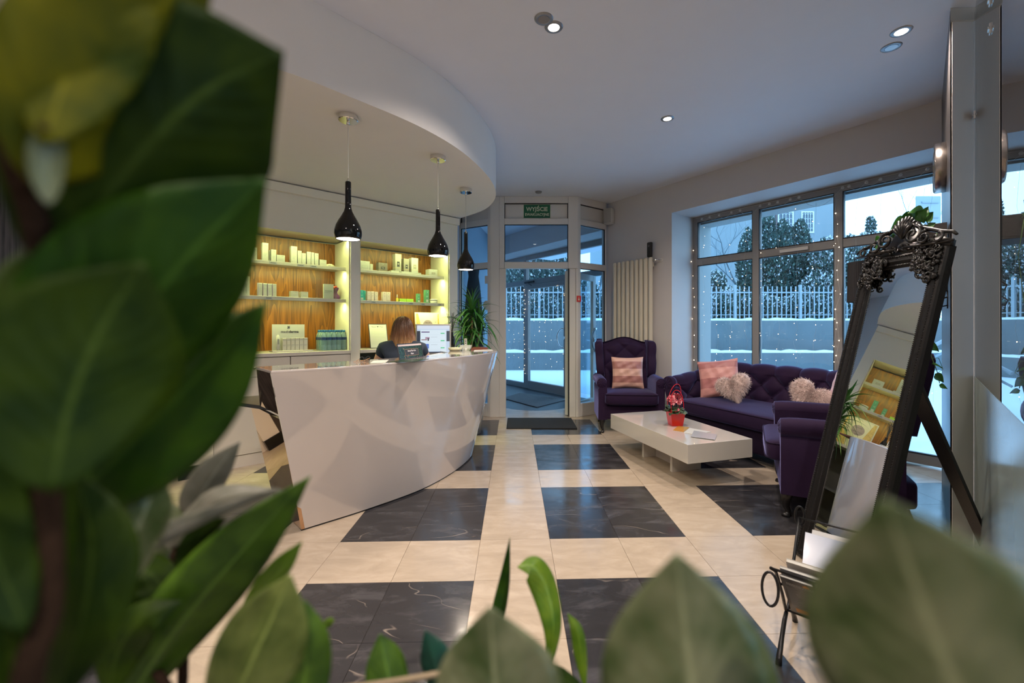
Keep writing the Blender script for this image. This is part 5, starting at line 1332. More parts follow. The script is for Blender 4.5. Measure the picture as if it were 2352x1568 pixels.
# ================================================================ radiator, speaker and bits on the pier wall
rad = thing('radiator', 'tall cream column radiator of nine flat tubes behind the armchair', 'radiator', wpt(.155, 0, 0), W_ROT)
RW = .68; n_ = 9; cream_m = mat('radiator_enamel', (.62, .57, .46), .35, coat=.3)
for k in range(n_):
    x = RW*(k+.5)/n_; b = MB(); b.lathe([(0, .34), (.020, .345), (.029, .36), (.0305, .38), (.0305, 2.08), (.029, 2.10), (.020, 2.115), (0, 2.12)], 20)
    b.v = [(x+q[0], -.075+q[1]*.85, q[2]) for q in b.v]; b.build('tube', cream_m, rad, smooth=True)
b = MB(); b.box(.01, RW-.01, -.062, -.04, .42, .47); b.box(.01, RW-.01, -.062, -.04, 2.0, 2.05); b.build('collector', cream_m, rad)
b = MB(); b.box(.05, .09, -.04, 0, 2.0, 2.04); b.box(RW-.09, RW-.05, -.04, 0, 2.0, 2.04); b.build('bracket', cream_m, rad)
b = MB(); b.tube([(RW-.01, -.06, 2.075), (RW+.045, -.06, 2.075)], .016, 12); b.tube([(RW+.045, -.06, 2.075), (RW+.06, -.05, 2.075), (RW+.075, 0, 2.075)], .009, 10); b.build('valve', M['chrome'], rad, smooth=True)
b = MB(); b.tube([(RW+.075, -.012, 2.075), (RW+.075, 0, 2.075)], .022, 14); b.build('rose', M['white_frame'], rad)
p = wpt(.155+RW-.05, -.075, 2.1205); t = thing('air_freshener', 'black air freshener standing on the right end of the radiator', 'air freshener', p, W_ROT)
b = MB(); b.box(-.034, .034, -.02, .02, 0, .19); b.build('body', M['black'], t, bevel=.012, seg=3)
b = MB(); b.lathe([(0, 0), (.014, 0), (.012, .004), (0, .004)], 14); b.v = [(q[0], -.0202-q[2], .14+q[1]) for q in b.v]; b.build('nozzle', flat((.1, .1, .11), .3), t)
p = wpt(.07, -.07, 2.79); t = thing('wall_speaker', 'small white speaker high on the wall beside the glazed entrance', 'speaker', p, W_ROT+.35)
b = MB(); b.box(-.065, .065, -.05, .05, -.11, .11); b.build('cabinet', M['white_frame'], t, bevel=.016, seg=3)
b = MB(); b.box(-.055, .055, -.054, -.0502, -.10, .10); b.build('grille', mat('speaker_mesh', (.42, .42, .41), .8, bump=.6, bscale=900), t, bevel=.006)
b = MB(); b.tube([(0, .05, 0), (.01, .085, 0)], .014, 8); b.build('bracket', M['black'], t)
# signs on the entrance screen
xm = lambda px_: (px_-CX)/F*YD; zm = lambda py_: H+(CY-py_)/F*YD
t = thing('exit_sign', 'green escape sign with pale lettering above the entrance door', 'sign', ((xm(1202)+xm(1265))/2, YD+.0385, (zm(500)+zm(467.5))/2))
w2, h2 = (xm(1265)-xm(1202))/2, (zm(467.5)-zm(500))/2; SG = flat((.60, .64, .48), .4)
b = MB(); b.box(-w2, w2, -.004, 0, -h2, h2); b.build('plate', SG, t)
b = MB(); b.box(-w2+.006, w2-.006, -.0052, -.004, -h2+.006, h2-.006); b.build('green_field', flat((.0, .11, .045), .35), t)
lettering('WYJŚCIE', .078, SG, t, (0, -.006, .028), bold=.0018, sx=.94); lettering('EWAKUACYJNE', .05, SG, t, (0, -.006, -.045), bold=.001, sx=.93)
t = thing('alarm_sticker', 'small red square sticker with a white mark on the right entrance post', 'sign', (xm(1333)-.02, YD-.0005, zm(686)))
b = MB(); b.box(-.031, .031, -.0015, 0, -.042, .042); b.build('plate', flat((.55, .02, .02), .4), t); b = MB(); b.box(-.009, .009, -.0022, -.0015, -.022, .006); b.box(-.005, .005, -.0022, -.0015, .012, .022); b.build('mark', SG, t)
# mats
b = MB(); q = [at_z(1163, 985, 0), at_z(1326, 985, 0), at_z(1312, 961, 0), at_z(1166, 961, 0)]; c = sum(q, Vector())/4
b.prism([((p_-c).x, (p_-c).y) for p_ in q], 0, .012); o = b.build('door_mat', M['rub'], None, loc=(c.x, c.y, .0005), bevel=.004); tag(o, 'flat charcoal doormat on the tiles in front of the entrance', 'doormat')
q = [at_z(1155, 915, 0), at_z(1232, 936, 0), at_z(1302, 918, 0), at_z(1196, 903, 0)]; c = sum(q, Vector())/4
t = thing('scraper_mat', 'black ribbed scraper mat lying askew inside the vestibule', 'doormat', (c.x, c.y, .001))
q = [(p_-c) for p_ in q]; b = MB(); b.prism([(p_.x, p_.y) for p_ in q], 0, .006); b.build('base', M['black'], t)
b = MB()
for k in range(30):
    a = k/29; A = q[0]+(q[1]-q[0])*a; B_ = q[3]+(q[2]-q[3])*a; b.tube([(A.x, A.y, .009), (B_.x, B_.y, .009)], .006, 4)
stuff(b.build('ribs', flat((.05, .05, .055), .5), t))
# ================================================================ leaning floor mirror
BL = Vector((1.463, 2.34, .0)); wv = Vector((.038, -.999, 0)).normalized(); back_ = Vector((.999, .038, 0)).normalized()
MW, MLn = .46, 1.635; th_ = math.atan2(.39, 1.588)
# frame axes: x = width (towards the viewer), z = up along the leaning frame, y = towards the back
zx = (Vector((0, 0, 1))*math.cos(th_)+back_*math.sin(th_)); yx = (back_*math.cos(th_)-Vector((0, 0, 1))*math.sin(th_))
mir = thing('floor_mirror', 'tall black ornate floor mirror leaning on its easel leg', 'mirror', BL)
# local axes matrix: columns (x=wv, y=-front...)
Rm = Matrix((wv, -yx, zx)).transposed()
if Rm.determinant() < 0: Rm = Matrix((wv, yx, zx)).transposed(); YB = 1
else: YB = -1
mir.rotation_euler = Rm.to_euler()                           # local y = YB * backward
FWd = .070
def mb_y(mb):                                                # build with +y = front (towards the viewer side), flip when needed
    if YB == 1: mb.v = [(v[0], -v[1], v[2]) for v in mb.v]
    return mb
prof = [(0, -.02), (0, .010), (.006, .019), (.014, .022), (.020, .017), (.026, .017), (.034, .025), (.041, .025), (.048, .018), (.054, .014), (.059, .016), (.064, .011), (.070, .002), (.070, -.02)]   # across the moulding: (inward, front)
def rail(p0, p1, inward):
    b = MB(); p0, p1, inward = Vector(p0), Vector(p1), Vector(inward); d = (p1-p0).normalized(); n = len(prof); vs = []
    for e, base in ((1, p0), (-1, p1)):
        for (q, f_) in prof: vs.append(base+inward*q+d*(q*e)+Vector((0, f_, 0)))
    fs = [(k, (k+1) % n, n+(k+1) % n, n+k) for k in range(n)]+[tuple(range(n)), tuple(range(n, 2*n))[::-1]]
    b.add(vs, fs); return b
for nm, p0, p1, inn_ in (('side_rail', (0, 0, 0), (0, 0, MLn), (1, 0, 0)), ('side_rail', (MW, 0, MLn), (MW, 0, 0), (-1, 0, 0)), ('top_rail', (0, 0, MLn), (MW, 0, MLn), (0, 0, -1)), ('bottom_rail', (MW, 0, 0), (0, 0, 0), (0, 0, 1))):
    o = mb_y(rail(p0, p1, inn_)).build(nm, M['black_frame'], mir)
    # bead rows
    bd = MB(); P0, P1, I_ = Vector(p0), Vector(p1), Vector(inn_); d = (P1-P0).normalized(); L_ = (P1-P0).length
    for q, r_, st in ((.017, .0036, .0125), (.060, .0028, .009)):
        s_ = q*1.2
        while s_ < L_-q*1.2: c = P0+I_*q+d*s_; bd.sphere((c.x, .020 if q < .05 else .0165, c.z), r_, 5, 4); s_ += st
    stuff(mb_y(bd).build('beading', M['black_gloss2'] if 'black_gloss2' in M else M['black_wood'], o, smooth=True))
b = MB(); b.box(FWd-.004, MW-FWd+.004, -.006, -.0, FWd-.004, MLn-FWd+.004); mb_y(b).build('mirror_glass', M['mirror'], mir)
b = MB(); b.box(.01, MW-.01, -.018, -.008, .01, MLn-.01); mb_y(b).build('backing', M['black'], mir)
# carved corners and crest
rr = random.Random(5)
orn = mat('carved_black', (.009, .007, .006), .28, spec=.5)
def scroll(mb, c, r0, turns, dirn, a0, rad0, y=.045, n=26):
    pts = []; rs = []
    for k in range(n):
        t_ = k/(n-1); a = a0+dirn*2*PI*turns*t_; r = r0*(1-t_)**.9+.004; pts.append((c[0]+r*math.cos(a), y+.012*t_, c[1]+r*math.sin(a))); rs.append(rad0*(1-.55*t_))
    mb.tube(pts, rs, 7)
for cx_, sg in ((.055, 1), (MW-.055, -1)):
    b = MB()
    for k in range(34):
        u = rr.uniform(-.030, .10)*sg; v = rr.uniform(-.055, .05) if abs(u) > .05 else rr.uniform(-.115, .05)
        scroll(b, (cx_+u, MLn-.05+v), rr.uniform(.009, .019), .9, rr.choice((-1, 1)), rr.uniform(0, 6), .0062, y=.026, n=12)
    for k in range(70):
        u = rr.uniform(-.038, .09)*sg; v = rr.uniform(-.11, .045) if abs(u) < .04 else rr.uniform(-.05, .045); b.sphere((cx_+u, .030, MLn-.05+v), rr.uniform(.006, .012), 6, 4)
    stuff(mb_y(b).build('corner_carving', orn, mir, smooth=True))
cr_ = MB(); cxm = MW/2
base = []
# solid crest silhouette behind the scrolls
sil = [(0, 0), (MW, 0), (MW, .03), (MW-.05, .055), (MW-.10, .05), (MW-.15, .075), (cxm+.06, .13), (cxm+.03, .165), (cxm, .178), (cxm-.03, .165), (cxm-.06, .13), (.15, .075), (.10, .05), (.05, .055), (0, .03)]
cr_.extrude([(x, z+MLn-.004) for x, z in sil], (0, 0, 0), Vector((1, 0, 0)), Vector((0, 0, 1)), Vector((0, 1, 0)), -.012, .014)
for sg in (-1, 1):
    X = lambda u: cxm+sg*u
    scroll(cr_, (X(.075), MLn+.07), .040, 1.5, -sg, PI/2, .010); scroll(cr_, (X(.135), MLn+.045), .030, 1.4, sg, PI/2, .008); scroll(cr_, (X(.20), MLn+.030), .022, 1.2, -sg, PI/2, .007)
    cr_.tube([(X(.03), .03, MLn+.15), (X(.06), .035, MLn+.125), (X(.10), .035, MLn+.10), (X(.15), .03, MLn+.082), (X(.20), .03, MLn+.062), (X(.25), .03, MLn+.05), (X(.268), .03, MLn+.035)], [.007, .010, .011, .010, .009, .008, .006], 8)
    cr_.tube([(X(.02), .03, MLn+.02), (X(.08), .036, MLn+.018), (X(.16), .036, MLn+.012), (X(.26), .03, MLn+.012)], [.006, .009, .008, .006], 8)
for k in range(-3, 4):
    a = PI/2+k*.26; cr_.tube([(cxm, .03, MLn+.07), (cxm+.05*math.cos(a), .042, MLn+.07+.06*math.sin(a)), (cxm+.10*math.cos(a)*.8, .035, MLn+.07+.11*math.sin(a))], [.005, .012, .007], 8)
for k in range(46): cr_.sphere((rr.uniform(.05, MW-.05), .03, MLn+rr.uniform(.0, .035)), rr.uniform(.004, .009), 6, 4)
mb_y(cr_).build('crest', orn, mir, smooth=True)
# easel leg
Mi = mir.matrix_basis.inverted() if False else None
top = BL+zx*1.25+wv*(MW*.5)+yx*.02; ft = Vector((2.33, 2.12, .01))
tl_ = Matrix.Translation(BL) @ Rm.to_4x4(); inv = tl_.inverted()
a_, c_2 = inv @ top, inv @ ft
for dx in (-.035, .035):
    pass
b = MB(); d = (c_2-a_).normalized(); s_ = Vector((1, 0, 0)); n_2 = d.cross(s_).normalized()
w0, w1 = .05, .028
v = [a_-s_*w0, a_+s_*w0, c_2+s_*w1, c_2-s_*w1]; v += [q+n_2*.016 for q in v]
b.add(v, [(0, 1, 2, 3), (4, 7, 6, 5), (0, 4, 5, 1), (1, 5, 6, 2), (2, 6, 7, 3), (3, 7, 4, 0)]); b.build('easel_leg', M['black_wood'], mir, bevel=.002)
p = tl_ @ Vector((MW*.3, 0, .3))

# ================================================================ clock, hook and wall planter on the dark wall
wr = lambda s_: RE+(RC-RE).normalized()*s_; RN2 = Vector((-RNm.x, -RNm.y, 0)); WR_ROT = math.atan2(-RD.y, -RD.x)
c = wr(.56)+Vector((0, 0, 2.275)); t = thing('wall_clock', 'round brushed-steel wall clock seen edge-on on the dark wall', 'clock', c)
q = RN2.to_track_quat('Z', 'Y').to_euler(); t.rotation_euler = q
b = MB(); b.lathe([(.13, .0), (.155, .0), (.16, .006), (.16, .055), (.152, .064), (.142, .062), (.140, .05)], 48, cap=False); b.build('case', M['steel'], t, smooth=True)
b = MB(); b.lathe([(0, .03), (.143, .03)], 40, cap=False); b.build('dial', M['paper'], t)
b = MB(); b.lathe([(0, .066), (.06, .064), (.145, .054)], 40, cap=False); b.build('lens', M['plain_glass'], t, smooth=True)
b = MB(); b.box(-.004, .004, -.02, .09, .034, .037); b.build('hand', prd, t); b = MB(); b.box(-.02, .06, -.004, .004, .038, .041); b.build('hand', prd, t)
for k, (s_, z) in enumerate(((.30, 1.47), (.26, 1.38))):
    c = wr(s_)+Vector((0, 0, z)); t = thing('wall_hook', 'black wrought hook on the dark wall beside the mirror, %s of two' % ('upper', 'lower')[k], 'hook', c)
    b = MB(); n3 = RN2; pts = [Vector((0, 0, .06)), Vector((0, 0, -.04))]; b.tube([p_+n3*.006 for p_ in pts], .005, 6)
    b.tube([n3*.006+Vector((0, 0, -.02)), n3*.04+Vector((0, 0, -.03)), n3*.05+Vector((0, 0, .0)), n3*.03+Vector((0, 0, .02)), n3*.006+Vector((0, 0, .03))], .0045, 6); b.build('hook', M['iron'], t, smooth=True)
# planter box with trailing pothos
c = wr(.235)+RN2*.105+Vector((0, 0, 1.705)); pb_ = thing('wall_planter', 'dark wooden wall box with trailing pothos above the mirror crest', 'plant', c, WR_ROT)
b = MB(); b.box(-.13, .13, -.09, .09, 0, .012); b.box(-.13, -.118, -.09, .09, .012, .13); b.box(.118, .13, -.09, .09, .012, .13); b.box(-.118, .118, -.09, -.078, .012, .13); b.box(-.118, .118, .078, .09, .012, .13)
b.build('box', mat('charred_wood', (.03, .018, .014), .7, bump=.5, bscale=60, stretch=(1, 1, 8)), pb_, bevel=.002)
b = MB(); b.box(-.118, .118, -.078, .078, .012, .115); b.build('soil', flat((.03, .02, .015), .9), pb_)
pleaf = mat('pothos_leaf', (.045, .16, .02), .35, var=.3, vscale=30)
def heart_leaf(L_, bend=.25):
    b = MB()
    def fn(u, v):
        x = L_*u; w_ = L_*.36*math.sin(PI*min(1, u**.62))*(1.1-.25*u)*(v-.5)*2; cup = .12*L_*(abs(v-.5)*2)**1.5
        return (x, w_, cup-bend*L_*u*u)
    b.grid(fn, 9, 7); me = bpy.data.meshes.new('leaf'); me.from_pydata(b.v, [], b.f); me.materials.append(pleaf); me.polygons.foreach_set('use_smooth', [True]*len(me.polygons)); return me
pl1, pl2 = heart_leaf(.085), heart_leaf(.06, .4); plw = heart_leaf(.085, .12); plw.transform(Matrix.Diagonal((1, 1.25, 1, 1)))
cpb = Vector(c); ipb = (Matrix.Translation(cpb) @ Matrix.Rotation(WR_ROT, 4, 'Z')).inverted()
def leaf_to(me, base, tip, parent, inv_, L0, twist=0, name='leaf', up=Vector((0, 0, 1))):
    a, c_ = inv_ @ Vector(base), inv_ @ Vector(tip); d = c_-a; o = shared(name, me, None, parent, a)
    q = d.to_track_quat('X', 'Z'); o.rotation_euler = (q @ Matrix.Rotation(twist, 4, 'X').to_quaternion()).to_euler(); o.scale = [d.length/L0]*3; return o
YP = 2.42
def A_(px_, py_, dy=0): return at(px_, py_, YP+dy)
lv = [((2128, 497), (2084, 490), -.02, 1.45, 'a'), ((2116, 500), (2132, 474), .0, 1.2, 'a'), ((2104, 486), (2124, 512), -.03, 1.6, 'a'), ((2110, 512), (2050, 528), .0, 1.35, 'a'), ((2098, 518), (2040, 540), .02, 1.5, 'a'), ((2030, 548), (2010, 572), .06, 1.5, 'a'), ((2118, 508), (2144, 486), .02, 1.4, 'a'), ((2132, 520), (2150, 511), 0, 1.3, 'a')]
roots = []
for (a_, c_2, dy, tw_, _k) in lv:
    leaf_to(plw, A_(*a_, dy), A_(*c_2, dy-.02), pb_, ipb, .085, tw_)
b = MB()
for a_, m_ in (((2123, 500), (2135, 520)), ((2126, 497), (2142, 518)), ((2118, 510), (2130, 520)), ((2104, 518), (2126, 524)), ((2022, 548), (2080, 535)), ((2118, 498), (2135, 515))):
    p0 = ipb @ A_(*a_); p1 = ipb @ A_(*m_, .05); p2 = Vector((rr.uniform(-.05, .05), rr.uniform(-.03, .03), .115)); b.tube([p0, p1, p2], .0016, 5)
# trailing vine down to the armchair back
vine = [(2150, 525), (2160, 600), (2150, 700), (2132, 778), (2140, 820), (2152, 852), (2158, 880)]
vp = [ipb @ A_(x, y, -.08) for x, y in vine]; b.tube(vp, .0020, 5)
b.tube([ipb @ A_(2140, 822, -.08), ipb @ A_(2156, 822, -.08), ipb @ A_(2166, 848, -.08), ipb @ A_(2150, 858, -.08)], .0014, 5); b.build('vine', mat('vine_stem', (.12, .22, .06), .5), pb_, smooth=True)
for a_, c_2, tw_ in (((2130, 790), (2160, 806), 1.2), ((2140, 836), (2166, 842), .4), ((2146, 858), (2170, 878), 1.3), ((2156, 884), (2178, 892), 1.0)):
    leaf_to(pl1, A_(*a_, -.08), A_(*c_2, -.1), pb_, ipb, .085, tw_)

# ================================================================ floor lamp with pleated shade behind the sofa
t = thing('floor_lamp', 'floor lamp with a black pleated drum shade behind the sofa, left of the mirror', 'lamp', (3.10, 3.93, 0))
b = MB(); n = 60; vs = []
for j, z in enumerate((1.455, 1.82)):
    for k in range(n*2): a = PI*k/n; r = (.150 if k % 2 else .143)*(1 if j == 0 else .96); vs.append((r*math.cos(a), r*math.sin(a), z))
b.add(vs, [(k, (k+1) % (2*n), 2*n+(k+1) % (2*n), 2*n+k) for k in range(2*n)]); b.build('lamp_shade', mat('pleated_black', (.012, .011, .013), .7), t, solid=.002)
b = MB(); b.tube([(0, 0, .03), (0, 0, 1.62)], .011, 10); b.tube([(0, 0, 1.62), (0, 0, 1.66)], .02, 10); b.tube([(-.147, 0, 1.47), (.147, 0, 1.47)], .003, 6); b.build('pole', M['black'], t)
b = MB(); b.lathe([(0, 0), (.13, 0), (.13, .012), (.05, .03), (0, .032)], 28); b.build('base', M['black'], t, smooth=True)

# ================================================================ wrought-iron magazine rack
B0 = Vector((1.017, 1.685, .12)); re_ = Vector((.75, -.66, 0)).normalized(); rf = Vector((-.66, -.75, 0)).normalized(); RL = .34
rk = thing('magazine_rack', 'black wrought-iron V-shaped magazine rack with ring ends', 'magazine rack', (B0.x, B0.y, 0), math.atan2(re_.y, re_.x))
# local: x along the rack, y = away from the viewer (-rf)
b = MB(); F_ = lambda x, k, z: (x, k, z)
for x in (0, RL):
    b = MB(); b.tube([(x, -.27, .40), (x, -.20, .36), (x, -.10, .24), (x, -.03, .14), (x, 0, .12), (x, .03, .14), (x, .12, .26), (x, .25, .40)], .006, 8)
    b.tube([(x, -.02, .125), (x, -.055, .11), (x, -.10, .07), (x, -.145, .02), (x, -.155, .0)], [.007, .008, .008, .010, .011], 8)
    b.tube([(x, .02, .125), (x, .055, .11), (x, .10, .07), (x, .145, .02), (x, .155, .0)], [.007, .008, .008, .010, .011], 8); b.build('end_frame', M['iron'], rk, smooth=True)
    for y0, z0, r in ((-.285, .335, .05), (.262, .405, .035)):
        b = MB(); b.tube([(x+r*.5*math.cos(2*PI*k/24)*1.0, y0, z0+r*math.sin(2*PI*k/24)*1.15) for k in range(25)], .0045, 8, cap=False); b.build('ring', M['iron'], rk, smooth=True)
b = MB()
for y, z in ((-.27, .40), (-.14, .29), (-.03, .14), (.03, .14), (.12, .26), (.25, .40)): b.tube([(0, y, z), (RL, y, z)], .0045, 8)
b.tube([(.12, -.26, .39), (.12, -.03, .14)], .004, 6); b.build('cross_bars', M['iron'], rk, smooth=True)
# magazines: local plane following the front basket side
Mr = Matrix.Translation(Vector((B0.x, B0.y, 0))) @ Matrix.Rotation(math.atan2(re_.y, re_.x), 4, 'Z')
def magazine(label, off, tilt, h, w_, x0, col, th=.008, z0=.15, y0=-.03):
    t = thing('magazine', label, 'magazine', Mr @ Vector((x0+w_/2, y0+off, z0)), 0, 'magazines in the wrought-iron rack')
    t.rotation_euler = (Matrix.Rotation(math.atan2(re_.y, re_.x), 4, 'Z') @ Matrix.Rotation(tilt, 4, 'X')).to_euler()
    b = MB(); b.box(-w_/2, w_/2, -th/2+.001, th/2-.001, 0, h-.002); b.build('pages', M['paper'], t)
    b = MB(); b.box(-w_/2, w_/2, -th/2, -th/2+.001, 0, h); b.box(-w_/2, w_/2, th/2-.001, th/2, 0, h); b.box(-w_/2, -w_/2+.001, -th/2, th/2, 0, h); b.build('cover', col, t); return t
tf_ = math.atan2(.24, .26)
m1_ = magazine('black magazine with orange blotches and white lettering, frontmost in the rack', -.005, tf_, .30, .23, .02, flat((.018, .016, .018), .3), .008)
orange = mat('orange_print', (.55, .20, .01), .4)
b = MB(); rr = random.Random(9); y = -.0042
for (cx2, cz2, r) in ((.0, .22, .02), (.05, .20, .035), (.02, .14, .03), (.07, .12, .04), (.09, .25, .03), (-.04, .275, .010)):
    n = 14; b.extrude([(cx2+r*(1+.3*math.sin(3*k+cx2*90))*math.cos(2*PI*k/n), cz2+r*(1+.25*math.sin(5*k))*math.sin(2*PI*k/n)) for k in range(n)], (0, y, 0), Vector((1, 0, 0)), Vector((0, 0, 1)), Vector((0, 1, 0)), -.0003, 0)
b.box(-.095, -.055, y-.0003, y, .015, .05); b.build('picture', orange, m1_)
b = MB(); y = -.0043
for (a_, c_2, z_) in ((-.10, .02, .262), (-.10, .0, .252)):
    x = a_
    while x < c_2: w_ = rr.uniform(.003, .006); b.box(x, x+w_, y-.0003, y, z_, z_+.007); x += w_+.002
for k in range(22): b.box(-.105, -.105+rr.uniform(.025, .04), y-.0003, y, .075+.0075*k, .0775+.0075*k)
for k in range(2): b.box(-.09, -.02, y-.0003, y, .06-.005*k, .0625-.005*k)
b.build('print', flat((.30, .29, .28)), m1_)
magazine('grey glossy magazine second from the front of the rack', .012, tf_*.92, .305, .23, .015, flat((.35, .35, .36), .25), .009)
magazine('thick pale magazine third from the front, its spine showing', .030, tf_*.84, .315, .23, .03, flat((.42, .38, .33), .3), .014)
magazine('pale-blue photo magazine standing upright at the back of the rack', .075, -.62, .265, .23, .03, mat('sky_cover', (.17, .23, .36), .25, coat=.2), .006)
magazine('grey-edged brochure behind the pale-blue magazine', .088, -.66, .28, .22, .05, flat((.5, .5, .5), .3), .005)
# ================================================================ receptionist
def skin_mesh(nodes, edges, sub=2):
    me = bpy.data.meshes.new('tmp'); me.from_pydata([n_[0] for n_ in nodes], edges, [])
    o = bpy.data.objects.new('tmp', me); COL.objects.link(o); o.modifiers.new('s', 'SKIN'); q = o.modifiers.new('u', 'SUBSURF'); q.levels = sub; q.render_levels = sub
    for i, n_ in enumerate(nodes):
        sv = me.skin_vertices[0].data[i]; r = n_[1]; sv.radius = r if isinstance(r, tuple) else (r, r); sv.use_root = (i == 0)
    dg = bpy.context.evaluated_depsgraph_get(); dg.update(); ev = o.evaluated_get(dg); out = bpy.data.meshes.new_from_object(ev)
    vs = [tuple(v.co) for v in out.vertices]; fs = [tuple(p.vertices) for p in out.polygons]
    bpy.data.objects.remove(o); bpy.data.meshes.remove(me); bpy.data.meshes.remove(out); return vs, fs
PR = math.radians(14)
per = thing('person', 'long-haired person in a navy vest sitting behind the counter, seen from behind', 'person', (-1.135, 3.93, 0), PR)
skin_ = mat('skin', (.50, .29, .21), .5, sub=.1); navy = mat('navy_cloth', (.012, .022, .042), .8, bump=.2, bscale=200, sheen=.3, sheen_col=(.3, .4, .6)); whitec = flat((.62, .60, .58), .7)
nodes = [((0, 0, .56), (.15, .12)), ((0, -.03, .72), (.125, .10)), ((0, -.04, .92), (.14, .105)), ((0, -.02, 1.03), (.09, .075)), ((0, .0, 1.075), .05), ((0, .012, 1.12), .05)]
eds = [(0, 1), (1, 2), (2, 3), (3, 4), (4, 5)]
for s_ in (-1, 1):
    k = len(nodes)
    nodes += [((s_*.165, -.02, 1.045), .055), ((s_*.22, .0, .90), .045), ((s_*.235, .05, .74), .037), ((s_*.20, .17, .69), .032), ((s_*.155, .27, .665), .024), ((s_*.145, .31, .66), (.036, .018)), ((s_*.14, .345, .655), (.034, .014))]
    eds += [(3, k), (k, k+1), (k+1, k+2), (k+2, k+3), (k+3, k+4), (k+4, k+5), (k+5, k+6)]
    for f_ in range(4):
        q = len(nodes); x0 = s_*.14+(f_-1.5)*.017; L_ = (.055, .068, .064, .048)[f_]
        nodes += [((x0, .37, .652), .0085), ((x0, .37+L_*.6, .645), .0078), ((x0, .37+L_, .630), .0065)]; eds += [(k+6, q), (q, q+1), (q+1, q+2)]
    q = len(nodes); nodes += [((s_*(.14-.036), .325, .655), .010), ((s_*(.14-.054), .35, .648), .0085)]; eds += [(k+5, q), (q, q+1)]
    k = len(nodes)
    nodes += [((s_*.09, .04, .55), .095), ((s_*.11, .24, .55), .075), ((s_*.12, .44, .53), .058), ((s_*.12, .46, .33), .05), ((s_*.12, .45, .12), .035), ((s_*.12, .47, .05), .036), ((s_*.125, .58, .03), .028)]
    eds += [(0, k), (k, k+1), (k+1, k+2), (k+2, k+3), (k+3, k+4), (k+4, k+5), (k+5, k+6)]
vs, fs = skin_mesh(nodes, eds)
b = MB(); b.add(vs, fs)
HC = Vector((0, .022, 1.185))
def head(u, v):
    a = 2*PI*u; e = PI*(v-.5); x = math.cos(a)*math.cos(e)*.073; y = math.sin(a)*math.cos(e)*.092; z = math.sin(e)*.112
    if z < -.02: k = 1-.30*min(1, (-.02-z)/.09); x *= k; y = y*(.92 if y > 0 else .85)
    if y > .05:
        fx = abs(x)
        if fx < .012 and -.045 < z < .01: y += .020*(1-fx/.012)*(1-abs(z+.025)/.035 if z < -.012 else .7)
        if .014 < fx < .045 and -.002 < z < .025: y -= .008
        if fx < .026 and -.075 < z < -.055: y += .006
    return (HC.x+x, HC.y+y, HC.z+z)
b.grid(head, 48, 34, True)
for s_ in (-1, 1):
    b.sphere((s_*.075, HC.y-.005, HC.z-.008), .026, 10, 8, (.28, .65, 1.1))
o = b.build('body', skin_, per, smooth=True)
b = MB()
for s_ in (-1, 1): b.sphere((s_*.030, HC.y+.074, HC.z+.008), .0115, 10, 8)
b.build('eyes', flat((.7, .68, .66), .2), per, smooth=True)
b = MB(); b.sphere((0, HC.y+.083, HC.z-.062), .017, 12, 8, (1.25, .45, .38)); b.build('lips', flat((.40, .10, .10), .4), per, smooth=True)
v2, f2 = skin_mesh([((0, 0, .56), (.165, .135)), ((0, -.03, .70), (.145, .118)), ((0, -.04, .91), (.168, .125)), ((0, -.02, 1.05), (.130, .095)), ((0, -.0, 1.085), (.075, .068)),
    ((-.165, -.02, 1.035), .068), ((-.21, -.005, .94), .060), ((.165, -.02, 1.03), .066), ((.205, -.005, .94), .060)], [(0, 1), (1, 2), (2, 3), (3, 4), (3, 5), (5, 6), (3, 7), (7, 8)])
b = MB(); b.add(v2, f2); b.build('vest', navy, per, smooth=True)
b = MB()
def coll(u, v): a = 2*PI*u; r = .062-.010*v; return (r*math.cos(a)*1.05, -.004+r*math.sin(a), 1.06+.04*v-.012*math.sin(a)*0)
b.grid(coll, 28, 4, True); b.build('collar', whitec, per, smooth=True, solid=.004)
vs, fs = skin_mesh([((0, 0, .55), (.16, .13))]+[((s_*x, y, z), r) for s_ in (-1, 1) for x, y, z, r in ((.09, .05, .55, .105), (.115, .25, .55, .085), (.122, .45, .535, .068), (.122, .465, .33, .060), (.122, .455, .12, .052))],
    [(0, 1), (1, 2), (2, 3), (3, 4), (4, 5), (0, 6), (6, 7), (7, 8), (8, 9), (9, 10)])
b = MB(); b.add(vs, fs); b.build('trousers', flat((.015, .015, .018), .8), per, smooth=True)
for s_ in (-1, 1):
    b = MB(); rounded_box(b, s_*.122-.04, s_*.122+.04, .41, .65, .0, .075, 4, 20, 10); b.build('shoe', M['black'], per, smooth=True)
# hair
hm = bpy.data.materials.new('ombre_hair'); hm.use_nodes = True; n = hm.node_tree.nodes; L = hm.node_tree.links; bs = n['Principled BSDF']
co = n.new('ShaderNodeTexCoord'); sx_ = n.new('ShaderNodeSeparateXYZ'); L.new(co.outputs['Object'], sx_.inputs[0])
tn = n.new('ShaderNodeTexNoise'); mpn = n.new('ShaderNodeMapping'); mpn.inputs['Scale'].default_value = (90, 90, 6); L.new(co.outputs['Object'], mpn.inputs[0]); L.new(mpn.outputs[0], tn.inputs[0]); tn.inputs['Scale'].default_value = 1
ad = n.new('ShaderNodeMath'); ad.operation = 'MULTIPLY_ADD'; ad.inputs[1].default_value = .10; L.new(tn.outputs['Fac'], ad.inputs[0]); L.new(sx_.outputs['Z'], ad.inputs[2])
mr = n.new('ShaderNodeMapRange'); mr.inputs['From Min'].default_value = 1.03; mr.inputs['From Max'].default_value = 1.36; L.new(ad.outputs[0], mr.inputs['Value'])
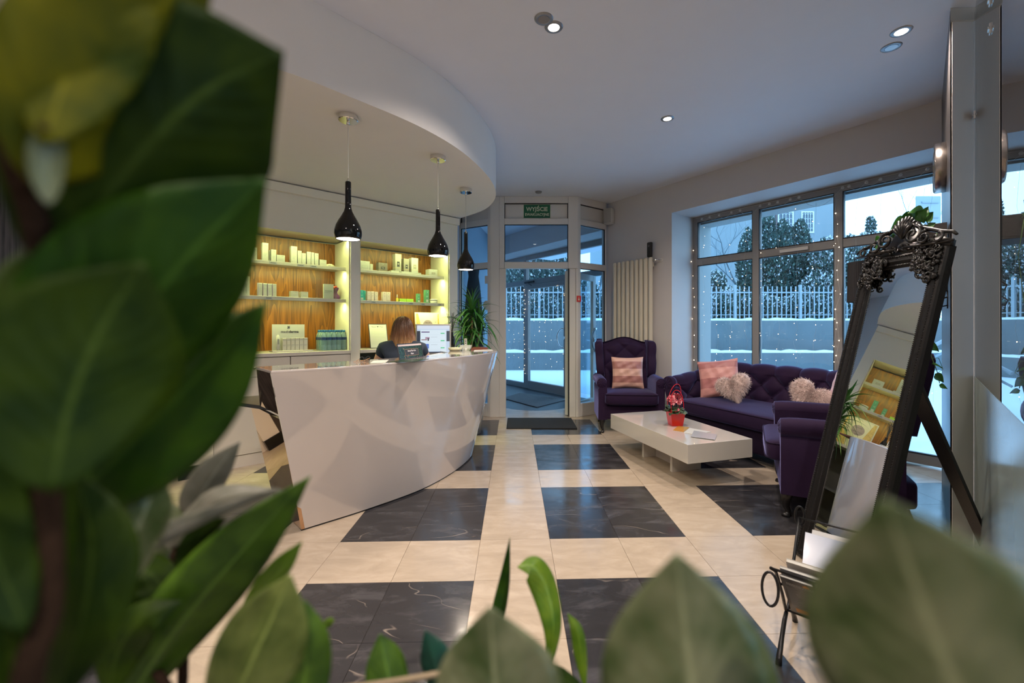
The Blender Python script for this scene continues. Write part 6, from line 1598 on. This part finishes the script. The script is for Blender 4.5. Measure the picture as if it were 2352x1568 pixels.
r = ramp(n, [(.22, (.50, .29, .13)), (.52, (.19, .085, .035)), (.85, (.065, .026, .010))]); L.new(mr.outputs[0], r.inputs[0]); L.new(r.outputs[0], bs.inputs['Base Color']); bs.inputs['Roughness'].default_value = .38
def hair_surf(ang, v, off=0):
    """ang 0..2pi (0 = +x, pi/2 = front); v 0 crown .. 1 ends"""
    front = math.sin(ang); open_ = 1 if front < .55 else 0
    if v < .5:
        e = PI/2*(1-v*2*.98); x = math.cos(ang)*math.cos(e)*(.081+off); y = math.sin(ang)*math.cos(e)*(.108+off); z = HC.z+.012+math.sin(e)*(.118+off)
    else:
        t_ = (v-.5)*2; fl = .026*math.sin(PI*min(1, t_*1.1)*.62); x = math.cos(ang)*(.081+off+fl); y = math.sin(ang)*(.108+off+fl*.7)
        z = HC.z+.012-t_*(.165+.02*math.sin(3*ang))
    return Vector((x, y+HC.y-.006, z))
b = MB(); A0, A1_ = math.radians(130), math.radians(410)
def cap(u, v): return hair_surf(A0+(A1_-A0)*u, v, -.004)
b.grid(cap, 40, 26); b.grid(lambda u, v: hair_surf(2*PI*u, v*.36, -.003), 40, 10, True); cap_ = b.build('hair', hm, per, smooth=True, solid=.006)
hb = MB(); rr = random.Random(3)
for k in range(420):
    a = A0+(A1_-A0)*rr.random(); v0 = rr.uniform(.0, .3); v1 = rr.uniform(.85, 1.06); off = rr.uniform(-.002, .013); dr_ = rr.uniform(-.16, .16); ph = rr.uniform(0, 6)
    pts = []
    for q in range(9):
        t_ = q/8; v = v0+(v1-v0)*t_; pts.append(hair_surf(a+dr_*t_+.03*math.sin(5*t_+ph), v, off*math.sin(PI*min(1, t_+.2))+.003*math.sin(7*t_+ph)))
    hb.tube(pts, [.0035, .0038, .004, .004, .004, .0038, .0034, .0028, .0012], 4, cap=False)
stuff(hb.build('strands', hm, cap_, smooth=True))
st_ = thing('office_chair', 'black office chair under the receptionist, hidden behind the counter', 'chair', (-1.135, 3.93, 0), PR)
b = MB(); rounded_box(b, -.22, .22, -.18, .24, .40, .465, 5, 24, 10); b.build('seat', M['black'], st_, smooth=True)
b = MB(); b.tube([(0, 0, .06), (0, 0, .41)], .025, 10)
for k in range(5): a = 2*PI*k/5; b.tube([(0, 0, .08), (.26*math.cos(a), .26*math.sin(a), .055)], [.022, .014], 8)
b.build('base', M['chrome'], st_, smooth=True)
for k in range(5):
    a = 2*PI*k/5; b = MB(); b.lathe([(0, -.01), (.025, -.01), (.025, .01), (0, .01)], 12); b.v = [(.26*math.cos(a)+q[0], .26*math.sin(a)+q[1]*0+q[2], .025+q[1]) for q in b.v]; b.build('caster', M['black'], st_)

# ================================================================ monitor
mo = thing('monitor', 'silver computer monitor showing a bookings web page, on the desk behind the counter', 'monitor', (-.905, 4.16, .7505), math.radians(14))
mw, mz0, mz1 = .168, .195, .505
b = MB(); b.box(-mw, mw, 0, .05, mz0, mz1); b.build('housing', mat('monitor_silver', (.34, .33, .30), .35, metal=.3), mo, bevel=.006)
b = MB(); b.box(-mw+.014, mw-.014, -.0015, 0, mz0+.032, mz1-.014); scr = b.build('screen', mat('screen_white', (.02, .02, .02), emit=(.60, .74, .92), es=.85), mo)
def S_(x0, x1, z0, z1, col, y=-.0022, e=.9):
    W_ = 2*(mw-.014); X0 = -mw+.014; Zt = mz1-.014; Hh = Zt-(mz0+.032)
    b = MB(); b.box(X0+x0*W_, X0+x1*W_, y, y+.0006, Zt-z1*Hh, Zt-z0*Hh); return b.build('web_block', mat('screen_px', (.01, .01, .01), emit=col, es=e), scr)
S_(0, 1, 0, .13, (.72, .80, .92)); S_(0, .1, .2, .62, (.02, .03, .05)); S_(.9, 1, .2, .58, (.05, .07, .10)); S_(.1, .89, .16, .93, (.75, .88, .97), -.0026)
S_(.13, .38, .22, .26, (.14, .10, .25), -.003); S_(.25, .38, .42, .50, (.45, .32, .42), -.003); S_(.13, .30, .50, .54, (.35, .25, .28), -.003); S_(.32, .36, .46, .56, (.03, .03, .06), -.0034); S_(.13, .36, .67, .84, (.10, .20, .62), -.003)
for z in (.27, .54, .80): S_(.72, .84, z, z+.035, (.06, .60, .25), -.003)
for z in (.34, .61, .87): S_(.12, .86, z, z+.003, (.45, .52, .60), -.003)
for z in (.42, .70): S_(.42, .62, z, z+.01, (.45, .50, .58), -.003)
S_(0, 1, .96, 1, (.02, .03, .06), -.003); S_(0, .22, .955, 1, (.55, .62, .72), -.0034)
b = MB(); b.box(-.03, .03, .05, .08, .02, .35); b.build('stand', flat((.25, .25, .24), .4), mo, bevel=.004); b = MB(); b.box(-.10, .10, -.04, .14, 0, .018); b.build('foot', flat((.25, .25, .24), .4), mo, bevel=.004)

# ================================================================ things on the counter ledge
def on_ledge(px, py): return at_z(px, py, 1.0)
# lettered card in a stand
a_, c_2 = on_ledge(919, 826), on_ledge(973, 819); d = c_2-a_; rzc = math.atan2(d.y, d.x); Lc = d.length*1.02
t = thing('card_stand', 'dark green marbled lettered card in a black frame standing on the counter ledge', 'sign', Vector(((a_.x+c_2.x)/2, (a_.y+c_2.y)/2, 1.0005)))
t.rotation_euler = (Matrix.Rotation(rzc, 4, 'Z') @ Matrix.Rotation(-.20, 4, 'X') @ Matrix.Rotation(.0, 4, 'Y')).to_euler()
w2 = Lc*.5; hc = .112
b = MB(); b.box(-w2, w2, 0, .006, 0, .006); b.box(-w2, w2, 0, .006, hc-.006, hc); b.box(-w2, -w2+.006, 0, .006, .006, hc-.006); b.box(w2-.006, w2, 0, .006, .006, hc-.006); b.build('frame', prd, t)
mm = mat('green_marble', (.012, .03, .024), .25); n = mm.node_tree.nodes; L = mm.node_tree.links
tn = n.new('ShaderNodeTexNoise'); tn.inputs['Scale'].default_value = 22; tn.inputs['Detail'].default_value = 4; r = ramp(n, [(.42, (.012, .012, .012)), (.58, (.015, .06, .04)), (.70, (.10, .22, .16))]); L.new(tn.outputs['Fac'], r.inputs[0]); L.new(r.outputs[0], n['Principled BSDF'].inputs['Base Color'])
b = MB(); b.box(-w2+.006, w2-.006, .002, .005, .006, hc-.006); b.build('card', mm, t)
b = MB(); b.box(-w2+.006, w2-.006, .0012, .002, hc-.020, hc-.007); b.build('pale_band', flat((.62, .50, .48)), t)
gd_ = flat((.40, .22, .10), .35)
b = MB(); x0, x1, z0, z1 = -w2*.50, w2*.62, .020, .070
b.box(x0, x1, .0012, .002, z0, z0+.0018); b.box(x0, x1, .0012, .002, z1-.0018, z1); b.box(x0, x0+.0018, .0012, .002, z0, z1); b.box(x1-.0018, x1, .0012, .002, z0, z1); b.build('gold_border', gd_, t)
b = MB(); b.box(x0+.0018, x1-.0018, .0015, .002, z0+.0018, z1-.0018); b.build('inner_panel', prd, t)
lettering('Beauty Day & Spa', .0150, flat((.8, .74, .72)), t, ((x0+x1)/2, .001, .056), ext=.0002, shear=.35, bold=.0002); lettering('Nipan', .0165, flat((.8, .74, .72)), t, ((x0+x1)/2, .001, .035), ext=.0002, shear=.35, bold=.0002)
b = MB()
for k in range(9): b.sphere((rr.uniform(-w2*.9, w2*.9), .0018, rr.uniform(.008, .03) if k < 6 else rr.uniform(.05, .075)), rr.uniform(.002, .004), 6, 4, (1.6, .2, 1))
stuff(b.build('gold_flecks', gd_, t))
b = MB(); b.add([(-.02, .006, .085), (.02, .006, .085), (.03, .055, .012), (-.03, .055, .012)], [(0, 1, 2, 3)]); b.build('strut', prd, t, solid=.002)
def sheet(name, label, quad, col, th=.002, z=1.0005, cat='paper', group=None):
    pts = [at_z(x, y, z) for x, y in quad]; c = sum(pts, Vector())/4; b = MB(); b.prism([((q-c).x, (q-c).y) for q in pts], 0, th); o = b.build(name, col, None, loc=(c.x, c.y, z)); tag(o, label, cat, group); return o
sheet('flyer', 'dark patterned flyer lying under the lettered card on the ledge', [(886, 832), (952, 831), (985, 824), (925, 826)], mm, .002)
sheet('paper_sheet', 'white paper sheet on the ledge beside the spectacles', [(850, 834), (885, 833), (893, 826), (858, 828)], M['paper'], .001)
sheet('folder', 'brown leather folder at the far tip of the counter ledge', [(1082, 803), (1120, 802.5), (1120, 799.5), (1088, 799.5)], flat((.14, .035, .02), .35), .014, cat='folder')
sheet('notepad', 'white notepad at the far tip of the counter ledge, in front of the brown folder', [(1088, 807), (1132, 804.5), (1128, 803.5), (1090, 805)], M['paper'], .006)
# spectacles
p = on_ledge(838, 831); t = thing('spectacles', 'thin-rimmed spectacles folded on the counter ledge', 'glasses', (p.x, p.y, 1.0005), rzc)
b = MB()
for s_ in (-1, 1): b.tube([(s_*.032+.022*math.cos(2*PI*k/20), 0, .018+.017*math.sin(2*PI*k/20)) for k in range(21)], .0012, 6, cap=False)
b.tube([(-.010, 0, .022), (0, -.002, .026), (.010, 0, .022)], .0012, 6); b.build('rim', prd, t, smooth=True)
b = MB(); b.tube([(-.055, 0, .022), (-.05, .03, .006), (.04, .045, .003)], .0014, 6); b.tube([(.055, 0, .022), (.05, .04, .006), (-.04, .055, .003)], .0014, 6); b.build('temples', gd_, t, smooth=True)
# black reed vase
vx = Vector((-.772, 4.42, 0)); t = thing('reed_vase', 'slim glossy black bottle vase with dark reeds beside the monitor', 'vase', (vx.x, vx.y, 1.0005))
b = MB(); b.lathe([(0, 0), (.026, 0), (.030, .01), (.031, .09), (.024, .12), (.013, .14), (.012, .17), (.015, .175), (0, .175)], 20); b.build('vase', M['black_gloss'], t, smooth=True)
b = MB()
for k in range(9): a = rr.uniform(0, 6.28); q = rr.uniform(.02, .05); b.tube([(0, 0, .16), (q*.5*math.cos(a), q*.5*math.sin(a), .25), (q*math.cos(a)*1.2, q*math.sin(a)*1.2, rr.uniform(.30, .38))], .0022, 5)
stuff(b.build('reeds', flat((.02, .022, .015), .6), t))
p = Vector((-.70, 4.30, 0)); t = thing('cream_bowl', 'shallow cream ceramic bowl on the ledge beside the monitor', 'bowl', (-.690, 4.12, 1.0005))
b = MB(); b.lathe([(0, 0), (.045, 0), (.062, .012), (.066, .03), (.062, .03), (.055, .012), (0, .008)], 28); b.build('bowl', flat((.55, .54, .36), .4), t, smooth=True)
t = thing('glass_bowl', 'clear cut-glass bowl with a small price tag on the ledge', 'bowl', (-.600, 4.20, 1.0005))
b = MB(); b.lathe([(0, 0), (.035, .0), (.055, .02), (.062, .05), (.058, .05), (.05, .022), (0, .008)], 24); b.build('bowl', mat('cut_glass', (.75, .78, .72), .05, trans=.0, alpha=.35, coat=1), t, smooth=False)
b = MB(); b.box(-.012, .012, -.0015, 0, .05, .115); b = b.build('price_tag', M['paper'], t)
q = MB()
for k in range(3): q.box(-.006, .006, -.0022, -.0015, .064+.016*k, .072+.016*k)
q.build('print', prd, b)

# ================================================================ dracaena behind the counter's far end
dc = Vector((-.66, 5.02, 0)); dr_ = thing('dracaena_plant', 'tall dark green spiky-leaved dracaena in a pot behind the far end of the counter', 'plant', dc)
b = MB(); b.lathe([(0, 0), (.12, 0), (.16, .30), (.168, .31), (.155, .31), (.15, .27), (0, .27)], 28); b.build('pot', M['white_lac'], dr_, smooth=True)
heads = [((.02, -.02), 1.42), ((-.06, .02), 1.22), ((.10, .03), 1.27), ((.02, .06), 1.08)]
b = MB()
for (x, y), z in heads: b.tube([(x*.3, y*.3, .26), (x*.7, y*.8, z*.6), (x, y, z)], [.016, .014, .011], 8)
b.build('stems', mat('cane', (.22, .15, .08), .8, bump=.4), dr_)
dm_ = mat('dracaena_leaf', (.03, .13, .022), .35, var=.5, vscale=5)
def strap(L_, w_, droop):
    b = MB(); n_ = 11; vs = []
    for k in range(n_):
        t_ = k/(n_-1); a = droop*t_*t_; x = L_*t_*(1-.28*t_*droop/1.6); z = -L_*.42*droop*t_**2.2+.22*L_*math.sin(PI*t_*.5)*(1-t_*.5); ww = w_*min(1, .45+3*t_)*(1-t_**2.2)+.0006
        vs += [(x, -ww, z+ww*.5), (x, 0, z), (x, ww, z+ww*.5)]
    b.add(vs, [(3*k+q, 3*k+3+q, 3*k+4+q, 3*k+1+q) for k in range(n_-1) for q in (0, 1)]); me = bpy.data.meshes.new('leaf'); me.from_pydata(b.v, [], b.f); me.materials.append(dm_); me.polygons.foreach_set('use_smooth', [True]*len(me.polygons)); return me
sm = [strap(.36, .016, .25), strap(.40, .018, 1.0), strap(.42, .018, 1.9), strap(.32, .016, 2.4)]
rr = random.Random(21)
for (x, y), z in heads:
    for k in range(46):
        a = k*2.399+rr.uniform(-.2, .2); f_ = k/46; kind = 0 if f_ < .25 else (1 if f_ < .5 else (2 if f_ < .85 else 3))
        pitch = -1.25+1.35*f_+rr.uniform(-.15, .15)
        # keep leaves out of the wall pier behind
        o = shared('leaf', sm[kind], None, dr_, (x, y, z-.10*f_)); o.rotation_euler = (rr.uniform(-.3, .3), pitch, a); k_ = rr.uniform(.65, 1.05)*(1 if math.sin(a) < .3 else .75); o.scale = (k_, k_, k_)
# ================================================================ inside the vestibule
t = thing('draped_form', 'tall narrow black draped form inside the left pane of the vestibule', 'display form', (-.80, 6.42, 0))
b = MB(); b.lathe([(0, 0), (.15, 0), (.155, .3), (.15, .9), (.14, 1.3), (.12, 1.6), (.095, 1.85), (.075, 1.98), (.085, 2.06), (.08, 2.14), (.05, 2.17), (0, 2.18)], 24); b.build('drape', flat((.006, .007, .009), .8), t, smooth=True)
for k, (px_, py_, w_, h_, rd, lb) in enumerate(((1121, 642, 9, 9, 0, 'pale square sticker on the left entrance pane, topmost'), (1117, 701, 9, 11, 1, 'pale round sticker on the left entrance pane, below the square one'), (1119, 731, 5, 9, 1, 'small pale oval sticker on the left entrance pane'))):
    Y = 5.875; p = at(px_, py_, Y+.0); b = MB(); a = math.atan2(.27, -.47) ; ww, hh = w_*Y/F, h_*Y/F
    if rd: pl_ = [(ww*math.cos(2*PI*q/24), hh*math.sin(2*PI*q/24)) for q in range(24)]
    else: pl_ = [(-ww, -hh), (ww, -hh), (ww, hh), (-ww, hh)]
    b.extrude(pl_, (0, 0, 0), Vector((.867, -.498, 0)), Vector((0, 0, 1)), Vector((.498, .867, 0)), -.001, .0)
    o = b.build('pane_sticker', flat((.62, .64, .60), .6), None, loc=p); tag(o, lb, 'sticker')
# ================================================================ foreground plants right in front of the camera
def leaf_mat(name, col, col2, rough=.35, tr=.28, spec=.4):
    m = bpy.data.materials.new(name); m.use_nodes = True; n = m.node_tree.nodes; L = m.node_tree.links; bs = n['Principled BSDF']
    at1 = n.new('ShaderNodeAttribute'); at1.attribute_name = 'across'; at2 = n.new('ShaderNodeAttribute'); at2.attribute_name = 'along'
    tx = n.new('ShaderNodeTexNoise'); tx.inputs['Scale'].default_value = 45; tx.inputs['Detail'].default_value = 3; co = n.new('ShaderNodeTexCoord'); L.new(co.outputs['Object'], tx.inputs[0])
    r = ramp(n, [(.35, col), (.68, col2)]); L.new(tx.outputs['Fac'], r.inputs[0])
    ab = n.new('ShaderNodeMath'); ab.operation = 'ABSOLUTE'; L.new(at1.outputs['Fac'], ab.inputs[0])
    rb = ramp(n, [(0, (1, 1, 1)), (.06, (0, 0, 0))]); L.new(ab.outputs[0], rb.inputs[0])
    mx = n.new('ShaderNodeMix'); mx.data_type = 'RGBA'; mx.inputs['B'].default_value = (*[min(1, c*1.5+.005) for c in col2], 1); L.new(rb.outputs[0], mx.inputs['Factor']); L.new(r.outputs[0], mx.inputs['A'])
    L.new(mx.outputs['Result'], bs.inputs['Base Color']); bs.inputs['Roughness'].default_value = rough; bs.inputs['Specular IOR Level'].default_value = spec
    # side veins as relief
    ma = n.new('ShaderNodeMath'); ma.operation = 'MULTIPLY_ADD'; ma.inputs[1].default_value = -.35; L.new(ab.outputs[0], ma.inputs[0]); L.new(at2.outputs['Fac'], ma.inputs[2])
    sn = n.new('ShaderNodeMath'); sn.operation = 'MULTIPLY'; sn.inputs[1].default_value = 60; L.new(ma.outputs[0], sn.inputs[0]); s2 = n.new('ShaderNodeMath'); s2.operation = 'SINE'; L.new(sn.outputs[0], s2.inputs[0])
    bp = n.new('ShaderNodeBump'); bp.inputs['Strength'].default_value = .10; bp.inputs['Distance'].default_value = .001; L.new(s2.outputs[0], bp.inputs['Height']); L.new(bp.outputs[0], bs.inputs['Normal'])
    tl_n = n.new('ShaderNodeBsdfTranslucent'); tl_n.inputs[0].default_value = (*[min(1, c*2.2) for c in col2], 1); ms = n.new('ShaderNodeMixShader'); ms.inputs[0].default_value = tr
    out = n['Material Output']; L.new(bs.outputs[0], ms.inputs[1]); L.new(tl_n.outputs[0], ms.inputs[2]); L.new(ms.outputs[0], out.inputs[0]); return m
LM = {'mid': leaf_mat('leaf_mid', (.016, .042, .003), (.050, .10, .008), .42, .15, .2), 'moss': leaf_mat('leaf_moss', (.030, .048, .006), (.095, .12, .028), .4, .15, .25),
      'deep': leaf_mat('leaf_deep', (.004, .013, .0006), (.015, .030, .0006), .55, .12, .08), 'olive': leaf_mat('leaf_olive', (.018, .030, .001), (.080, .078, .001), .55, .12, .08),
      'green': leaf_mat('leaf_green', (.006, .026, .001), (.018, .048, .001), .5, .12, .12), 'grey': leaf_mat('leaf_greygreen', (.024, .044, .010), (.10, .112, .060), .30, .15), 'silver': leaf_mat('leaf_silver', (.065, .068, .048), (.12, .115, .09), .45, .1, .25),
      'lime': leaf_mat('leaf_lime', (.045, .11, .003), (.10, .17, .008), .38, .2), 'teal': leaf_mat('leaf_teal', (.002, .025, .018), (.004, .05, .03))}
def leaf(parent, pts, wpx, m_, fold=.25, roll=0, curl=0, peak=.45, name='leaf', org=Vector((0, 0, 0))):
    """pts: (px, py, distance) along the midrib from base to tip; wpx: half width in photo pixels at the middle"""
    ctl = catmull([at(x, y, Y) for x, y, Y in pts], 8); n_ = len(ctl); mid = pts[len(pts)//2]; hw = wpx*mid[2]/F
    view = Vector((0, 1, 0)); vs = []; ac = []; al = []; NA = 9
    for i, p in enumerate(ctl):
        t_ = i/(n_-1); d = (ctl[min(n_-1, i+1)]-ctl[max(0, i-1)]).normalized(); vw = (p-Vector((0, 0, H))).normalized(); s_ = d.cross(vw).normalized()
        nn = s_.cross(d).normalized()
        q = Matrix.Rotation(roll, 3, d); s_ = q @ s_; nn = q @ nn
        w_ = hw*(math.sin(PI*min(1, t_**(math.log(.5)/math.log(peak))))**(.72 if t_ < peak else .72+.30*(t_-peak)/(1-peak)))+.0002
        for j in range(NA):
            a = (j/(NA-1)-.5)*2; vs.append(p-Vector(org)+s_*(w_*a)+nn*(w_*(fold*abs(a)-curl*a*a))+nn*(.02*w_*math.sin(9*t_+3*a))); ac.append(a); al.append(t_)
    fs = [(i*NA+j, (i+1)*NA+j, (i+1)*NA+j+1, i*NA+j+1) for i in range(n_-1) for j in range(NA-1)]
    b = MB(); b.add(vs, fs); o = b.build(name, LM[m_], parent, smooth=True); me = o.data
    for nm, dat in (('across', ac), ('along', al)):
        A = me.attributes.new(nm, 'FLOAT', 'POINT'); A.data.foreach_set('value', dat)
    q = o.modifiers.new('thick', 'SOLIDIFY'); q.thickness = .0005; q.offset = 0
    return o
# planter that carries them, below the frame
pt = thing('plant_trough', 'white plant trough just under the frame carrying the foreground plants', 'planter', (-.12, .36, 0))
b = MB(); b.box(-.62, .62, -.17, .17, 0, .02); b.box(-.62, .62, -.17, -.15, .02, .74); b.box(-.62, .62, .15, .17, .02, .74); b.box(-.62, -.60, -.15, .15, .02, .74); b.box(.60, .62, -.15, .15, .02, .74); b.build('box', M['white_lac'], pt, bevel=.003)
b = MB(); b.box(-.60, .60, -.15, .15, .02, .70); b.build('soil', flat((.03, .02, .015), .95), pt)
# 1 tall leafy plant on the left
O1 = Vector((-.24, .24, .70)); g1 = thing('foreground_shrub', 'tall broad-leaved green plant filling the left edge, very near the viewer', 'plant', O1)
LL = [([(110, 640, .15), (300, 380, .150), (470, 210, .155), (652, 118, .165)], 235, 'deep', .20, .12),
      ([(70, 1000, .16), (250, 800, .16), (430, 590, .165), (612, 408, .175)], 185, 'green', .22, .35),
      ([(110, 1200, .19), (260, 1060, .19), (440, 880, .195), (612, 694, .20)], 128, 'green', .3, -.25),
      ([(70, 420, .13), (190, 260, .135), (330, 70, .14), (500, -150, .145)], 170, 'olive', .2, .5),
      ([(-40, 900, .14), (40, 760, .14), (110, 640, .145), (200, 500, .15)], 90, 'deep', .2, -.3),
      ([(120, 1130, .13), (160, 930, .135), (230, 760, .14), (330, 600, .145)], 190, 'deep', .15, .1),
      ([(112, 470, .128), (108, 400, .128), (112, 320, .128), (122, 235, .128)], 30, 'grey', .2, .2),
      ([(100, 330, .125), (165, 130, .13), (210, -60, .13), (260, -260, .14)], 125, 'olive', .2, -.3),
      ([(40, 1650, .15), (20, 1400, .15), (40, 1150, .15), (90, 930, .15)], 120, 'deep', .2, .3),
      ([(110, 1640, .17), (190, 1420, .17), (210, 1240, .175), (170, 1080, .18)], 80, 'deep', .3, -.4),
      ([(150, 1500, .20), (240, 1350, .20), (330, 1180, .205), (360, 1080, .21)], 70, 'grey', .3, .4),
      ([(60, 1450, .14), (-20, 1250, .14), (-60, 1100, .14), (-40, 960, .14)], 90, 'deep', .2, .2),
      ]
for pts, w_, m_, fo, ro in LL: leaf(g1, pts, w_, m_, fo, ro, org=O1, peak=.5)
M['stem'] = mat('brown_stem', (.014, .008, .005), .95, spec=.05, bump=.4, bscale=90)
def stem(parent, pts, r, org, nm='stem', tip=True, m_=None):
    c = catmull([at(x, y, Y) for x, y, Y in pts], 6); b = MB(); b.tube([p-org for p in c], [r*(1-.45*i/(len(c)-1)) for i in range(len(c))], 10); b.build(nm, m_ or M['stem'], parent, smooth=True)
def foot(px, py, Y, org): p = at(px, py, Y); return p
b = MB(); q = [Vector((-.26, .28, .68)), Vector((-.24, .22, .85)), at(60, 1700, .15), at(110, 1400, .15), at(110, 1150, .155), at(95, 900, .155), at(105, 640, .15), at(60, 430, .14), at(-60, 200, .13)]
b.tube([p-O1 for p in catmull(q, 6)], .0042, 10); b.build('stem', M['stem'], g1, smooth=True)
for pts in ([(100, 930, .155), (75, 980, .16)], [(108, 1180, .155), (115, 1200, .17), (120, 1195, .19)], [(105, 640, .15), (112, 640, .15)], [(80, 430, .14), (110, 330, .13), (100, 290, .125)], [(-10, 150, .13), (30, 250, .135), (70, 430, .14)]):
    stem(g1, [pts[0]]+pts[1:], .0022, O1, 'branch')
# 2 smaller plant in the middle left
O2 = Vector((-.16, .34, .70)); g2 = thing('foreground_shrub', 'bushy plant with pointed green and silvery leaves at the lower left', 'plant', O2)
for pts, w_, m_, fo, ro in [([(270, 1650, .28), (400, 1450, .28), (560, 1260, .29), (714, 1092, .30)], 80, 'mid', .35, .2),
      ([(500, 1720, .25), (560, 1560, .25), (620, 1430, .255), (668, 1318, .26)], 98, 'moss', .3, -.2),
      ([(690, 1700, .27), (700, 1580, .27), (702, 1470, .27), (700, 1376, .275)], 56, 'mid', .2, .1),
      ([(555, 1430, .33), (600, 1370, .33), (650, 1300, .33), (694, 1243, .335)], 30, 'lime', .3, .5),
      ([(432, 1190, .36), (458, 1140, .36), (500, 1075, .36), (552, 1014, .365)], 38, 'silver', .3, .3),
      ([(150, 1362, .26), (280, 1290, .27), (420, 1210, .28), (640, 1120, .30)], 26, 'silver', .4, .5),
      ([(380, 1260, .32), (450, 1190, .32), (520, 1140, .32), (650, 1125, .33)], 34, 'silver', .3, -.3),
      ([(400, 1400, .30), (360, 1330, .30), (300, 1290, .30), (250, 1230, .30)], 45, 'deep', .3, .3),
      ([(360, 1500, .31), (330, 1430, .31), (290, 1360, .31), (270, 1290, .31)], 40, 'deep', .3, -.3),
      ([(330, 1560, .33), (290, 1510, .33), (250, 1460, .33), (232, 1420, .33)], 26, 'lime', .3, .2),
      ([(420, 1360, .34), (400, 1300, .34), (370, 1200, .34), (300, 1130, .34)], 60, 'grey', .3, .3),
      ([(460, 1330, .30), (440, 1280, .30), (470, 1220, .30), (520, 1190, .30)], 30, 'deep', .3, .3),
      ([(230, 1420, .28), (240, 1330, .28), (230, 1230, .28), (270, 1160, .28)], 60, 'green', .3, .3),
      ([(250, 1600, .26), (270, 1500, .26), (330, 1420, .26), (420, 1380, .27)], 50, 'deep', .3, -.4),
      ([(744, 1440, .40), (752, 1432, .40), (760, 1426, .40), (768, 1424, .40)], 9, 'lime', .1, .1)]: leaf(g2, pts, w_, m_, fo, ro, org=O2)
b = MB(); q = [Vector((-.19, .36, .68)), at(430, 1760, .34), at(420, 1560, .33), at(425, 1420, .33), at(400, 1290, .32), at(440, 1200, .34), at(455, 1160, .36)]
b.tube([p-O2 for p in catmull(q, 6)], .0035, 8); b.build('stem', M['stem'], g2, smooth=True)
b = MB(); q = [Vector((-.17, .34, .68)), at(540, 1800, .28), at(400, 1600, .28), at(330, 1500, .29), at(290, 1620, .28)]; b.tube([p-O2 for p in catmull(q[:4], 6)], .003, 8); b.build('stem', M['stem'], g2, smooth=True)
b = MB(); q = [Vector((-.15, .34, .68)), at(600, 1850, .26), at(560, 1720, .26), at(300, 1640, .28)]; b.tube([p-O2 for p in catmull(q, 6)], .0025, 8); b.build('branch', M['stem'], g2, smooth=True)
# 3 broad leaves along the bottom edge
O3 = Vector((.08, .30, .70)); g3 = thing('foreground_shrub', 'plant with large blurred grey-green leaves along the bottom right', 'plant', O3)
for pts, w_, m_, fo, ro, pk_ in [([(2330, 1980, .105), (2240, 1700, .105), (2130, 1420, .108), (2030, 1142, .11)], 270, 'grey', .18, .1, .52),
      ([(1640, 1980, .17), (1610, 1740, .17), (1580, 1500, .175), (1554, 1268, .18)], 205, 'grey', .25, .15, .5),
      ([(1160, 1850, .21), (1150, 1690, .21), (1135, 1540, .215), (1124, 1392, .22)], 150, 'grey', .25, -.15, .5),
      ([(905, 1660, .34), (900, 1590, .34), (885, 1520, .345), (872, 1454, .35)], 46, 'mid', .3, .2, .5),
      ([(1010, 1640, .36), (1010, 1570, .36), (995, 1505, .36), (976, 1446, .365)], 36, 'teal', .3, -.3, .5),
      ([(1128, 1490, .55), (1145, 1420, .55), (1160, 1340, .56), (1171, 1234, .56)], 17, 'green', .5, .4, .42),
      ([(1262, 1545, .50), (1272, 1440, .50), (1255, 1350, .51), (1225, 1300, .51), (1188, 1302, .51)], 33, 'lime', .4, .4, .55),
      ([(1344, 1580, .50), (1336, 1510, .50), (1326, 1450, .50), (1304, 1408, .50)], 16, 'lime', .3, .3, .5),
      ([(1370, 1620, .42), (1310, 1570, .42), (1260, 1545, .42), (1200, 1545, .42)], 22, 'deep', .3, .3, .5)]: leaf(g3, pts, w_, m_, fo, ro, org=O3, peak=pk_)
for q in ([Vector((.10, .28, .68)), at(1250, 2300, .24), at(1170, 1900, .215)], [Vector((.12, .30, .68)), at(1700, 2400, .20), at(1640, 1980, .175)], [Vector((.14, .26, .68)), at(2300, 2600, .14), at(2330, 1980, .106)],
          [Vector((.05, .36, .68)), at(1100, 1900, .45), at(1128, 1490, .55)], [Vector((.07, .36, .68)), at(1260, 1900, .46), at(1262, 1545, .50)], [Vector((.09, .36, .68)), at(1340, 1900, .46), at(1344, 1580, .50)], [Vector((.05, .34, .68)), at(950, 1850, .34), at(905, 1650, .34)], [Vector((.05, .34, .68)), at(1020, 1800, .36), at(1010, 1640, .36)], [at(640, 1600, .33), at(900, 1565, .33), at(1100, 1530, .34)]):
    b = MB(); b.tube([p-O3 for p in catmull(q, 8)], .0022, 8); b.build('stem', mat('pale_stem', (.16, .12, .07), .7) if 'pale_stem' not in bpy.data.materials else bpy.data.materials['pale_stem'], g3, smooth=True)

# tiny printed marks are one part per carton, never counted
for o in bpy.data.objects:
    if o.parent and o.name.split('.')[0] in ('print', 'gold_band', 'foot_band', 'beading'): o['kind'] = 'stuff'
